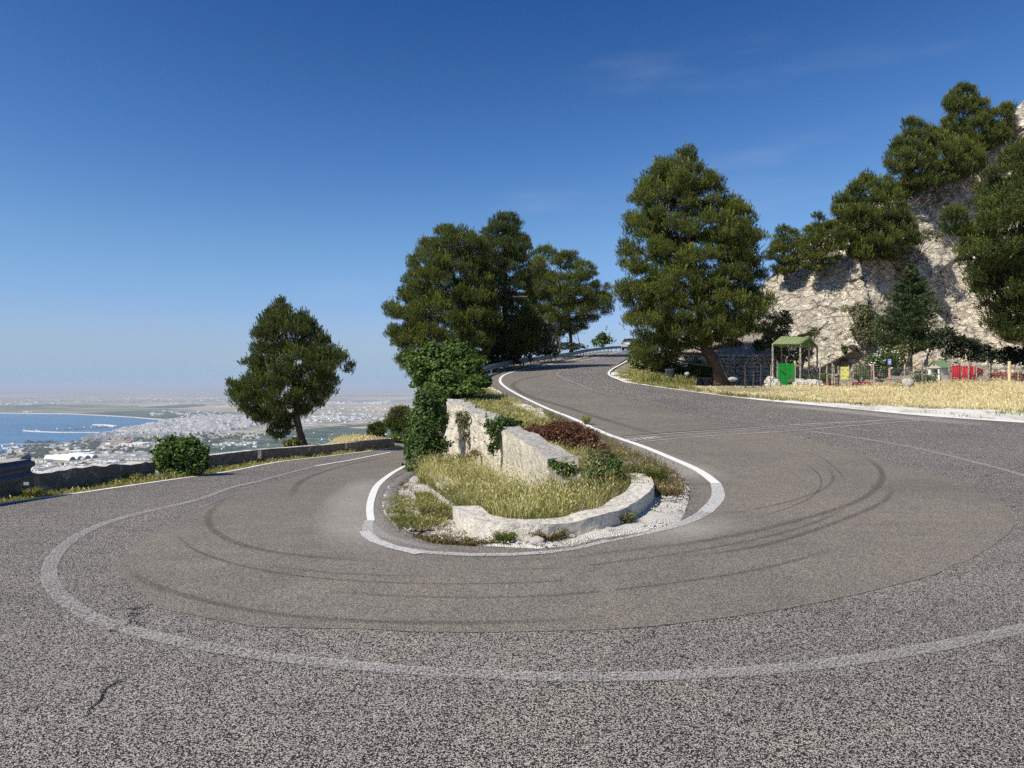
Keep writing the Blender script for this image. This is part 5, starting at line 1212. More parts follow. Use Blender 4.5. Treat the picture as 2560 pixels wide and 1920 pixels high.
pine(darkp, 33.8, [(2600, 925, 0), (2598, 850, 0), (2600, 700, 0), (2605, 500, 0), (2610, 380, 0)], .36, 'dark tall pine at the right edge shading the garden corner', 51, n=220, r_m=1.0, group='pines along the road', mat=M_PINE_DARK, dr=.55, nl=30)
# bluish fir in the garden
def fir(px, y_top, y_base, halfw, Y0, lab, seed):
    g = np.random.default_rng(seed); e0 = P(px, y_base, Y0); ztop = P(px, y_top, Y0)[2]; H = ztop - e0[2]; W = halfw / F * Y0
    e = empty('fir_tree', lab, 'tree', None, e0); T, tt = [], []; mb = MB(); mb.tube([(0, 0, -.1), (0, 0, H * .5), (0, 0, H * .97)], [.11, .07, .015], 8)
    for i in range(190):
        f = (i + .5) / 190; zc_ = H * (.14 + .86 * f); rr = W * (1 - f) ** .8 * g.uniform(.65, 1.12) + .05; a = g.uniform(0, 2 * math.pi)
        d = np.array([math.cos(a), math.sin(a), .28]); n = int(16 + 70 * rr); s = g.uniform(.15, 1, n)[:, None]
        p = np.array([0, 0, zc_]) + d * rr * s + np.array([0, 0, 1]) * (s ** 2) * .12 * rr
        side = np.array([-math.sin(a), math.cos(a), 0]); p = p + side * g.normal(0, .16, (n, 1)) * rr * (.3 + s) 
        dr_ = norm(d * .6 + g.normal(0, .5, (n, 3)) + np.array([0, 0, .15])); w_ = norm(np.cross(dr_, g.normal(0, 1, (n, 3)))) * .022
        T.append(np.stack([p - w_, p + w_, p + dr_ * .13], 1)); tt.append(np.clip(g.uniform(.2, .7) + g.normal(0, .15, n), 0, 1))
        if i % 4 == 0: mb.tube([(0, 0, zc_), d * rr * .9 + np.array([0, 0, zc_])], [.02, .005], 4)
    tris('crown', np.concatenate(T + [t_ + np.array([0, 0, .04]) for t_ in T]), M_CEDAR, e, np.concatenate(tt + tt)); mb.build('trunk', M_BARKG, e)
fir(2276, 664, 925, 92, 36.5, 'conical blue-green fir in front of the pale cliff', 61)

# small trees left of the ivy, far down the lower road
pine([(1000, 1021), (1020, 1018), (1032, 1030), (1040, 1052), (1042, 1075), (1020, 1084), (985, 1088), (968, 1075), (962, 1062), (970, 1045), (975, 1030), (985, 1022)], 37.5, [(1016, 1096, 0), (1010, 1075, 0), (1003, 1040, 0)], .08, 'larger of two small pines beyond the lower parapet', 71, n=34, r_m=.42, group='small pines beyond the parapet', nl=10)
pine([(932, 1062), (944, 1056), (958, 1068), (962, 1085), (955, 1098), (930, 1098), (921, 1088), (922, 1070)], 38.5, [(938, 1108, 0), (940, 1090, 0), (940, 1070, 0)], .06, 'smaller rounder pine left of the pair beyond the lower parapet', 72, n=22, r_m=.38, mat=M_PINE_DARK, group='small pines beyond the parapet', nl=8)
bush('low_shrub', [(985, 1098, 24, 14, 0), (965, 1100, 14, 10, .3), (1004, 1102, 12, 9, 0)], 36.5, 2600, .06, M_FIG, 'rounded low green shrub behind the end of the parapet', 73, cat='shrub')
bush('low_shrub', [(720, 1114, 12, 13, 0), (738, 1112, 12, 14, 0), (729, 1108, 8, 10, .2)], 26.2, 1500, .06, M_PINE, 'bright small bush at the foot of the lone pine', 74, cat='shrub', up=.9)
bush('round_bush', [(450, 1142, 50, 42, 0), (410, 1138, 28, 30, 0), (488, 1140, 26, 30, 0), (428, 1108, 18, 14, .1), (480, 1104, 20, 13, .1), (450, 1180, 44, 16, -.1), (496, 1166, 20, 24, 0), (408, 1166, 18, 20, 0), (505, 1125, 10, 10, 0)], 15.2, 8500, .050, M_FIG, 'dense round dark-leaved bush growing in the gap between parapets', 75)
bush('roadside_bush', [(1505, 850, 16, 16, 0), (1490, 858, 12, 9, 0), (1520, 852, 12, 14, 0), (1508, 840, 10, 11, 0)], 84, 1500, .15, M_FIG, 'small green bush behind the guard rail near the crest', 76, up=.9)
# fig and creeper on the end of the wall
bush('fig_bush', [(1090, 905, 62, 38, 0), (1045, 915, 36, 30, 0), (1130, 905, 50, 36, 0), (1165, 925, 44, 34, -.3), (1195, 955, 32, 24, -.6), (1120, 945, 60, 34, -.2), (1062, 950, 36, 34, -.2), (1105, 878, 26, 12, .1), (1062, 882, 14, 12, 0), (1030, 890, 14, 12, 0), (1148, 884, 14, 12, 0), (1014, 905, 10, 10, 0), (1196, 932, 16, 14, 0), (1218, 958, 12, 14, -.5), (1070, 985, 30, 34, -.4), (1110, 985, 46, 26, -.6), (1160, 975, 44, 20, -.8)], 22.6, 22000, .070, M_FIG, 'broad-leaved fig bush crowning the far end of the retaining wall', 77)
bush('creeper_mass', [(1062, 1030, 36, 42, 0), (1085, 1010, 28, 34, .6), (1055, 1085, 42, 48, -.6), (1090, 1060, 30, 44, .1), (1040, 1130, 32, 44, -1.2), (1075, 1130, 40, 44, -.6), (1045, 1165, 34, 26, -1.6), (1085, 1170, 32, 24, -1.6), (1025, 1110, 14, 26, -.8)], 17.6, 19000, .05, M_IVY, 'tall green creeper hiding the lower end of the retaining wall', 78, cat='creeper', dr=.8)
bush('creeper_patch', [(1160, 1070, 16, 34, 0), (1150, 1050, 14, 20, .2), (1165, 1095, 12, 20, 0)], 17.0, 900, .035, M_SCRUB, 'thin climber on the face of the far wall length', 79, cat='creeper', stem=False, dr=.35)
bush('creeper_patch', [(1232, 1068, 26, 20, 0), (1262, 1056, 30, 14, .3), (1290, 1060, 22, 10, .4), (1238, 1100, 14, 36, -.1), (1228, 1128, 10, 20, -.2)], 13.9, 2600, .034, M_IVY, 'leafy climber tumbling through the gap between the two wall lengths', 80, cat='creeper', stem=False, dr=.5)
bush('creeper_patch', [(1400, 1168, 26, 12, 0), (1425, 1175, 24, 14, 0), (1385, 1160, 14, 8, .1)], 10.2, 1100, .030, M_IVY, 'small climber clinging under the rim of the squared wall end', 81, cat='creeper', stem=False, dr=.4)
bush('red_brown_bush', [(1370, 1085, 42, 24, .6), (1420, 1085, 44, 28, .3), (1460, 1105, 44, 30, 0), (1400, 1068, 42, 16, 1.2), (1490, 1125, 30, 22, -.3), (1440, 1070, 22, 14, .8), (1345, 1080, 20, 12, 1.2), (1515, 1138, 22, 16, -.5), (1335, 1072, 22, 10, 1.6)], 13.2, 12500, .024, M_RED, 'dark reddish-brown withered bush behind the squared wall block', 82, up=.6, dr=1.1)

# ------------------------------------------------------------------ grasses of the island
g = np.random.default_rng(91)
def spots(n, cpx, side='R'):
    """scatter in a ground polygon given by photo pixels"""
    po = np.array(cpx if side is None else GL(cpx, side)); x0, y0 = po.min(0); x1, y1 = po.max(0); X, Y = [], []
    while len(X) < n:
        x, y = g.uniform(x0, x1, n), g.uniform(y0, y1, n); k = inpoly(x, y, po); X += list(x[k]); Y += list(y[k])
    return np.array(X[:n]), np.array(Y[:n])
kin = offset(kp, .34 * sd_)
def insides(n, ymax=15.5):
    out = np.vstack([kin, [(1.75, 11.5), (1.5, 13), (.75, 12.5), (.55, 10.6), (.2, 10.4), (-.25, 12), (-.55, 14), (-1.3, 16), (-2.1, 16.5), (-1.9, 14.3), (-1.25, 11.6), (-.9, 10.2), (-.62, 9.0)]])
    return out
pin = insides(0)
sheet('planting_soil', pin, M_SOIL, .05, .3, lambda x, y: .04 + .03 * fbm(x * 2, y * 2), 0)
X, Y = spots(80000, pin, None)
dens = fbm(X * 1.1, Y * 1.1); k = (dens + g.normal(0, .25, len(X))) > -.18; X, Y = X[k], Y[k]
tone = np.clip(.34 + 1.0 * fbm(X * 1.1 + 3, Y * 1.1) + (X < .2) * .12 - (X > .8) * .15, 0, 1)
yel = g.random(len(X)) < tone; kk_ = (X < .75) | (g.random(len(X)) < .3); X, Y, yel = X[kk_], Y[kk_], yel[kk_]
hs_ = lambda X: None
grass('tall_grass', X[yel], Y[yel], .05, .20, M_MIXG, g, z=zfun(X[yel], Y[yel]) + .06, wd=.0045, lean=1.2, head=.4, tintc=.52, tints=.34)
grass('green_weeds', X[~yel], Y[~yel], .05, .17, M_GREENG, g, z=zfun(X[~yel], Y[~yel]) + .06, wd=.0055, lean=1.2, head=.1, tintc=.5)
X, Y = spots(5500, pin, None); k = (X > -.7) & (X < .35) & (Y < 10.8) | ((X > -1.9) & (X < -.2) & (Y > 11)); X, Y = X[k], Y[k]
grass('tall_grass', X, Y, .14, .34, M_MIXG, g, z=zfun(X, Y) + .05, wd=.005, lean=.9, head=.8, tintc=.8)
X, Y = spots(5200, pin, None); k = (X > .75); X, Y = X[k], Y[k]
grass('brown_weeds', X, Y, .08, .26, M_BROWN, g, z=zfun(X, Y) + .05, wd=.007, lean=1.0, head=.4, tintc=.4)
bush('weed_thicket', [(1490, 1165, 40, 30, .3), (1520, 1190, 46, 30, -.1), (1465, 1200, 34, 30, -.3), (1560, 1205, 38, 24, -.3), (1595, 1190, 30, 24, .3), (1500, 1145, 34, 22, .9)], 10.7, 17000, .020, M_SCRUB, 'tangled olive-brown weeds right of the squared wall end', 83, cat='weeds', up=.7, stem=False)
bush('weed_thicket', [(1475, 1185, 26, 22, -.2), (1440, 1225, 26, 20, -.5), (1535, 1170, 22, 16, -.3), (1500, 1230, 30, 16, -.7)], 10.4, 3600, .026, M_IVY, 'darker green leafy weeds growing through the olive-brown ones', 84, cat='weeds', up=.7, stem=False)
bush('weed_thicket', [(1105, 1165, 26, 20, 0), (1140, 1150, 26, 20, .5), (1180, 1140, 24, 16, .8), (1090, 1190, 20, 14, -.6)], 14.6, 4200, .022, M_BROWN, 'reddish-brown dry weeds at the foot of the creeper', 85, cat='weeds', up=.8, stem=False)
# tall seeding bunches standing out of the rest
bx_, by2 = spots(150, pin, None); TX, TY = [], []
for a_, b_ in zip(bx_, by2):
    if a_ > 1.2: continue
    TX += list(a_ + g.normal(0, .05, 42)); TY += list(b_ + g.normal(0, .05, 42))
TX, TY = np.array(TX), np.array(TY)
grass('seeding_grass', TX, TY, .16, .44, M_MIXG, g, z=zfun(TX, TY) + .05, wd=.005, lean=.75, head=.9, tintc=.66, tints=.35)
bx_, by2 = spots(90, pin, None); TX, TY = [], []
for a_, b_ in zip(bx_, by2): TX += list(a_ + g.normal(0, .09, 60)); TY += list(b_ + g.normal(0, .09, 60))
TX, TY = np.array(TX), np.array(TY)
grass('green_weeds', TX, TY, .08, .26, M_GREENG, g, z=zfun(TX, TY) + .05, wd=.009, lean=1.3, head=.0, tintc=.4, tints=.25)
# ledge on top of the wall
X, Y = spots(30000, fp, None); k = (fbm(X * 1.4, Y * 1.4) > -.25) & (Y > 12.2); X, Y = X[k], Y[k]; Z = np.minimum(zR(Y) + .12, wtop(Y)) 
grass('ledge_grass', X, Y, .05, .17, M_MIXG, g, z=Z, wd=.009, lean=1.1, head=.35, tintc=.58, tints=.28)
# verge of the upper road on the island side
def along_band(path, d0_, d1_, n, sgn_):
    p_ = np.asarray(path); i = g.integers(0, len(p_) - 1, n); d = g.uniform(d0_, d1_, n); t_ = np.gradient(p_, axis=0); t_ = norm(t_); nn = np.stack([-t_[:, 1], t_[:, 0]], 1) * sgn_
    q_ = p_[i] + nn[i] * d[:, None] + g.normal(0, .05, (n, 2)); return q_[:, 0], q_[:, 1]
sg = 1 if np.dot(offset(rs_p, 1)[5] - rs_p[5], [-1, 0]) > 0 else -1
X, Y = along_band(rs_p, .45, 1.25, 15000, sg); k = (fbm(X * 1.5, Y * 1.5) > -.05); X, Y = X[k], Y[k]
grass('verge_grass', X, Y, .05, .17, M_MIXG, g, z=zfun(X, Y) + .03, wd=.010, lean=1.0, head=.2, tintc=.45)
X, Y = along_band(rs_p[-34:], .1, .7, 6500, sg)
grass('brown_weeds', X, Y, .05, .20, M_BROWN, g, z=zfun(X, Y) + .02, wd=.008, lean=1.1, head=.2, tintc=.45)
# left shoulder tufts
for poly_, n, mt, h0, h1, tc in [([(975, 1212), (1000, 1205), (1012, 1240), (1005, 1285), (975, 1290), (968, 1250)], 2200, M_MIXG, .02, .07, .4), ([(985, 1262), (1030, 1268), (1060, 1300), (1040, 1322), (1000, 1312), (980, 1285)], 3000, M_GREENG, .02, .08, .6),
                       ([(1040, 1195), (1075, 1200), (1120, 1255), (1130, 1280), (1095, 1282), (1050, 1262)], 6500, M_MIXG, .03, .11, .35), ([(1030, 1330), (1100, 1336), (1180, 1340), (1250, 1352), (1180, 1358), (1080, 1350)], 2600, M_BROWN, .02, .06, .3), ([(1050, 1262), (1132, 1280), (1125, 1290), (1060, 1282)], 900, M_BROWN, .04, .12, .3)]:
    X, Y = spots(n, poly_, 'R'); grass('verge_grass', X, Y, h0, h1, mt, g, z=zfun(X, Y) + .02, wd=.006, lean=1.3, head=.2, tintc=tc, tints=.28)
X, Y = along_band(ls_p, .14, .42, 6000, ls_s); k = fbm(X * 2.5, Y * 2.5) > .02; X, Y = X[k], Y[k]
grass('brown_weeds', X, Y, .015, .07, M_BROWN, g, z=zfun(X, Y) + .03, wd=.006, lean=1.4, head=.1, tintc=.5, tints=.3)
X, Y = spots(9000, [(1000, 1200), (1120, 1240), (1160, 1330), (1060, 1340), (985, 1290)], 'R'); k = fbm(X * 2.2 + 7, Y * 2.2) > .18; X, Y = X[k], Y[k]
grass('verge_grass', X, Y, .015, .08, M_MIXG, g, z=zfun(X, Y) + .03, wd=.005, lean=1.4, head=.2, tintc=.4, tints=.3)
def tuft(px, py, r_px, h, mat, lab, n=260, name='weed_tuft', side='R', wd=.008, lean=.8, grp='weeds on the kerb gravel', tc=.5):
    c_ = G(px, py, side); rr = r_px / F * c_[1]; a = g.uniform(0, 6.28, n); d = np.sqrt(g.uniform(0, 1, n)) * rr * .4; X = c_[0] + np.cos(a) * d; Y = c_[1] + np.sin(a) * d
    zc_ = float(zfun(c_[0], c_[1])); L = g.uniform(.3, 1, n) * rr
    T, TT = [], []
    p = np.stack([X, Y, np.full(n, zc_)], 1); hh_ = g.uniform(.4, 1, n) * h; t_ = p + np.stack([np.cos(a) * L, np.sin(a) * L, hh_], 1); m_ = (p + t_) / 2 + np.array([0, 0, 1]) * (hh_ * .14)[:, None]
    w = norm(g.normal(0, 1, (n, 3))) * wd / 2
    T = np.concatenate([np.stack([p - w, p + w, m_ + w], 1), np.stack([p - w, m_ + w, m_ - w], 1), np.stack([m_ - w, m_ + w, t_], 1)])
    # leaflets
    k = n * 3; i = g.integers(0, n, k); u = g.uniform(.3, 1, (k, 1)); q_ = p[i] * (1 - u) + t_[i] * u + g.normal(0, .008, (k, 3)); dd = norm(g.normal(0, 1, (k, 3)) + np.array([0, 0, .5])) * .022; ww = norm(np.cross(dd, g.normal(0, 1, (k, 3)))) * .006
    T = np.concatenate([T, np.stack([q_ - ww, q_ + ww, q_ + dd], 1)])
    o = tris(name, T, mat, None, np.clip(g.normal(tc, .2, len(T)), 0, 1), (c_[0], c_[1], zc_)); o.location = (c_[0], c_[1], zc_); return tag(o, lab, 'weed', grp)
tuft(1262, 1350, 28, .14, M_GREENG, 'low green weed left of its taller twin at the kerb front', tc=.4)
tuft(1296, 1338, 16, .20, M_GREENG, 'taller upright green weed at the kerb front', 240, tc=.45, lean=.5)
tuft(1372, 1345, 44, .14, M_BROWN, 'widest brownish weed spreading at the foot of the round kerb', 500, tc=.35)
tuft(1420, 1335, 22, .10, M_BROWN, 'thin dry weed between the widest brown one and the next', 160)
tuft(1488, 1322, 24, .10, M_SCRUB, 'greyish dry weed mid-way along the right part of the kerb', 220)
tuft(1556, 1308, 34, .16, M_SCRUB, 'tall greyish weed against the dark end of the round kerb', 420)
tuft(1640, 1215, 30, .30, M_GREENG, 'dark green upright weed behind the right end of the kerb', 520, tc=.3)
tuft(1670, 1240, 34, .14, M_BROWN, 'flat brown weed on the gravel right of the kerb end', 420)
tuft(1570, 1195, 34, .26, M_SCRUB, 'greyish thistle with pale flower heads inside the kerb', 500, tc=.4)
tuft(1466, 1062, 12, .30, M_MIXG, 'feathery green tuft standing beside the white line above the red bush', 200, tc=.5)
tuft(1420, 1068, 7, .22, M_SCRUB, 'single dark stalk beside the white line above the red bush', 50, tc=.2)
# left verge along the parapet
vg = lp; X, Y = along_band(vg, .08, .75, 26000, wsd); k = (Y < 33) & (Y > 8.2) & (fbm(X * 1.6, Y * 1.6) > -.35); X, Y = X[k], Y[k]
grass('verge_grass', X, Y, .03, .13, M_MIXG, g, z=zfun(X, Y) - .03, wd=.012, lean=1.0, head=.1, tintc=.55)
for px, py, h, r, lab, sd in [(240, 1207, .42, 20, 'tall yellow-green grass tussock against the crumbling parapet', .6), (425, 1190, .5, 24, 'tall grass tussock in front of the round bush', .5), (672, 1150, .42, 12, 'grass tussock against the long concrete parapet', .5), (773, 1140, .35, 9, 'small grass tussock under the lone pine', .5),
                              (80, 1240, .14, 22, 'low weed near the guard rail end post', .4), (330, 1203, .16, 18, 'short dry weed left of the round bush', .4)]:
    tuft(px, py, r, h, M_MIXG, lab, 300, 'grass_tussock', 'L', grp='tussocks along the parapet', tc=sd)
X, Y = g.normal(-7.5, 1.0, 4500), g.normal(35.8, 2.4, 4500); k = (X < np.interp(Y, XL_Y, XL_X) - .9) ; X, Y = X[k], Y[k]
grass('bank_grass', X, Y, .08, .30, M_DRY, g, z=zfun(X, Y) - .05, wd=.02, lean=.7, head=.4, tintc=.45)

# ------------------------------------------------------------------ right-hand roadside and garden
g = np.random.default_rng(123)
ro = relax(smooth_path(RIGHT_LINE, .3), 3)          # near -> far
rsd = 1 if (offset(ro, 1)[10] - ro[10])[1] > 0 else -1
bnd = np.array([(16.8, 17.2), (15.2, 18.3), (14.4, 19.4)])
strip_a = offset(ro, .12 * rsd)
wid = np.interp(ro[:, 0], [5.3, 6.3, 7.5, 9.0, 11, 14], [.5, .2, .2, .75, 2.6, 4.4]); wid = np.where(ro[:, 1] > 33, .9, wid)
strip_b = offset(ro, wid * rsd)
kk = ro[:, 1] < 41
gpoly = np.vstack([[(17.5, 15.2)], strip_a[kk], wob(strip_b[kk][::-1], .5, 1.3), [(15.5, 19.0), (19.5, 18.6)]])
sheet('layby_gravel', gpoly, M_LAYBY, .0, .25, lambda x, y: .01 + .02 * fbm(x * 2, y * 2), -.01)
# dry grass meadow between the gravel and the fence
mx0 = wob(strip_b[kk], .5, 1.3)
meadow = np.vstack([mx0, [(5.8, 43), (9.5, 43), (12, 40), (40, 40), (40, 16), (20, 18.4), (15.5, 18.8)]])
sheet('meadow_soil', meadow, M_STRAW, -.02, .6, lambda x, y: .0 + .04 * fbm(x, y), -.03)
def meadow_pts(n):
    X, Y = g.uniform(5, 27, n), g.uniform(17.5, 36.5, n)
    k = inpoly(X, Y, meadow) & ~inpoly(X, Y, gpoly); return X[k], Y[k]
def dens_keep(X, Y):
    d = fbm(X * .7, Y * .7) + .35 + g.normal(0, .2, len(X)); return d > 0
X, Y = meadow_pts(230000)
hn = np.interp(X + (Y - 22) * .0, [5, 9, 12, 15, 19], [.05, .07, .11, .20, .42]) * np.interp(Y - np.interp(X, [9, 14], [21.5, 19.5]), [0, .8, 2.5, 6], [.3, .7, 1.1, .8])
open_ = ((X / Y > .30 + .05 * fbm(X * .8, Y * .8)) | (Y < 29 + 1.2 * fbm(X * .9, Y * .9)) | (g.random(len(X)) < .22)) & (Y < 30.5) & dens_keep(X, Y) & ~((np.abs(X / Y * F + 1280 - 1860) < 70 + 45 * fbm(X * 1.1, Y * 1.1)) & (Y > 27.3 + .9 * fbm(X * .9 + 5, Y)) & (g.random(len(X)) > .12))
X, Y, hn = X[open_], Y[open_], hn[open_]
parts_ = np.array_split(np.arange(len(X)), 1)
h_ = hn * g.uniform(.4, 1.15, len(X)) * (1 + .45 * fbm(X * 1.3, Y * 1.3))
def grass_h(name, X, Y, h, mat, z, wd, tintc, head):
    n = len(X); a = g.uniform(0, 6.28, n); L = g.uniform(.1, .5, n) * h; dx, dy = np.cos(a) * L - .12 * h, np.sin(a) * L
    b = g.uniform(0, 6.28, n); w = np.stack([np.cos(b), np.sin(b), 0 * b], 1) * wd / 2; p = np.stack([X, Y, z], 1); m_ = p + np.stack([dx * .35, dy * .35, h * .6], 1); t_ = p + np.stack([dx, dy, h], 1)
    T = [np.stack([p - w, p + w, m_ + w * .8], 1), np.stack([p - w, m_ + w * .8, m_ - w * .8], 1), np.stack([m_ - w * .8, m_ + w * .8, t_], 1)]
    tt = np.clip(tintc + .35 * fbm(X * .6, Y * .6) + g.normal(0, .16, n), 0, 1); TT = [tt] * 3
    k = g.random(n) < head; d = norm(t_ - m_)[k] * .5; s = norm(np.cross(d, g.normal(0, 1, d.shape))) * wd * .9; e_ = t_[k]
    T += [np.stack([e_ - d * .12, e_ - d * .04 + s, e_ + d * .03], 1), np.stack([e_ - d * .12, e_ + d * .03, e_ - d * .04 - s], 1)]; TT += [np.clip(tt[k] + .2, 0, 1)] * 2
    return tag(tris(name, np.concatenate(T), mat, None, np.concatenate(TT)), kind='stuff')
grass_h('dry_grass', X, Y, h_, M_DRY, zfun(X, Y) - .04, .013, .55, .45)
X, Y = meadow_pts(60000); k = (np.abs(Y - np.interp(X, [6, 8, 10, 12, 14, 17], [33, 26.2, 22.9, 21.0, 20.2, 19.2])) < .75) | ((X < 7.6) & (Y > 29) & (Y < 41)); X, Y = X[k], Y[k]
grass_h('green_verge', X, Y, g.uniform(.05, .16, len(X)), M_MIXG, zfun(X, Y) - .03, .02, .35, .1)
X = g.uniform(5.9, 9.4, 14000); Y = g.uniform(33.0, 41.5, 14000); k = (X > np.interp(Y, XR_Y, XR_X) + 1.0) & (X < np.interp(Y, XR_Y, XR_X) + 3.4); X, Y = X[k], Y[k]
grass_h('bank_grass', X, Y, g.uniform(.12, .5, len(X)), M_MIXG, zfun(X, Y) - .03, .026, .5, .3)
gi = g.choice(int(kk.sum()), 9000); gd = g.uniform(.0, 1, 9000) ** .6; pa_, pb_ = strip_a[kk][gi], strip_b[kk][gi]; q_ = pa_ + (pb_ - pa_) * gd[:, None]; k_ = fbm(q_[:, 0] * 1.3, q_[:, 1] * 1.3) + gd * .5 > .34; q_ = q_[k_] + g.normal(0, .08, (int(k_.sum()), 2))
grass_h('sparse_grass', q_[:, 0], q_[:, 1], g.uniform(.02, .10, len(q_)), M_MIXG, zfun(q_[:, 0], q_[:, 1]) + .01, .018, .45, .1)
# shade-side undergrowth under the big pine
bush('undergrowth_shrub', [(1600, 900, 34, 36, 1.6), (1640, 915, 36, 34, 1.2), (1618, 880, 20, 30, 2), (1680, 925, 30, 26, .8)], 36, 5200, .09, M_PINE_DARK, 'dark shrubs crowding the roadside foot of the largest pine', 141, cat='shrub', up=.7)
bush('undergrowth_shrub', [(1745, 925, 26, 26, 0), (1770, 935, 18, 20, -.2)], 36.4, 2200, .08, M_FIG, 'leafy shrub in shade just left of the thick leaning trunk', 142, cat='shrub')
# dry-stone wall behind the pine
ws = empty('dry_stone_wall', 'dry-stone garden wall partly in shade behind the leaning trunk', 'stone wall')
rr_ = random.Random(8); Yw = 38.2; zt = EYE + (960 - 884) / F * Yw; zg = 1.35; mb = MB(); zrow = zg
x_l = (1640 - 1280) / F * Yw; x_r = (1945 - 1280) / F * Yw
core = MB(); core.box(((x_l + x_r) / 2, Yw + .33, (zg + zt) / 2 - .05), (x_r - x_l, .3, zt - zg - .1)); core.build('core', simple('dark_joints', (.07, .06, .05)), ws)
while zrow < zt - .06:
    hr = min(rr_.uniform(.13, .24), zt - zrow); x = x_l + rr_.uniform(-.1, .1)
    while x < x_r:
        w = rr_.uniform(.18, .5); mb.box((x + w / 2, Yw + .12 + rr_.uniform(-.03, .03), zrow + hr / 2), (w - .022, .24, hr - .022), jit=.022, ry=rr_.uniform(-.04, .04)); x += w
    zrow += hr
mb.build('stones', M_STONE, ws, bevel=.02)
def post(px, ytop, lab, r=.032, lean=0, Y0=29.6, mat=None, name='fence_post', py_b=968, group='wooden garden fence posts', sections=3):
    b0 = P(px, py_b, Y0); zg_ = float(zfun(b0[0], b0[1])); tp = P(px + lean, ytop, Y0); mb = MB(); n = sections
    pts = [(b0[0] + (tp[0] - b0[0]) * k / n + random.uniform(-.008, .008), Y0 + random.uniform(-.008, .008), zg_ - .1 + (tp[2] - zg_ + .1) * k / n) for k in range(n + 1)]
    mb.tube(pts, [r * random.uniform(.9, 1.1) for _ in pts], 8, jit=.14); o = mb.build(name, mat or M_WOOD, bevel=0)
    return tag(o, lab, 'fence post', group)
random.seed(4)
M_WOODD = bark('dark_post_wood', (.06, .045, .035), (.15, .12, .09)); M_PINKW = simple('faded_pink_paint', (.52, .30, .24), var=.25, scale=12, bumpk=.4); M_YELW = simple('yellowish_bare_wood', (.62, .50, .28), var=.25, scale=12, bumpk=.4)
PS = [(1864, 911, 'dark fence post at the left end, before the dry-stone wall', M_WOODD, .03), (1883, 912, 'second dark fence post before the dry-stone wall', M_WOODD, .028), (1903, 910, 'third dark fence post, nearest left of the pergola', M_WOODD, .032), (1925, 912, 'thin pale post just left of the pergola corner', M_WOOD, .02),
      (2048, 908, 'fence post touching the right corner of the pergola', M_WOOD, .026), (2069, 913, 'fence post left of the pair by the spiky plant', M_WOOD, .032), (2081, 908, 'left post of the close pair behind the red planter', M_WOOD, .030), (2087, 913, 'right post of the close pair behind the red planter', M_WOOD, .025), (2096, 915, 'pale post immediately left of the yellow board', M_WOOD, .036), (2121, 914, 'reddish stub post immediately right of the yellow board', M_PINKW, .024),
      (2132, 912, 'leaning grey post right of the yellow board', M_WOOD, .036), (2177, 911, 'post left of the orange-tinted one, before the oleander', M_WOOD, .028), (2186, 909, 'orange-tinted post before the white-flowered oleander', M_PINKW, .028), (2261, 910, 'grey post with a diagonal brace on its right', M_WOOD, .042), (2307, 908, 'crooked post left of the little shrine', M_WOOD, .038), (2317, 918, 'thin pale post next to the crooked one', M_WOOD, .022),
      (2353, 921, 'thin post in front of the shrine wall', M_WOOD, .026), (2374, 908, 'stout post between shrine and red panel', M_WOOD, .04), (2403, 914, 'thin post in the middle of the red panel', M_WOOD, .022), (2420, 906, 'tall pale post in front of the red panel edge', M_WOOD, .036), (2434, 914, 'thin pinkish post at the right end of the red panel', M_PINKW, .016), (2442, 914, 'bowed grey post right of the red panel', M_WOOD, .026),
      (2469, 902, 'tallest split pale post in the right-hand fence', M_WOOD, .045), (2477, 909, 'dark slim post close behind the split one', M_WOODD, .022), (2524, 903, 'thick yellow and pink painted post', M_YELW, .055), (2546, 908, 'greenish slim post at the right edge of the fence', M_WOOD, .028)]
for px, yt, lab, mt, r in PS: post(px, yt, lab, r, random.uniform(-3, 3), 29.6 + random.uniform(-.25, .25), mt)
def stick(name, a, b, r, mat, lab, cat, Y0=29.4, grp=None):
    m = MB(); m.tube([P(*a, Y0), P((a[0] + b[0]) / 2, (a[1] + b[1]) / 2, Y0 - .05), P(*b, Y0 - .1)], r, 7, jit=.1); return tag(m.build(name, mat), lab, cat, grp)
stick('brace_pole', (2264, 922), (2303, 969), .022, M_WOOD, 'long diagonal brace leaning right of the grey post', 'brace', grp='fence braces')
stick('brace_pole', (2258, 929), (2246, 948), .016, M_WOOD, 'short diagonal brace leaning left of the grey post', 'brace', grp='fence braces')
stick('leaning_pole', (1796, 893), (1819, 947), .035, M_BARKG, 'pale pole leaning right beside the thick pine trunk', 'pole', 33.4, 'poles by the pine trunk'); stick('leaning_pole', (1824, 898), (1824, 944), .02, M_BARKG, 'thin upright pole right of the leaning pale pole', 'pole', 34.0, 'poles by the pine trunk')
stick('wooden_rail', (2202, 948.5), (2260, 948), .028, M_WOOD, 'pale horizontal plank low between two fence posts', 'plank', 29.2)
# sign post with small blue square
sp_ = empty('sign_post', 'pinkish post carrying a small blue square sign', 'sign post', None, (0, 0, 0))
o = post(2224, 914, '', .04, 0, 29.4, M_PINKW, 'pole', group=None)
for k in ('label', 'category'):
    if k in o: del o[k]
o.parent = sp_
p0 = P(2224, 905, 29.3); pm = MB(); pm.box(p0, (.15, .02, .24)); pn = pm.build('sign_plate', simple('blue_sign_face', (.20, .26, .48), .5, .15, 10), sp_, bevel=.006)
lt = MB()
for c_, d_, r_ in [((-.028, 0, 0), (.018, .006, .10), 0), ((.028, 0, 0), (.018, .006, .10), 0), ((0, -.002, 0), (.016, .006, .105), .5), ((0, 0, .085), (.09, .006, .012), 0), ((0, 0, -.085), (.09, .006, .012), 0)]:
    lt.box((p0[0] + c_[0], p0[1] - .013 + c_[1], p0[2] + c_[2]), d_, ry=-r_ if r_ else 0)
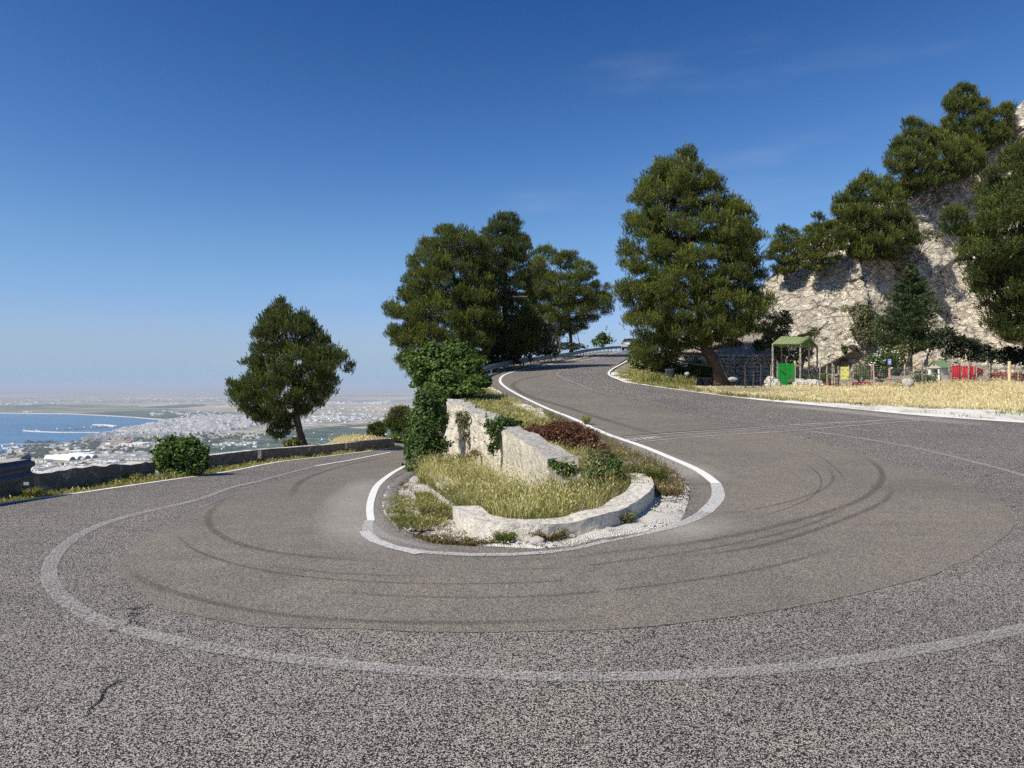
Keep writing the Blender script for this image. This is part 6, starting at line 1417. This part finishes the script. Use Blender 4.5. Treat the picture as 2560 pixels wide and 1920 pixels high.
lt.build('sign_letter', simple('white_sign_print', (.7, .72, .78)), pn)
bk = MB(); bk.tube([(p0[0] + .03, p0[1] + .09, p0[2]), (p0[0] + .03, p0[1] + .03, p0[2])], [.155, .155], 14); tag(bk.build('black_basket', M_BLACK), 'round black basket hanging behind the blue sign', 'basket')
# wire netting in three runs
M_WIRE = simple('fence_wire', (.30, .31, .30), .5, .1, 5, .5)
def netting(pa_, pb_, ytop, ybot, lab, Y0=29.6):
    m = MB(); a, b = P(pa_, 950, Y0), P(pb_, 950, Y0); zt_, zb__ = P(0, ytop, Y0)[2], P(0, ybot, Y0)[2]; n = int((b[0] - a[0]) / .075)
    for i in range(n + 1):
        x = a[0] + (b[0] - a[0]) * i / n; m.box((x, Y0 + .04, (zt_ + zb__) / 2), (.004, .004, zt_ - zb__))
    for k in range(9):
        z_ = zb__ + (zt_ - zb__) * k / 8; m.box(((a[0] + b[0]) / 2, Y0 + .048, z_), (b[0] - a[0], .0055, .008 if k == 8 else .0055))
    return tag(m.build('wire_netting', M_WIRE), lab, 'netting', 'wire netting on the fence')
netting(2224, 2261, 921, 950, 'wire netting between sign post and braced post'); netting(2263, 2374, 918.5, 960, 'wire netting in front of the fir trunk and shrine'); netting(2376, 2600, 913.5, 960, 'wire netting across the red panel up to the picture edge')
netting(2100, 2222, 919, 958, 'wire netting between yellow board and sign post')
# yellow board
p0 = P(2112, 933, 29.35); e = empty('yellow_board', 'yellow notice board with grey blotches on the garden fence', 'sign', None, p0, R(-8))
m = MB(); m.box((0, 0, 0), (.33, .02, .52)); m.build('panel', simple('worn_yellow_paint', (.62, .56, .14), .7, .2, 8), e, bevel=.004)
m = MB()
for x, z, a, s_ in [(-.1, .16, .5, .07), (.11, .15, -.4, .06), (-.08, -.1, -.5, .07), (.12, -.15, .3, .065), (.0, .03, .1, .03)]: m.box((x, -.0125, z), (s_, .004, s_ * .55), ry=a); m.box((x + .01, -.0135, z - .03), (s_ * .5, .004, s_ * .5), ry=-a)
m.build('grey_blotch', simple('grey_print', (.16, .17, .2)), e)
# green picket gate
p0 = P(1965.5, 968, 31.0); zg_ = float(zfun(p0[0], p0[1])); e = empty('garden_gate', 'bright green picket gate with a few bars missing', 'gate', None, (p0[0], p0[1], zg_)); M_GREEN = simple('bright_green_paint', (.012, .26, .028), .45, .12, 10)
M_GREEN2 = simple('sage_green_paint', (.17, .27, .075), .6, .2, 8)
bh = (968 - 912) / F * 31
for i in range(13):
    x = -.33 + .055 * i; m = MB(); top_ = bh + random.uniform(-.012, .012); b_ = random.uniform(.0, .02)
    if i in (8, 9, 10, 11): m.tube([(x, 0, .36), (x, 0, top_)], .021, 7); 
    else: m.tube([(x, 0, b_), (x, 0, top_)], .0195, 7)
    m.build('picket', M_GREEN, e)
for i, x in enumerate((.11, .165, .22, .275)): m = MB(); m.tube([(x, .02, .14), (x, .0, .34)], .015, 6); m.build('picket', M_WOOD, e)
for z_ in (.06, bh * .5, bh - .1): m = MB(); m.box((0, .035, z_), (.70, .03, .05)); m.build('cross_rail', M_GREEN, e)
for x, l in ((-.37, 0), (.40, 1)): m = MB(); m.tube([(x, .04, -.05), (x, .04, bh + .12)], .028, 8, jit=.1); m.build('gate_post', M_YELW if l else M_WOOD, e)
m = MB(); m.box((-.18, -.03, .62), (.14, .02, .03), ry=.5); m.box((-.10, -.03, .56), (.12, .02, .03), ry=.3); m.build('latch', simple('dark_green_paint', (.01, .1, .02)), e)
# pergola
FL, FR, BR, BL = P(1932, 946, 32.0), P(2001, 946, 32.0), P(2043, 950, 34.0), P(1973, 948, 34.0)
eave = EYE + (960 - 860) / F * 32; pe = empty('pergola', 'rustic pole pergola with pitched green slatted roof by the gate', 'pergola', None, (FL[0], FL[1], 1.45)); O = np.array([FL[0], FL[1], 1.45])
for q, mt in ((FL, M_WOOD), (FR, M_WOOD), (BR, M_WOOD), (BL, M_WOODD), ((FR[0] * .5 + BR[0] * .5, (FR[1] + BR[1]) / 2, 0), M_WOOD), ((FL[0] * .5 + BL[0] * .5 + .25, (FL[1] + BL[1]) / 2 + .6, 0), M_WOODD)):
    m = MB(); m.tube([(q[0] - O[0], q[1] - O[1], -.05), (q[0] - O[0], q[1] - O[1], eave - O[2])], .045, 9, jit=.06); m.build('post', mt, pe)
rel = lambda p_, z_: (p_[0] - O[0], p_[1] - O[1], z_ - O[2])
for a, b in ((FL, FR), (FR, BR), (BR, BL), (BL, FL)): m = MB(); m.tube([rel(a, eave - .03), rel(b, eave - .03)], .04, 8); m.build('beam', M_GREEN2, pe)
MF = ((np.array(FL) + np.array(BL)) / 2); MR = ((np.array(FR) + np.array(BR)) / 2); rz_ = eave + .34
m = MB(); m.tube([rel(MF, rz_), rel(MR, rz_)], .035, 8); m.build('ridge_pole', M_GREEN2, pe)
m = MB(); m.tube([rel(MR, eave - .02), rel(MR, rz_)], .035, 8); m.tube([rel(FR, eave), rel(MR, rz_)], .03, 7); m.tube([rel(BR, eave), rel(MR, rz_)], .03, 7); m.build('gable_truss', M_GREEN2, pe)
sl_ = MB(); M_SLAT = simple('green_slats', (.235, .285, .125), .7, .4, 14)
for i in range(15):
    f = (i + .5) / 15
    for A, B, C_, D in ((FL, FR, MF, MR), (BL, BR, MF, MR)):
        a = np.array(rel(np.array(A) * (1 - f) + np.array(B) * f, eave + .03)); b = np.array(rel(np.array(C_) * (1 - f) + np.array(D) * f, rz_ + .05)); a = a + (a - b) * .12; sh_ = random.uniform(-.05, .05); dv = norm(np.array(B) - np.array(A)) * .034; dv[2] = 0
        b = b + (b - a) * random.uniform(-.02, .08)
        V_ = [a - dv, a + dv, b + dv + dv * sh_ * 10, b - dv + dv * sh_ * 10]; V_ = [tuple(v) for v in V_] + [tuple(v + np.array([0, 0, .018])) for v in V_]; sl_.add(V_, [(0, 1, 2, 3), (7, 6, 5, 4), (0, 4, 5, 1), (1, 5, 6, 2), (2, 6, 7, 3), (3, 7, 4, 0)])
sl_.build('roof_slats', M_SLAT, pe)
m = MB(); m.tube([rel(np.array(MF) * .4 + np.array(MR) * .6, rz_ + .1), rel(np.array(MF) * .2 + np.array(MR) * .8 + np.array([0, -.2, 0]), rz_ + .14)], .06, 8); m.build('black_cloth', M_BLACK, pe)
mg, t, b, o_ = newmat('plaid_cloth'); c = coord(t); br = N(t, 'ShaderNodeTexBrick', {'Vector': N(t, 'ShaderNodeMapping', {'Vector': c, 'Rotation': (R(90), 0, 0)}).outputs[0], 'Color1': (.45, .45, .48, 1), 'Color2': (.5, .5, .52, 1), 'Mortar': (.05, .05, .06, 1), 'Scale': 4.5, 'Mortar Size': .05}); br.offset = 0; t.links.new(br.outputs[0], b.inputs['Base Color'])
pc_ = P(1981, 866, 33.2); cm = MB(); gx_ = np.linspace(-.17, .17, 9); V_ = [(pc_[0] + x + (z__ * .06), 33.2 + .03 * math.sin(x * 30), pc_[2] + .14 - z__) for z__ in np.linspace(0, .32, 8) for x in gx_]; cm.add(V_, [(j * 9 + i, j * 9 + i + 1, (j + 1) * 9 + i + 1, (j + 1) * 9 + i) for j in range(7) for i in range(8)])
tag(cm.build('hanging_cloth', mg), 'grey plaid cloth hanging under the pergola roof', 'cloth')
def rubble_wall(pts, h, lab, seed, n=60, name='rubble_wall', mat=None):
    rr = random.Random(seed); e = empty(name, lab, 'stone wall', 'low white rubble walls by the gate', (0, 0, 0)); m = MB(); p = smooth_path(pts, .05)
    for _ in range(n):
        q_ = p[rr.randrange(len(p))]; f = rr.random() ** 1.3; z0 = float(zfun(q_[0], q_[1])); hh = h(len(p) and (q_[0] - p[0][0]) / (p[-1][0] - p[0][0] + 1e-6)) if callable(h) else h
        s_ = rr.uniform(.07, .17); m.box((q_[0] + rr.uniform(-.05, .05), q_[1] + rr.uniform(-.14, .14), z0 + f * hh), (s_ * 1.3, s_, s_ * .8), rz=rr.uniform(0, 3), rx=rr.uniform(-.4, .4), jit=.025)
    m.build('stones', mat or M_RUBBLE, e, bevel=.022); return e
z2 = lambda px, Y: ((px - 1280) / F * Y, Y)
rubble_wall([z2(1918, 31.2), z2(1930, 31.0), z2(1943, 30.9)], lambda f: .38 - .25 * abs(f - .35), 'white rubble heap just left of the green gate', 3, 90)
rubble_wall([z2(1989, 31.0), z2(2005, 30.8), z2(2030, 30.7), z2(2052, 30.6)], lambda f: .28 - .1 * f, 'low white rubble wall between the green gate and the pergola corner', 4, 200)
def boulder(px, py, w, h, Y0, lab, mat, seed, cat='boulder', name='boulder'):
    p0 = P(px, py, Y0); o = bpy.data.objects.new(name, stone_mesh(seed, mat, name, 3)); COL.objects.link(o); o.location = p0; o.scale = (w, w * .8, h / .62); return tag(o, lab, cat)
boulder(2270, 957, .24, .22, 28.9, 'rough grey boulder in the dry grass below the braced post', M_STONE, 7); boulder(1832, 948, .20, .10, 33.0, 'pale stone lying in shade right of the leaning poles', M_STONE, 8); boulder(1717, 935, .11, .10, 33.4, 'small whitish stone in the dark left of the leaning trunk', M_STONE, 9)
# wagon wheel leaning on the wall, plaque on the trunk, slatted bin
wc = P(1853, 923, 36.2); e = empty('wagon_wheel', 'old dark spoked cart wheel leaning at the stone wall', 'wheel', None, wc)
m = MB(); rr = .32; m.tube([(rr * math.cos(a), 0, rr * math.sin(a)) for a in np.linspace(0, 2 * math.pi, 25)], .028, 6, cap=False); m.build('rim', M_WOODD, e); m = MB()
for a in np.linspace(0, 2 * math.pi, 13)[:-1]: m.tube([(0, 0, 0), (rr * math.cos(a), 0, rr * math.sin(a))], .012, 5)
m.build('spokes', M_BARKG, e); m = MB(); m.tube([(0, -.05, 0), (0, .05, 0)], .05, 8); m.build('hub', M_WOODD, e)
pq = P(1774, 864, 33.35); e = empty('wooden_plaque', 'small white framed plaque at the top of the leaning trunk', 'plaque', None, pq); m = MB(); m.box((0, 0, 0), (.17, .03, .17)); m.build('frame', M_WOODD, e, bevel=.004); m = MB(); m.box((0, -.018, 0), (.125, .008, .125)); m.build('panel', simple('plaque_face', (.5, .48, .42)), e); m = MB(); m.box((-.01, -.024, .005), (.05, .006, .03)); m.build('emblem', M_BLACK, e)
bc = P(1673.5, 953, 33.6); zg_ = float(zfun(bc[0], bc[1])); e = empty('slatted_bin', 'dark slatted litter bin in the shade of the big pine', 'litter bin', None, (bc[0], bc[1], zg_))
m = MB(); m.tube([(0, 0, .02), (0, 0, .6)], [.12, .165], 14); m.build('liner', M_BLACK, e); m = MB()
for a in np.linspace(0, 2 * math.pi, 19)[:-1]: m.tube([(.135 * math.cos(a), .135 * math.sin(a), 0), (.19 * math.cos(a), .19 * math.sin(a), .66)], .014, 5)
m.build('slats', M_GALVD, e); m = MB(); m.tube([(.187 * math.cos(a), .187 * math.sin(a), .6) for a in np.linspace(0, 2 * math.pi, 21)], .012, 5, cap=False); m.build('rim', M_GALVD, e)
# shrine
s0 = P(2347, 946, 30.7); zg_ = float(zfun(s0[0], s0[1])); e = empty('wayside_shrine', 'tiny whitewashed shrine with green gabled roof and dark niche', 'shrine', None, (s0[0], s0[1], zg_), R(-68)); M_WW = simple('whitewash', (.74, .70, .62), .9, .12, 9, bumpk=.4); H0, H1, H2 = .12, .80, 1.06
w_, d_ = .58, .56
m = MB(); m.box((0, 0, .09), (w_ + .12, d_ + .12, .26)); m.build('plinth', M_KERB, e, bevel=.015)
m = MB()
for c_, s_ in (((-.225, 0, .51), (.13, d_, .58)), ((.225, 0, .51), (.13, d_, .58)), ((0, 0, .76), (.318, d_, .08)), ((0, 0, .24), (.318, d_, .04)), ((0, d_ / 2 - .04, .49), (.318, .078, .46))): m.box(c_, s_)
m.build('wall', M_WW, e)
m = MB(); m.box((0, -.05, .47), (.26, .02, .40)); m.build('niche_door', M_BLACK, e); m = MB(); m.tube([(0, -.1, .27), (0, -.1, .42), (0, -.1, .50)], [.035, .025, .02], 8); m.build('statuette', simple('pale_figure', (.4, .33, .3)), e)
m = MB(); m.prism([(-w_ / 2, -d_ / 2, .803), (w_ / 2, -d_ / 2, .803), (0, -d_ / 2, H2)], (0, d_, 0)); m.build('gable', simple('stone_gable', (.42, .34, .26), .9, .2, 12), e); m = MB(); m.box((0, -d_ / 2 - .012, .92), (.02, .02, .13)); m.box((0, -d_ / 2 - .014, .935), (.085, .02, .02)); m.build('cross', M_WOODD, e)
m = MB()
for sg_ in (-1, 1): m.prism([(0, -d_ / 2 - .05, H2 + .005), (sg_ * (w_ / 2 + .07), -d_ / 2 - .05, .755), (sg_ * (w_ / 2 + .07), -d_ / 2 - .05, .79), (0, -d_ / 2 - .05, H2 + .045)], (0, d_ + .1, 0))
m.build('roof', simple('green_roof_paint', (.15, .235, .10), .6, .1, 10), e)
m = MB(); m.box((0, -d_ / 2 - .03, .785), (w_ + .1, .05, .03)); m.build('cornice', M_WW, e)
for x, mt in ((-.12, M_GREENG), (.06, M_WHITEFL)):
    T, tt = leaves([(x, -.36, .33, .08, .06, .09)], 160, .03, g); tris('offering_flowers', T, mt, e, tt)
# red panels and flowers
for a_, b_, t0_, lab in ((2379, 2404, 916, 'left dull red cloth panel right of the shrine'), (2404.6, 2434, 917, 'right dull red cloth panel behind the pale posts')):
    A, B = P(a_, 950, 30.3), P(b_, 950, 30.5); e = empty('cloth_screen', lab, 'screen', 'red screens behind the fence', (A[0], 30.3, 1.5)); W_ = B[0] - A[0]; h_ = (960 - t0_) / F * 30.3 + .1; n = 22; V_ = []
    for j in range(2):
        for i in range(n + 1): u = i / n; V_.append((W_ * u, .02 * math.sin(u * 40) + .06 * u, (h_ + (.03 * math.sin(u * 3.1)) if j else 0)))
    m = MB(); m.add(V_, [(i, i + 1, n + 2 + i, n + 1 + i) for i in range(n)]); o = m.build('cloth', simple('red_cloth', (.42, .008, .022), .7, .2, 6), e, smooth=True); md = o.modifiers.new('t', 'SOLIDIFY'); md.thickness = .006
    m = MB(); m.tube([(0, 0, h_), (W_ * .5, .03, h_ + .035), (W_, .06, h_ + .0)], .012, 6); m.build('top_rail', simple('red_rail', (.5, .02, .04)), e)
for i, (x, y, rx, ry, lab) in enumerate([(2447, 933, 9, 12, 'red flowering plant right behind the bowed grey post'), (2498, 944, 22, 12, 'low crimson flower bed between the split and the thick post'), (2545, 946, 16, 12, 'crimson flowers at the right edge of the garden')]):
    bush('red_flowers', [(x, y, rx, ry, 0)], 30.6, 500, .05, M_GREENG, lab, 160 + i, cat='flowers', extra=(M_REDFL, 420, .045, 'petals'), stem=False)
for i, (a_, b_, y, lab) in enumerate([(2063, 2094, 962, 'red low planter between the posts under the spiky plant'), (2137, 2172, 960, 'red low planter right of the leaning grey post')]):
    A = P((a_ + b_) / 2, y, 30.2); e = empty('planter', lab, 'planter', 'red planters along the fence', A); L = (b_ - a_) / F * 30.2; m = MB(); m.box((0, 0, 0), (L, .2, .16), taper=1.06); m.build('trough', simple('red_plastic', (.36, .03, .03), .5, .15), e, bevel=.01); m = MB(); m.box((0, 0, .07), (L * .96, .17, .03)); m.build('soil', M_SOIL, e)
def agave(px, py, Y0, r, lab, seed, n=34, mat=None):
    gg = np.random.default_rng(seed); p0 = P(px, py, Y0); m = MB(); e = empty('spiky_plant', lab, 'agave', 'spiky garden plants', p0); T = []
    for i in range(n):
        a = gg.uniform(0, 6.28); el = gg.uniform(.25, 1.45); L = r * gg.uniform(.75, 1.1); d = np.array([math.cos(a) * math.cos(el), math.sin(a) * math.cos(el), math.sin(el)]); s = norm(np.cross(d, [0, 0, 1.0])) * r * .055; q1 = d * L * .55 + np.array([0, 0, .03]); q2 = d * L - np.array([0, 0, .08 * L * math.cos(el)])
        T += [np.array([-s, s, q1 + s]), np.array([-s, q1 + s, q1 - s]), np.array([q1 - s, q1 + s, q2])]
    tris('leaves', np.array(T), mat or M_IVY, e, np.repeat(gg.uniform(.2, .8, n), 3)); return e
agave(2062, 952, 30.4, .5, 'big green spiky plant left of the close pair of posts', 1); agave(2010, 951, 31.2, .36, 'dark spiky plant inside the pergola', 2); agave(2030, 951, 31.6, .36, 'dry pale spiky plant beside the dark one in the pergola', 3, mat=M_SCRUB); agave(2143, 948, 30.5, .4, 'slim-leaved spiky plant behind the leaning grey post', 4)
agave(2160, 950, 30.8, .36, 'second slim-leaved spiky plant right of the first', 5)
bush('oleander', [(2190, 905, 22, 26, 0), (2215, 890, 24, 24, .2), (2235, 905, 16, 22, .2), (2180, 925, 18, 22, 0), (2205, 925, 26, 24, .1)], 32.6, 4200, .055, M_IVY, 'oleander with many white flowers behind the fence', 170, extra=(M_WHITEFL, 420, .05, 'flowers'))
bush('garden_bush', [(2312, 948, 16, 12, 0), (2295, 944, 12, 10, 0), (2330, 950, 12, 9, 0)], 30.2, 1400, .05, M_FIG, 'low green bush between crooked post and shrine', 171)
bush('garden_bush', [(2150, 930, 16, 20, 0), (2135, 938, 12, 14, 0), (2170, 938, 12, 14, 0)], 31.4, 1100, .05, M_SCRUB, 'thin greyish bush right of the yellow board', 172)
for i, (bl, Y0, mt, n, lab) in enumerate([([(2150, 790, 30, 34, 0), (2165, 830, 36, 34, 0), (2195, 815, 30, 26, 0), (2190, 850, 34, 22, 0), (2125, 775, 20, 12, 0)], 40.0, M_SCRUB, 4200, 'green shrub clinging low on the cliff left of the fir'), ([(2020, 850, 14, 20, 0), (2010, 880, 22, 24, 0), (1985, 890, 18, 26, 0)], 36.5, M_SCRUB, 2200, 'sparse shrub behind the pergola roof'),
                                        ([(1950, 825, 26, 24, 0), (1965, 800, 20, 20, 0), (1930, 850, 28, 26, 0), (1950, 870, 24, 30, -.5)], 37.5, M_SCRUB, 4200, 'tall straggly shrub on the slope left of the pergola'), ([(1900, 870, 16, 16, 0), (1890, 862, 10, 12, 0)], 38.6, M_FIG, 1100, 'bright green broom bush on top of the dry-stone wall'),
                                        ([(2035, 832, 12, 12, 0)], 38.8, M_SCRUB, 700, 'small dark round bush on the rock above the pergola'), ([(2112, 875, 8, 12, 0)], 39.2, M_FIG, 400, 'tiny green bush on the pale rock face'), ([(2250, 905, 24, 24, 0), (2262, 880, 18, 18, 0)], 34.2, M_SCRUB, 1800, 'dusky bush left of the fir trunk'),
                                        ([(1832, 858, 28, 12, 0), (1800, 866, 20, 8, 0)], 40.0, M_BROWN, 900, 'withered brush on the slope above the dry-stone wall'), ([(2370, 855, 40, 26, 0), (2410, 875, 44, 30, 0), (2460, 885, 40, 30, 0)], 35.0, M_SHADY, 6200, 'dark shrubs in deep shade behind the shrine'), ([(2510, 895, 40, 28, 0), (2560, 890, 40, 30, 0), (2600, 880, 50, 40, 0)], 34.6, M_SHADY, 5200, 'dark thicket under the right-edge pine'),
                                        ([(2540, 400, 26, 34, 0), (2560, 440, 30, 40, 0), (2520, 430, 18, 24, 0)], 46.5, M_SCRUB, 2600, 'yellowish scrub high on the cliff at the right edge'), ([(2250, 640, 60, 14, 0), (2330, 590, 30, 14, 0)], 43.5, M_SCRUB, 1800, 'scrub hanging along the ledge under the drooping pine')]):
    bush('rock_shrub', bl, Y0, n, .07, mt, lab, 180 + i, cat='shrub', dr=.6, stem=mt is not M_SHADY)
# bare roots hanging under the widest cliff pine
rg = random.Random(6); m = MB()
for _ in range(170):
    x, y = rg.uniform(2270, 2490), 0; y = np.interp(x, [2290, 2350, 2480], [500, 465, 395]) + rg.uniform(-5, 34); Yc = cliffY(x, y) - 1.2 - rg.random() * .8; L = rg.uniform(8, 40); dx_ = rg.uniform(-1, .5); m.tube([P(x, y, Yc), P(x + dx_ * L * .4 + rg.uniform(-6, 6), y + L * .35, Yc - .1), P(x + dx_ * L * .8 + rg.uniform(-9, 9), y + L * .8, Yc + .2)], [.018, .012, .005], 4)
tag(m.build('hanging_roots', M_BARKG), kind='stuff')
# bare dead branches in the clump and along its foot
def dead(px, py, Y0, H, lab, seed, spread=.5):
    gg = random.Random(seed); p0 = P(px, py, Y0); m = MB()
    def br(a, d, L, r, k):
        b = [a[i] + d[i] * L for i in range(3)]; m.tube([a, [(a[i] + b[i]) / 2 + gg.uniform(-.04, .04) * L for i in range(3)], b], [r, r * .7, r * .35], 5)
        if k:
            for _ in range(3): br([a[i] + (b[i] - a[i]) * gg.uniform(.4, 1) for i in range(3)], [d[i] * .7 + gg.uniform(-spread, spread) for i in range(3)], L * .6, r * .55, k - 1)
    br(list(p0), (gg.uniform(-.3, .3), 0, 1), H, .05, 3); return tag(m.build('bare_tree', M_BARKG), lab, 'dead tree', 'bare dead trees in the clump')
dead(1450, 868, 66, 1.6, 'leafless grey sapling right of the right-hand clump pine', 1, .7); dead(1372, 878, 56, 1.6, 'leafless grey tree in the dark gap of the clump', 2, .7); dead(1400, 872, 61, 1.1, 'small bare sapling behind the guard rail', 3)
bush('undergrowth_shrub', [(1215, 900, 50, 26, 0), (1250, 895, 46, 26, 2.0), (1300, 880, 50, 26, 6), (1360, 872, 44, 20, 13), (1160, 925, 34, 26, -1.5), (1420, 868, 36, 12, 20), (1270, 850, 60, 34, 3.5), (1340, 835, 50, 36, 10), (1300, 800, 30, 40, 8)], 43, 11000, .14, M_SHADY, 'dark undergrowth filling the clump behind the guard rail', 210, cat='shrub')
stick('bare_limb', (1318, 742), (1280, 742), .05, M_BARKG, 'pale bare limb showing between two clump pines', 'branch', 42.0)

# ------------------------------------------------------------------ car near the crest
cc = G(1579, 876, 'R'); Yc_ = 88.0; Xc = (1580 - 1280) / F * Yc_; zc_ = float(zR(Yc_)); hd = R(-24)
e = empty('parked_car', 'silver hatchback driving away near the crest, half behind the big pine', 'car', None, (Xc, Yc_, zc_ + .004), hd); e.name = 'car'
M_SILV = simple('silver_paint', (.52, .55, .58), .3, .04, 2, .6, spec=.5); M_GLASS = simple('dark_glass', (.02, .025, .03), .12, .05, 2, 0, spec=.6); M_TYRE = simple('tyre_rubber', (.02, .02, .02), .9)
sec = [(-2.0, .78, .30, .62), (-1.98, .84, .26, .98), (-1.5, .87, .24, 1.02), (0, .88, .22, 1.0), (1.3, .87, .24, .95), (1.95, .80, .28, .80), (2.08, .68, .32, .62)]
V_ = []
for y, w, z0, z1 in sec: V_ += [(-w, y, z0), (-w * 1.02, y, (z0 + z1) / 2), (-w * .96, y, z1), (0, y, z1 + .02), (w * .96, y, z1), (w * 1.02, y, (z0 + z1) / 2), (w, y, z0)]
m = MB(); n = 7; m.add(V_, [(i * n + j, i * n + (j + 1) % n, (i + 1) * n + (j + 1) % n, (i + 1) * n + j) for i in range(len(sec) - 1) for j in range(n)] + [tuple(range(n)), tuple((len(sec) - 1) * n + j for j in range(n))]); m.build('body', M_SILV, e, bevel=.03, seg=2)
m = MB(); m.prism([(-.78, -1.9, .99), (.78, -1.9, .99), (.62, -1.45, 1.44), (-.62, -1.45, 1.44)], (0, 0, 0.0)); m = MB()
m.add([(-.80, -1.88, .98), (.80, -1.88, .98), (.82, 1.0, .96), (-.82, 1.0, .96), (-.60, -1.35, 1.44), (.60, -1.35, 1.44), (.60, .25, 1.46), (-.60, .25, 1.46)], [(0, 1, 2, 3), (4, 5, 6, 7), (0, 1, 5, 4), (1, 2, 6, 5), (2, 3, 7, 6), (3, 0, 4, 7)]); m.build('windows', M_GLASS, e, bevel=.03)
m = MB(); m.box((0, -.55, 1.465), (1.2, 1.6, .05)); m.build('roof', M_SILV, e, bevel=.02)
for x, y in ((-.78, -1.25), (.78, -1.25), (-.78, 1.3), (.78, 1.3)):
    m = MB(); m.tube([(x - .1, y, .31), (x + .1, y, .31)], .31, 18); w = m.build('wheel', M_TYRE, e); m = MB(); m.tube([(x - .11, y, .31), (x + .11, y, .31)], .19, 12); m.build('rim', M_GALV, w)
for x in (-.68, .68): m = MB(); m.box((x, -2.0, .86), (.24, .06, .14)); m.build('tail_light', simple('tail_light_red', (.35, .01, .01), .3), e, bevel=.01)
m = MB(); m.box((0, -2.03, .48), (1.56, .1, .2)); m.build('bumper', M_SILV, e, bevel=.03); m = MB(); m.box((0, -2.02, .30), (1.5, .12, .14)); m.build('lower_bumper', M_TYRE, e); m = MB(); m.box((0, -2.01, .76), (.5, .03, .11)); m.build('number_plate', simple('plate_white', (.7, .7, .68)), e)

# ------------------------------------------------------------------ haze
hz = MB(); hz.box((0, 27000, (-323 + 45) / 2), (110000, 74000, 368)); ho = hz.build('haze'); tag(ho, kind='stuff')
hm = bpy.data.materials.new('haze_air'); hm.use_nodes = True; t = hm.node_tree; t.nodes.clear(); o_ = t.nodes.new('ShaderNodeOutputMaterial'); pv = t.nodes.new('ShaderNodeVolumePrincipled')
pv.inputs['Color'].default_value = (.72, .80, .92, 1); pv.inputs['Density'].default_value = 5.4e-5; pv.inputs['Anisotropy'].default_value = .0; t.links.new(pv.outputs[0], o_.inputs['Volume']); ho.data.materials.clear(); ho.data.materials.append(hm)
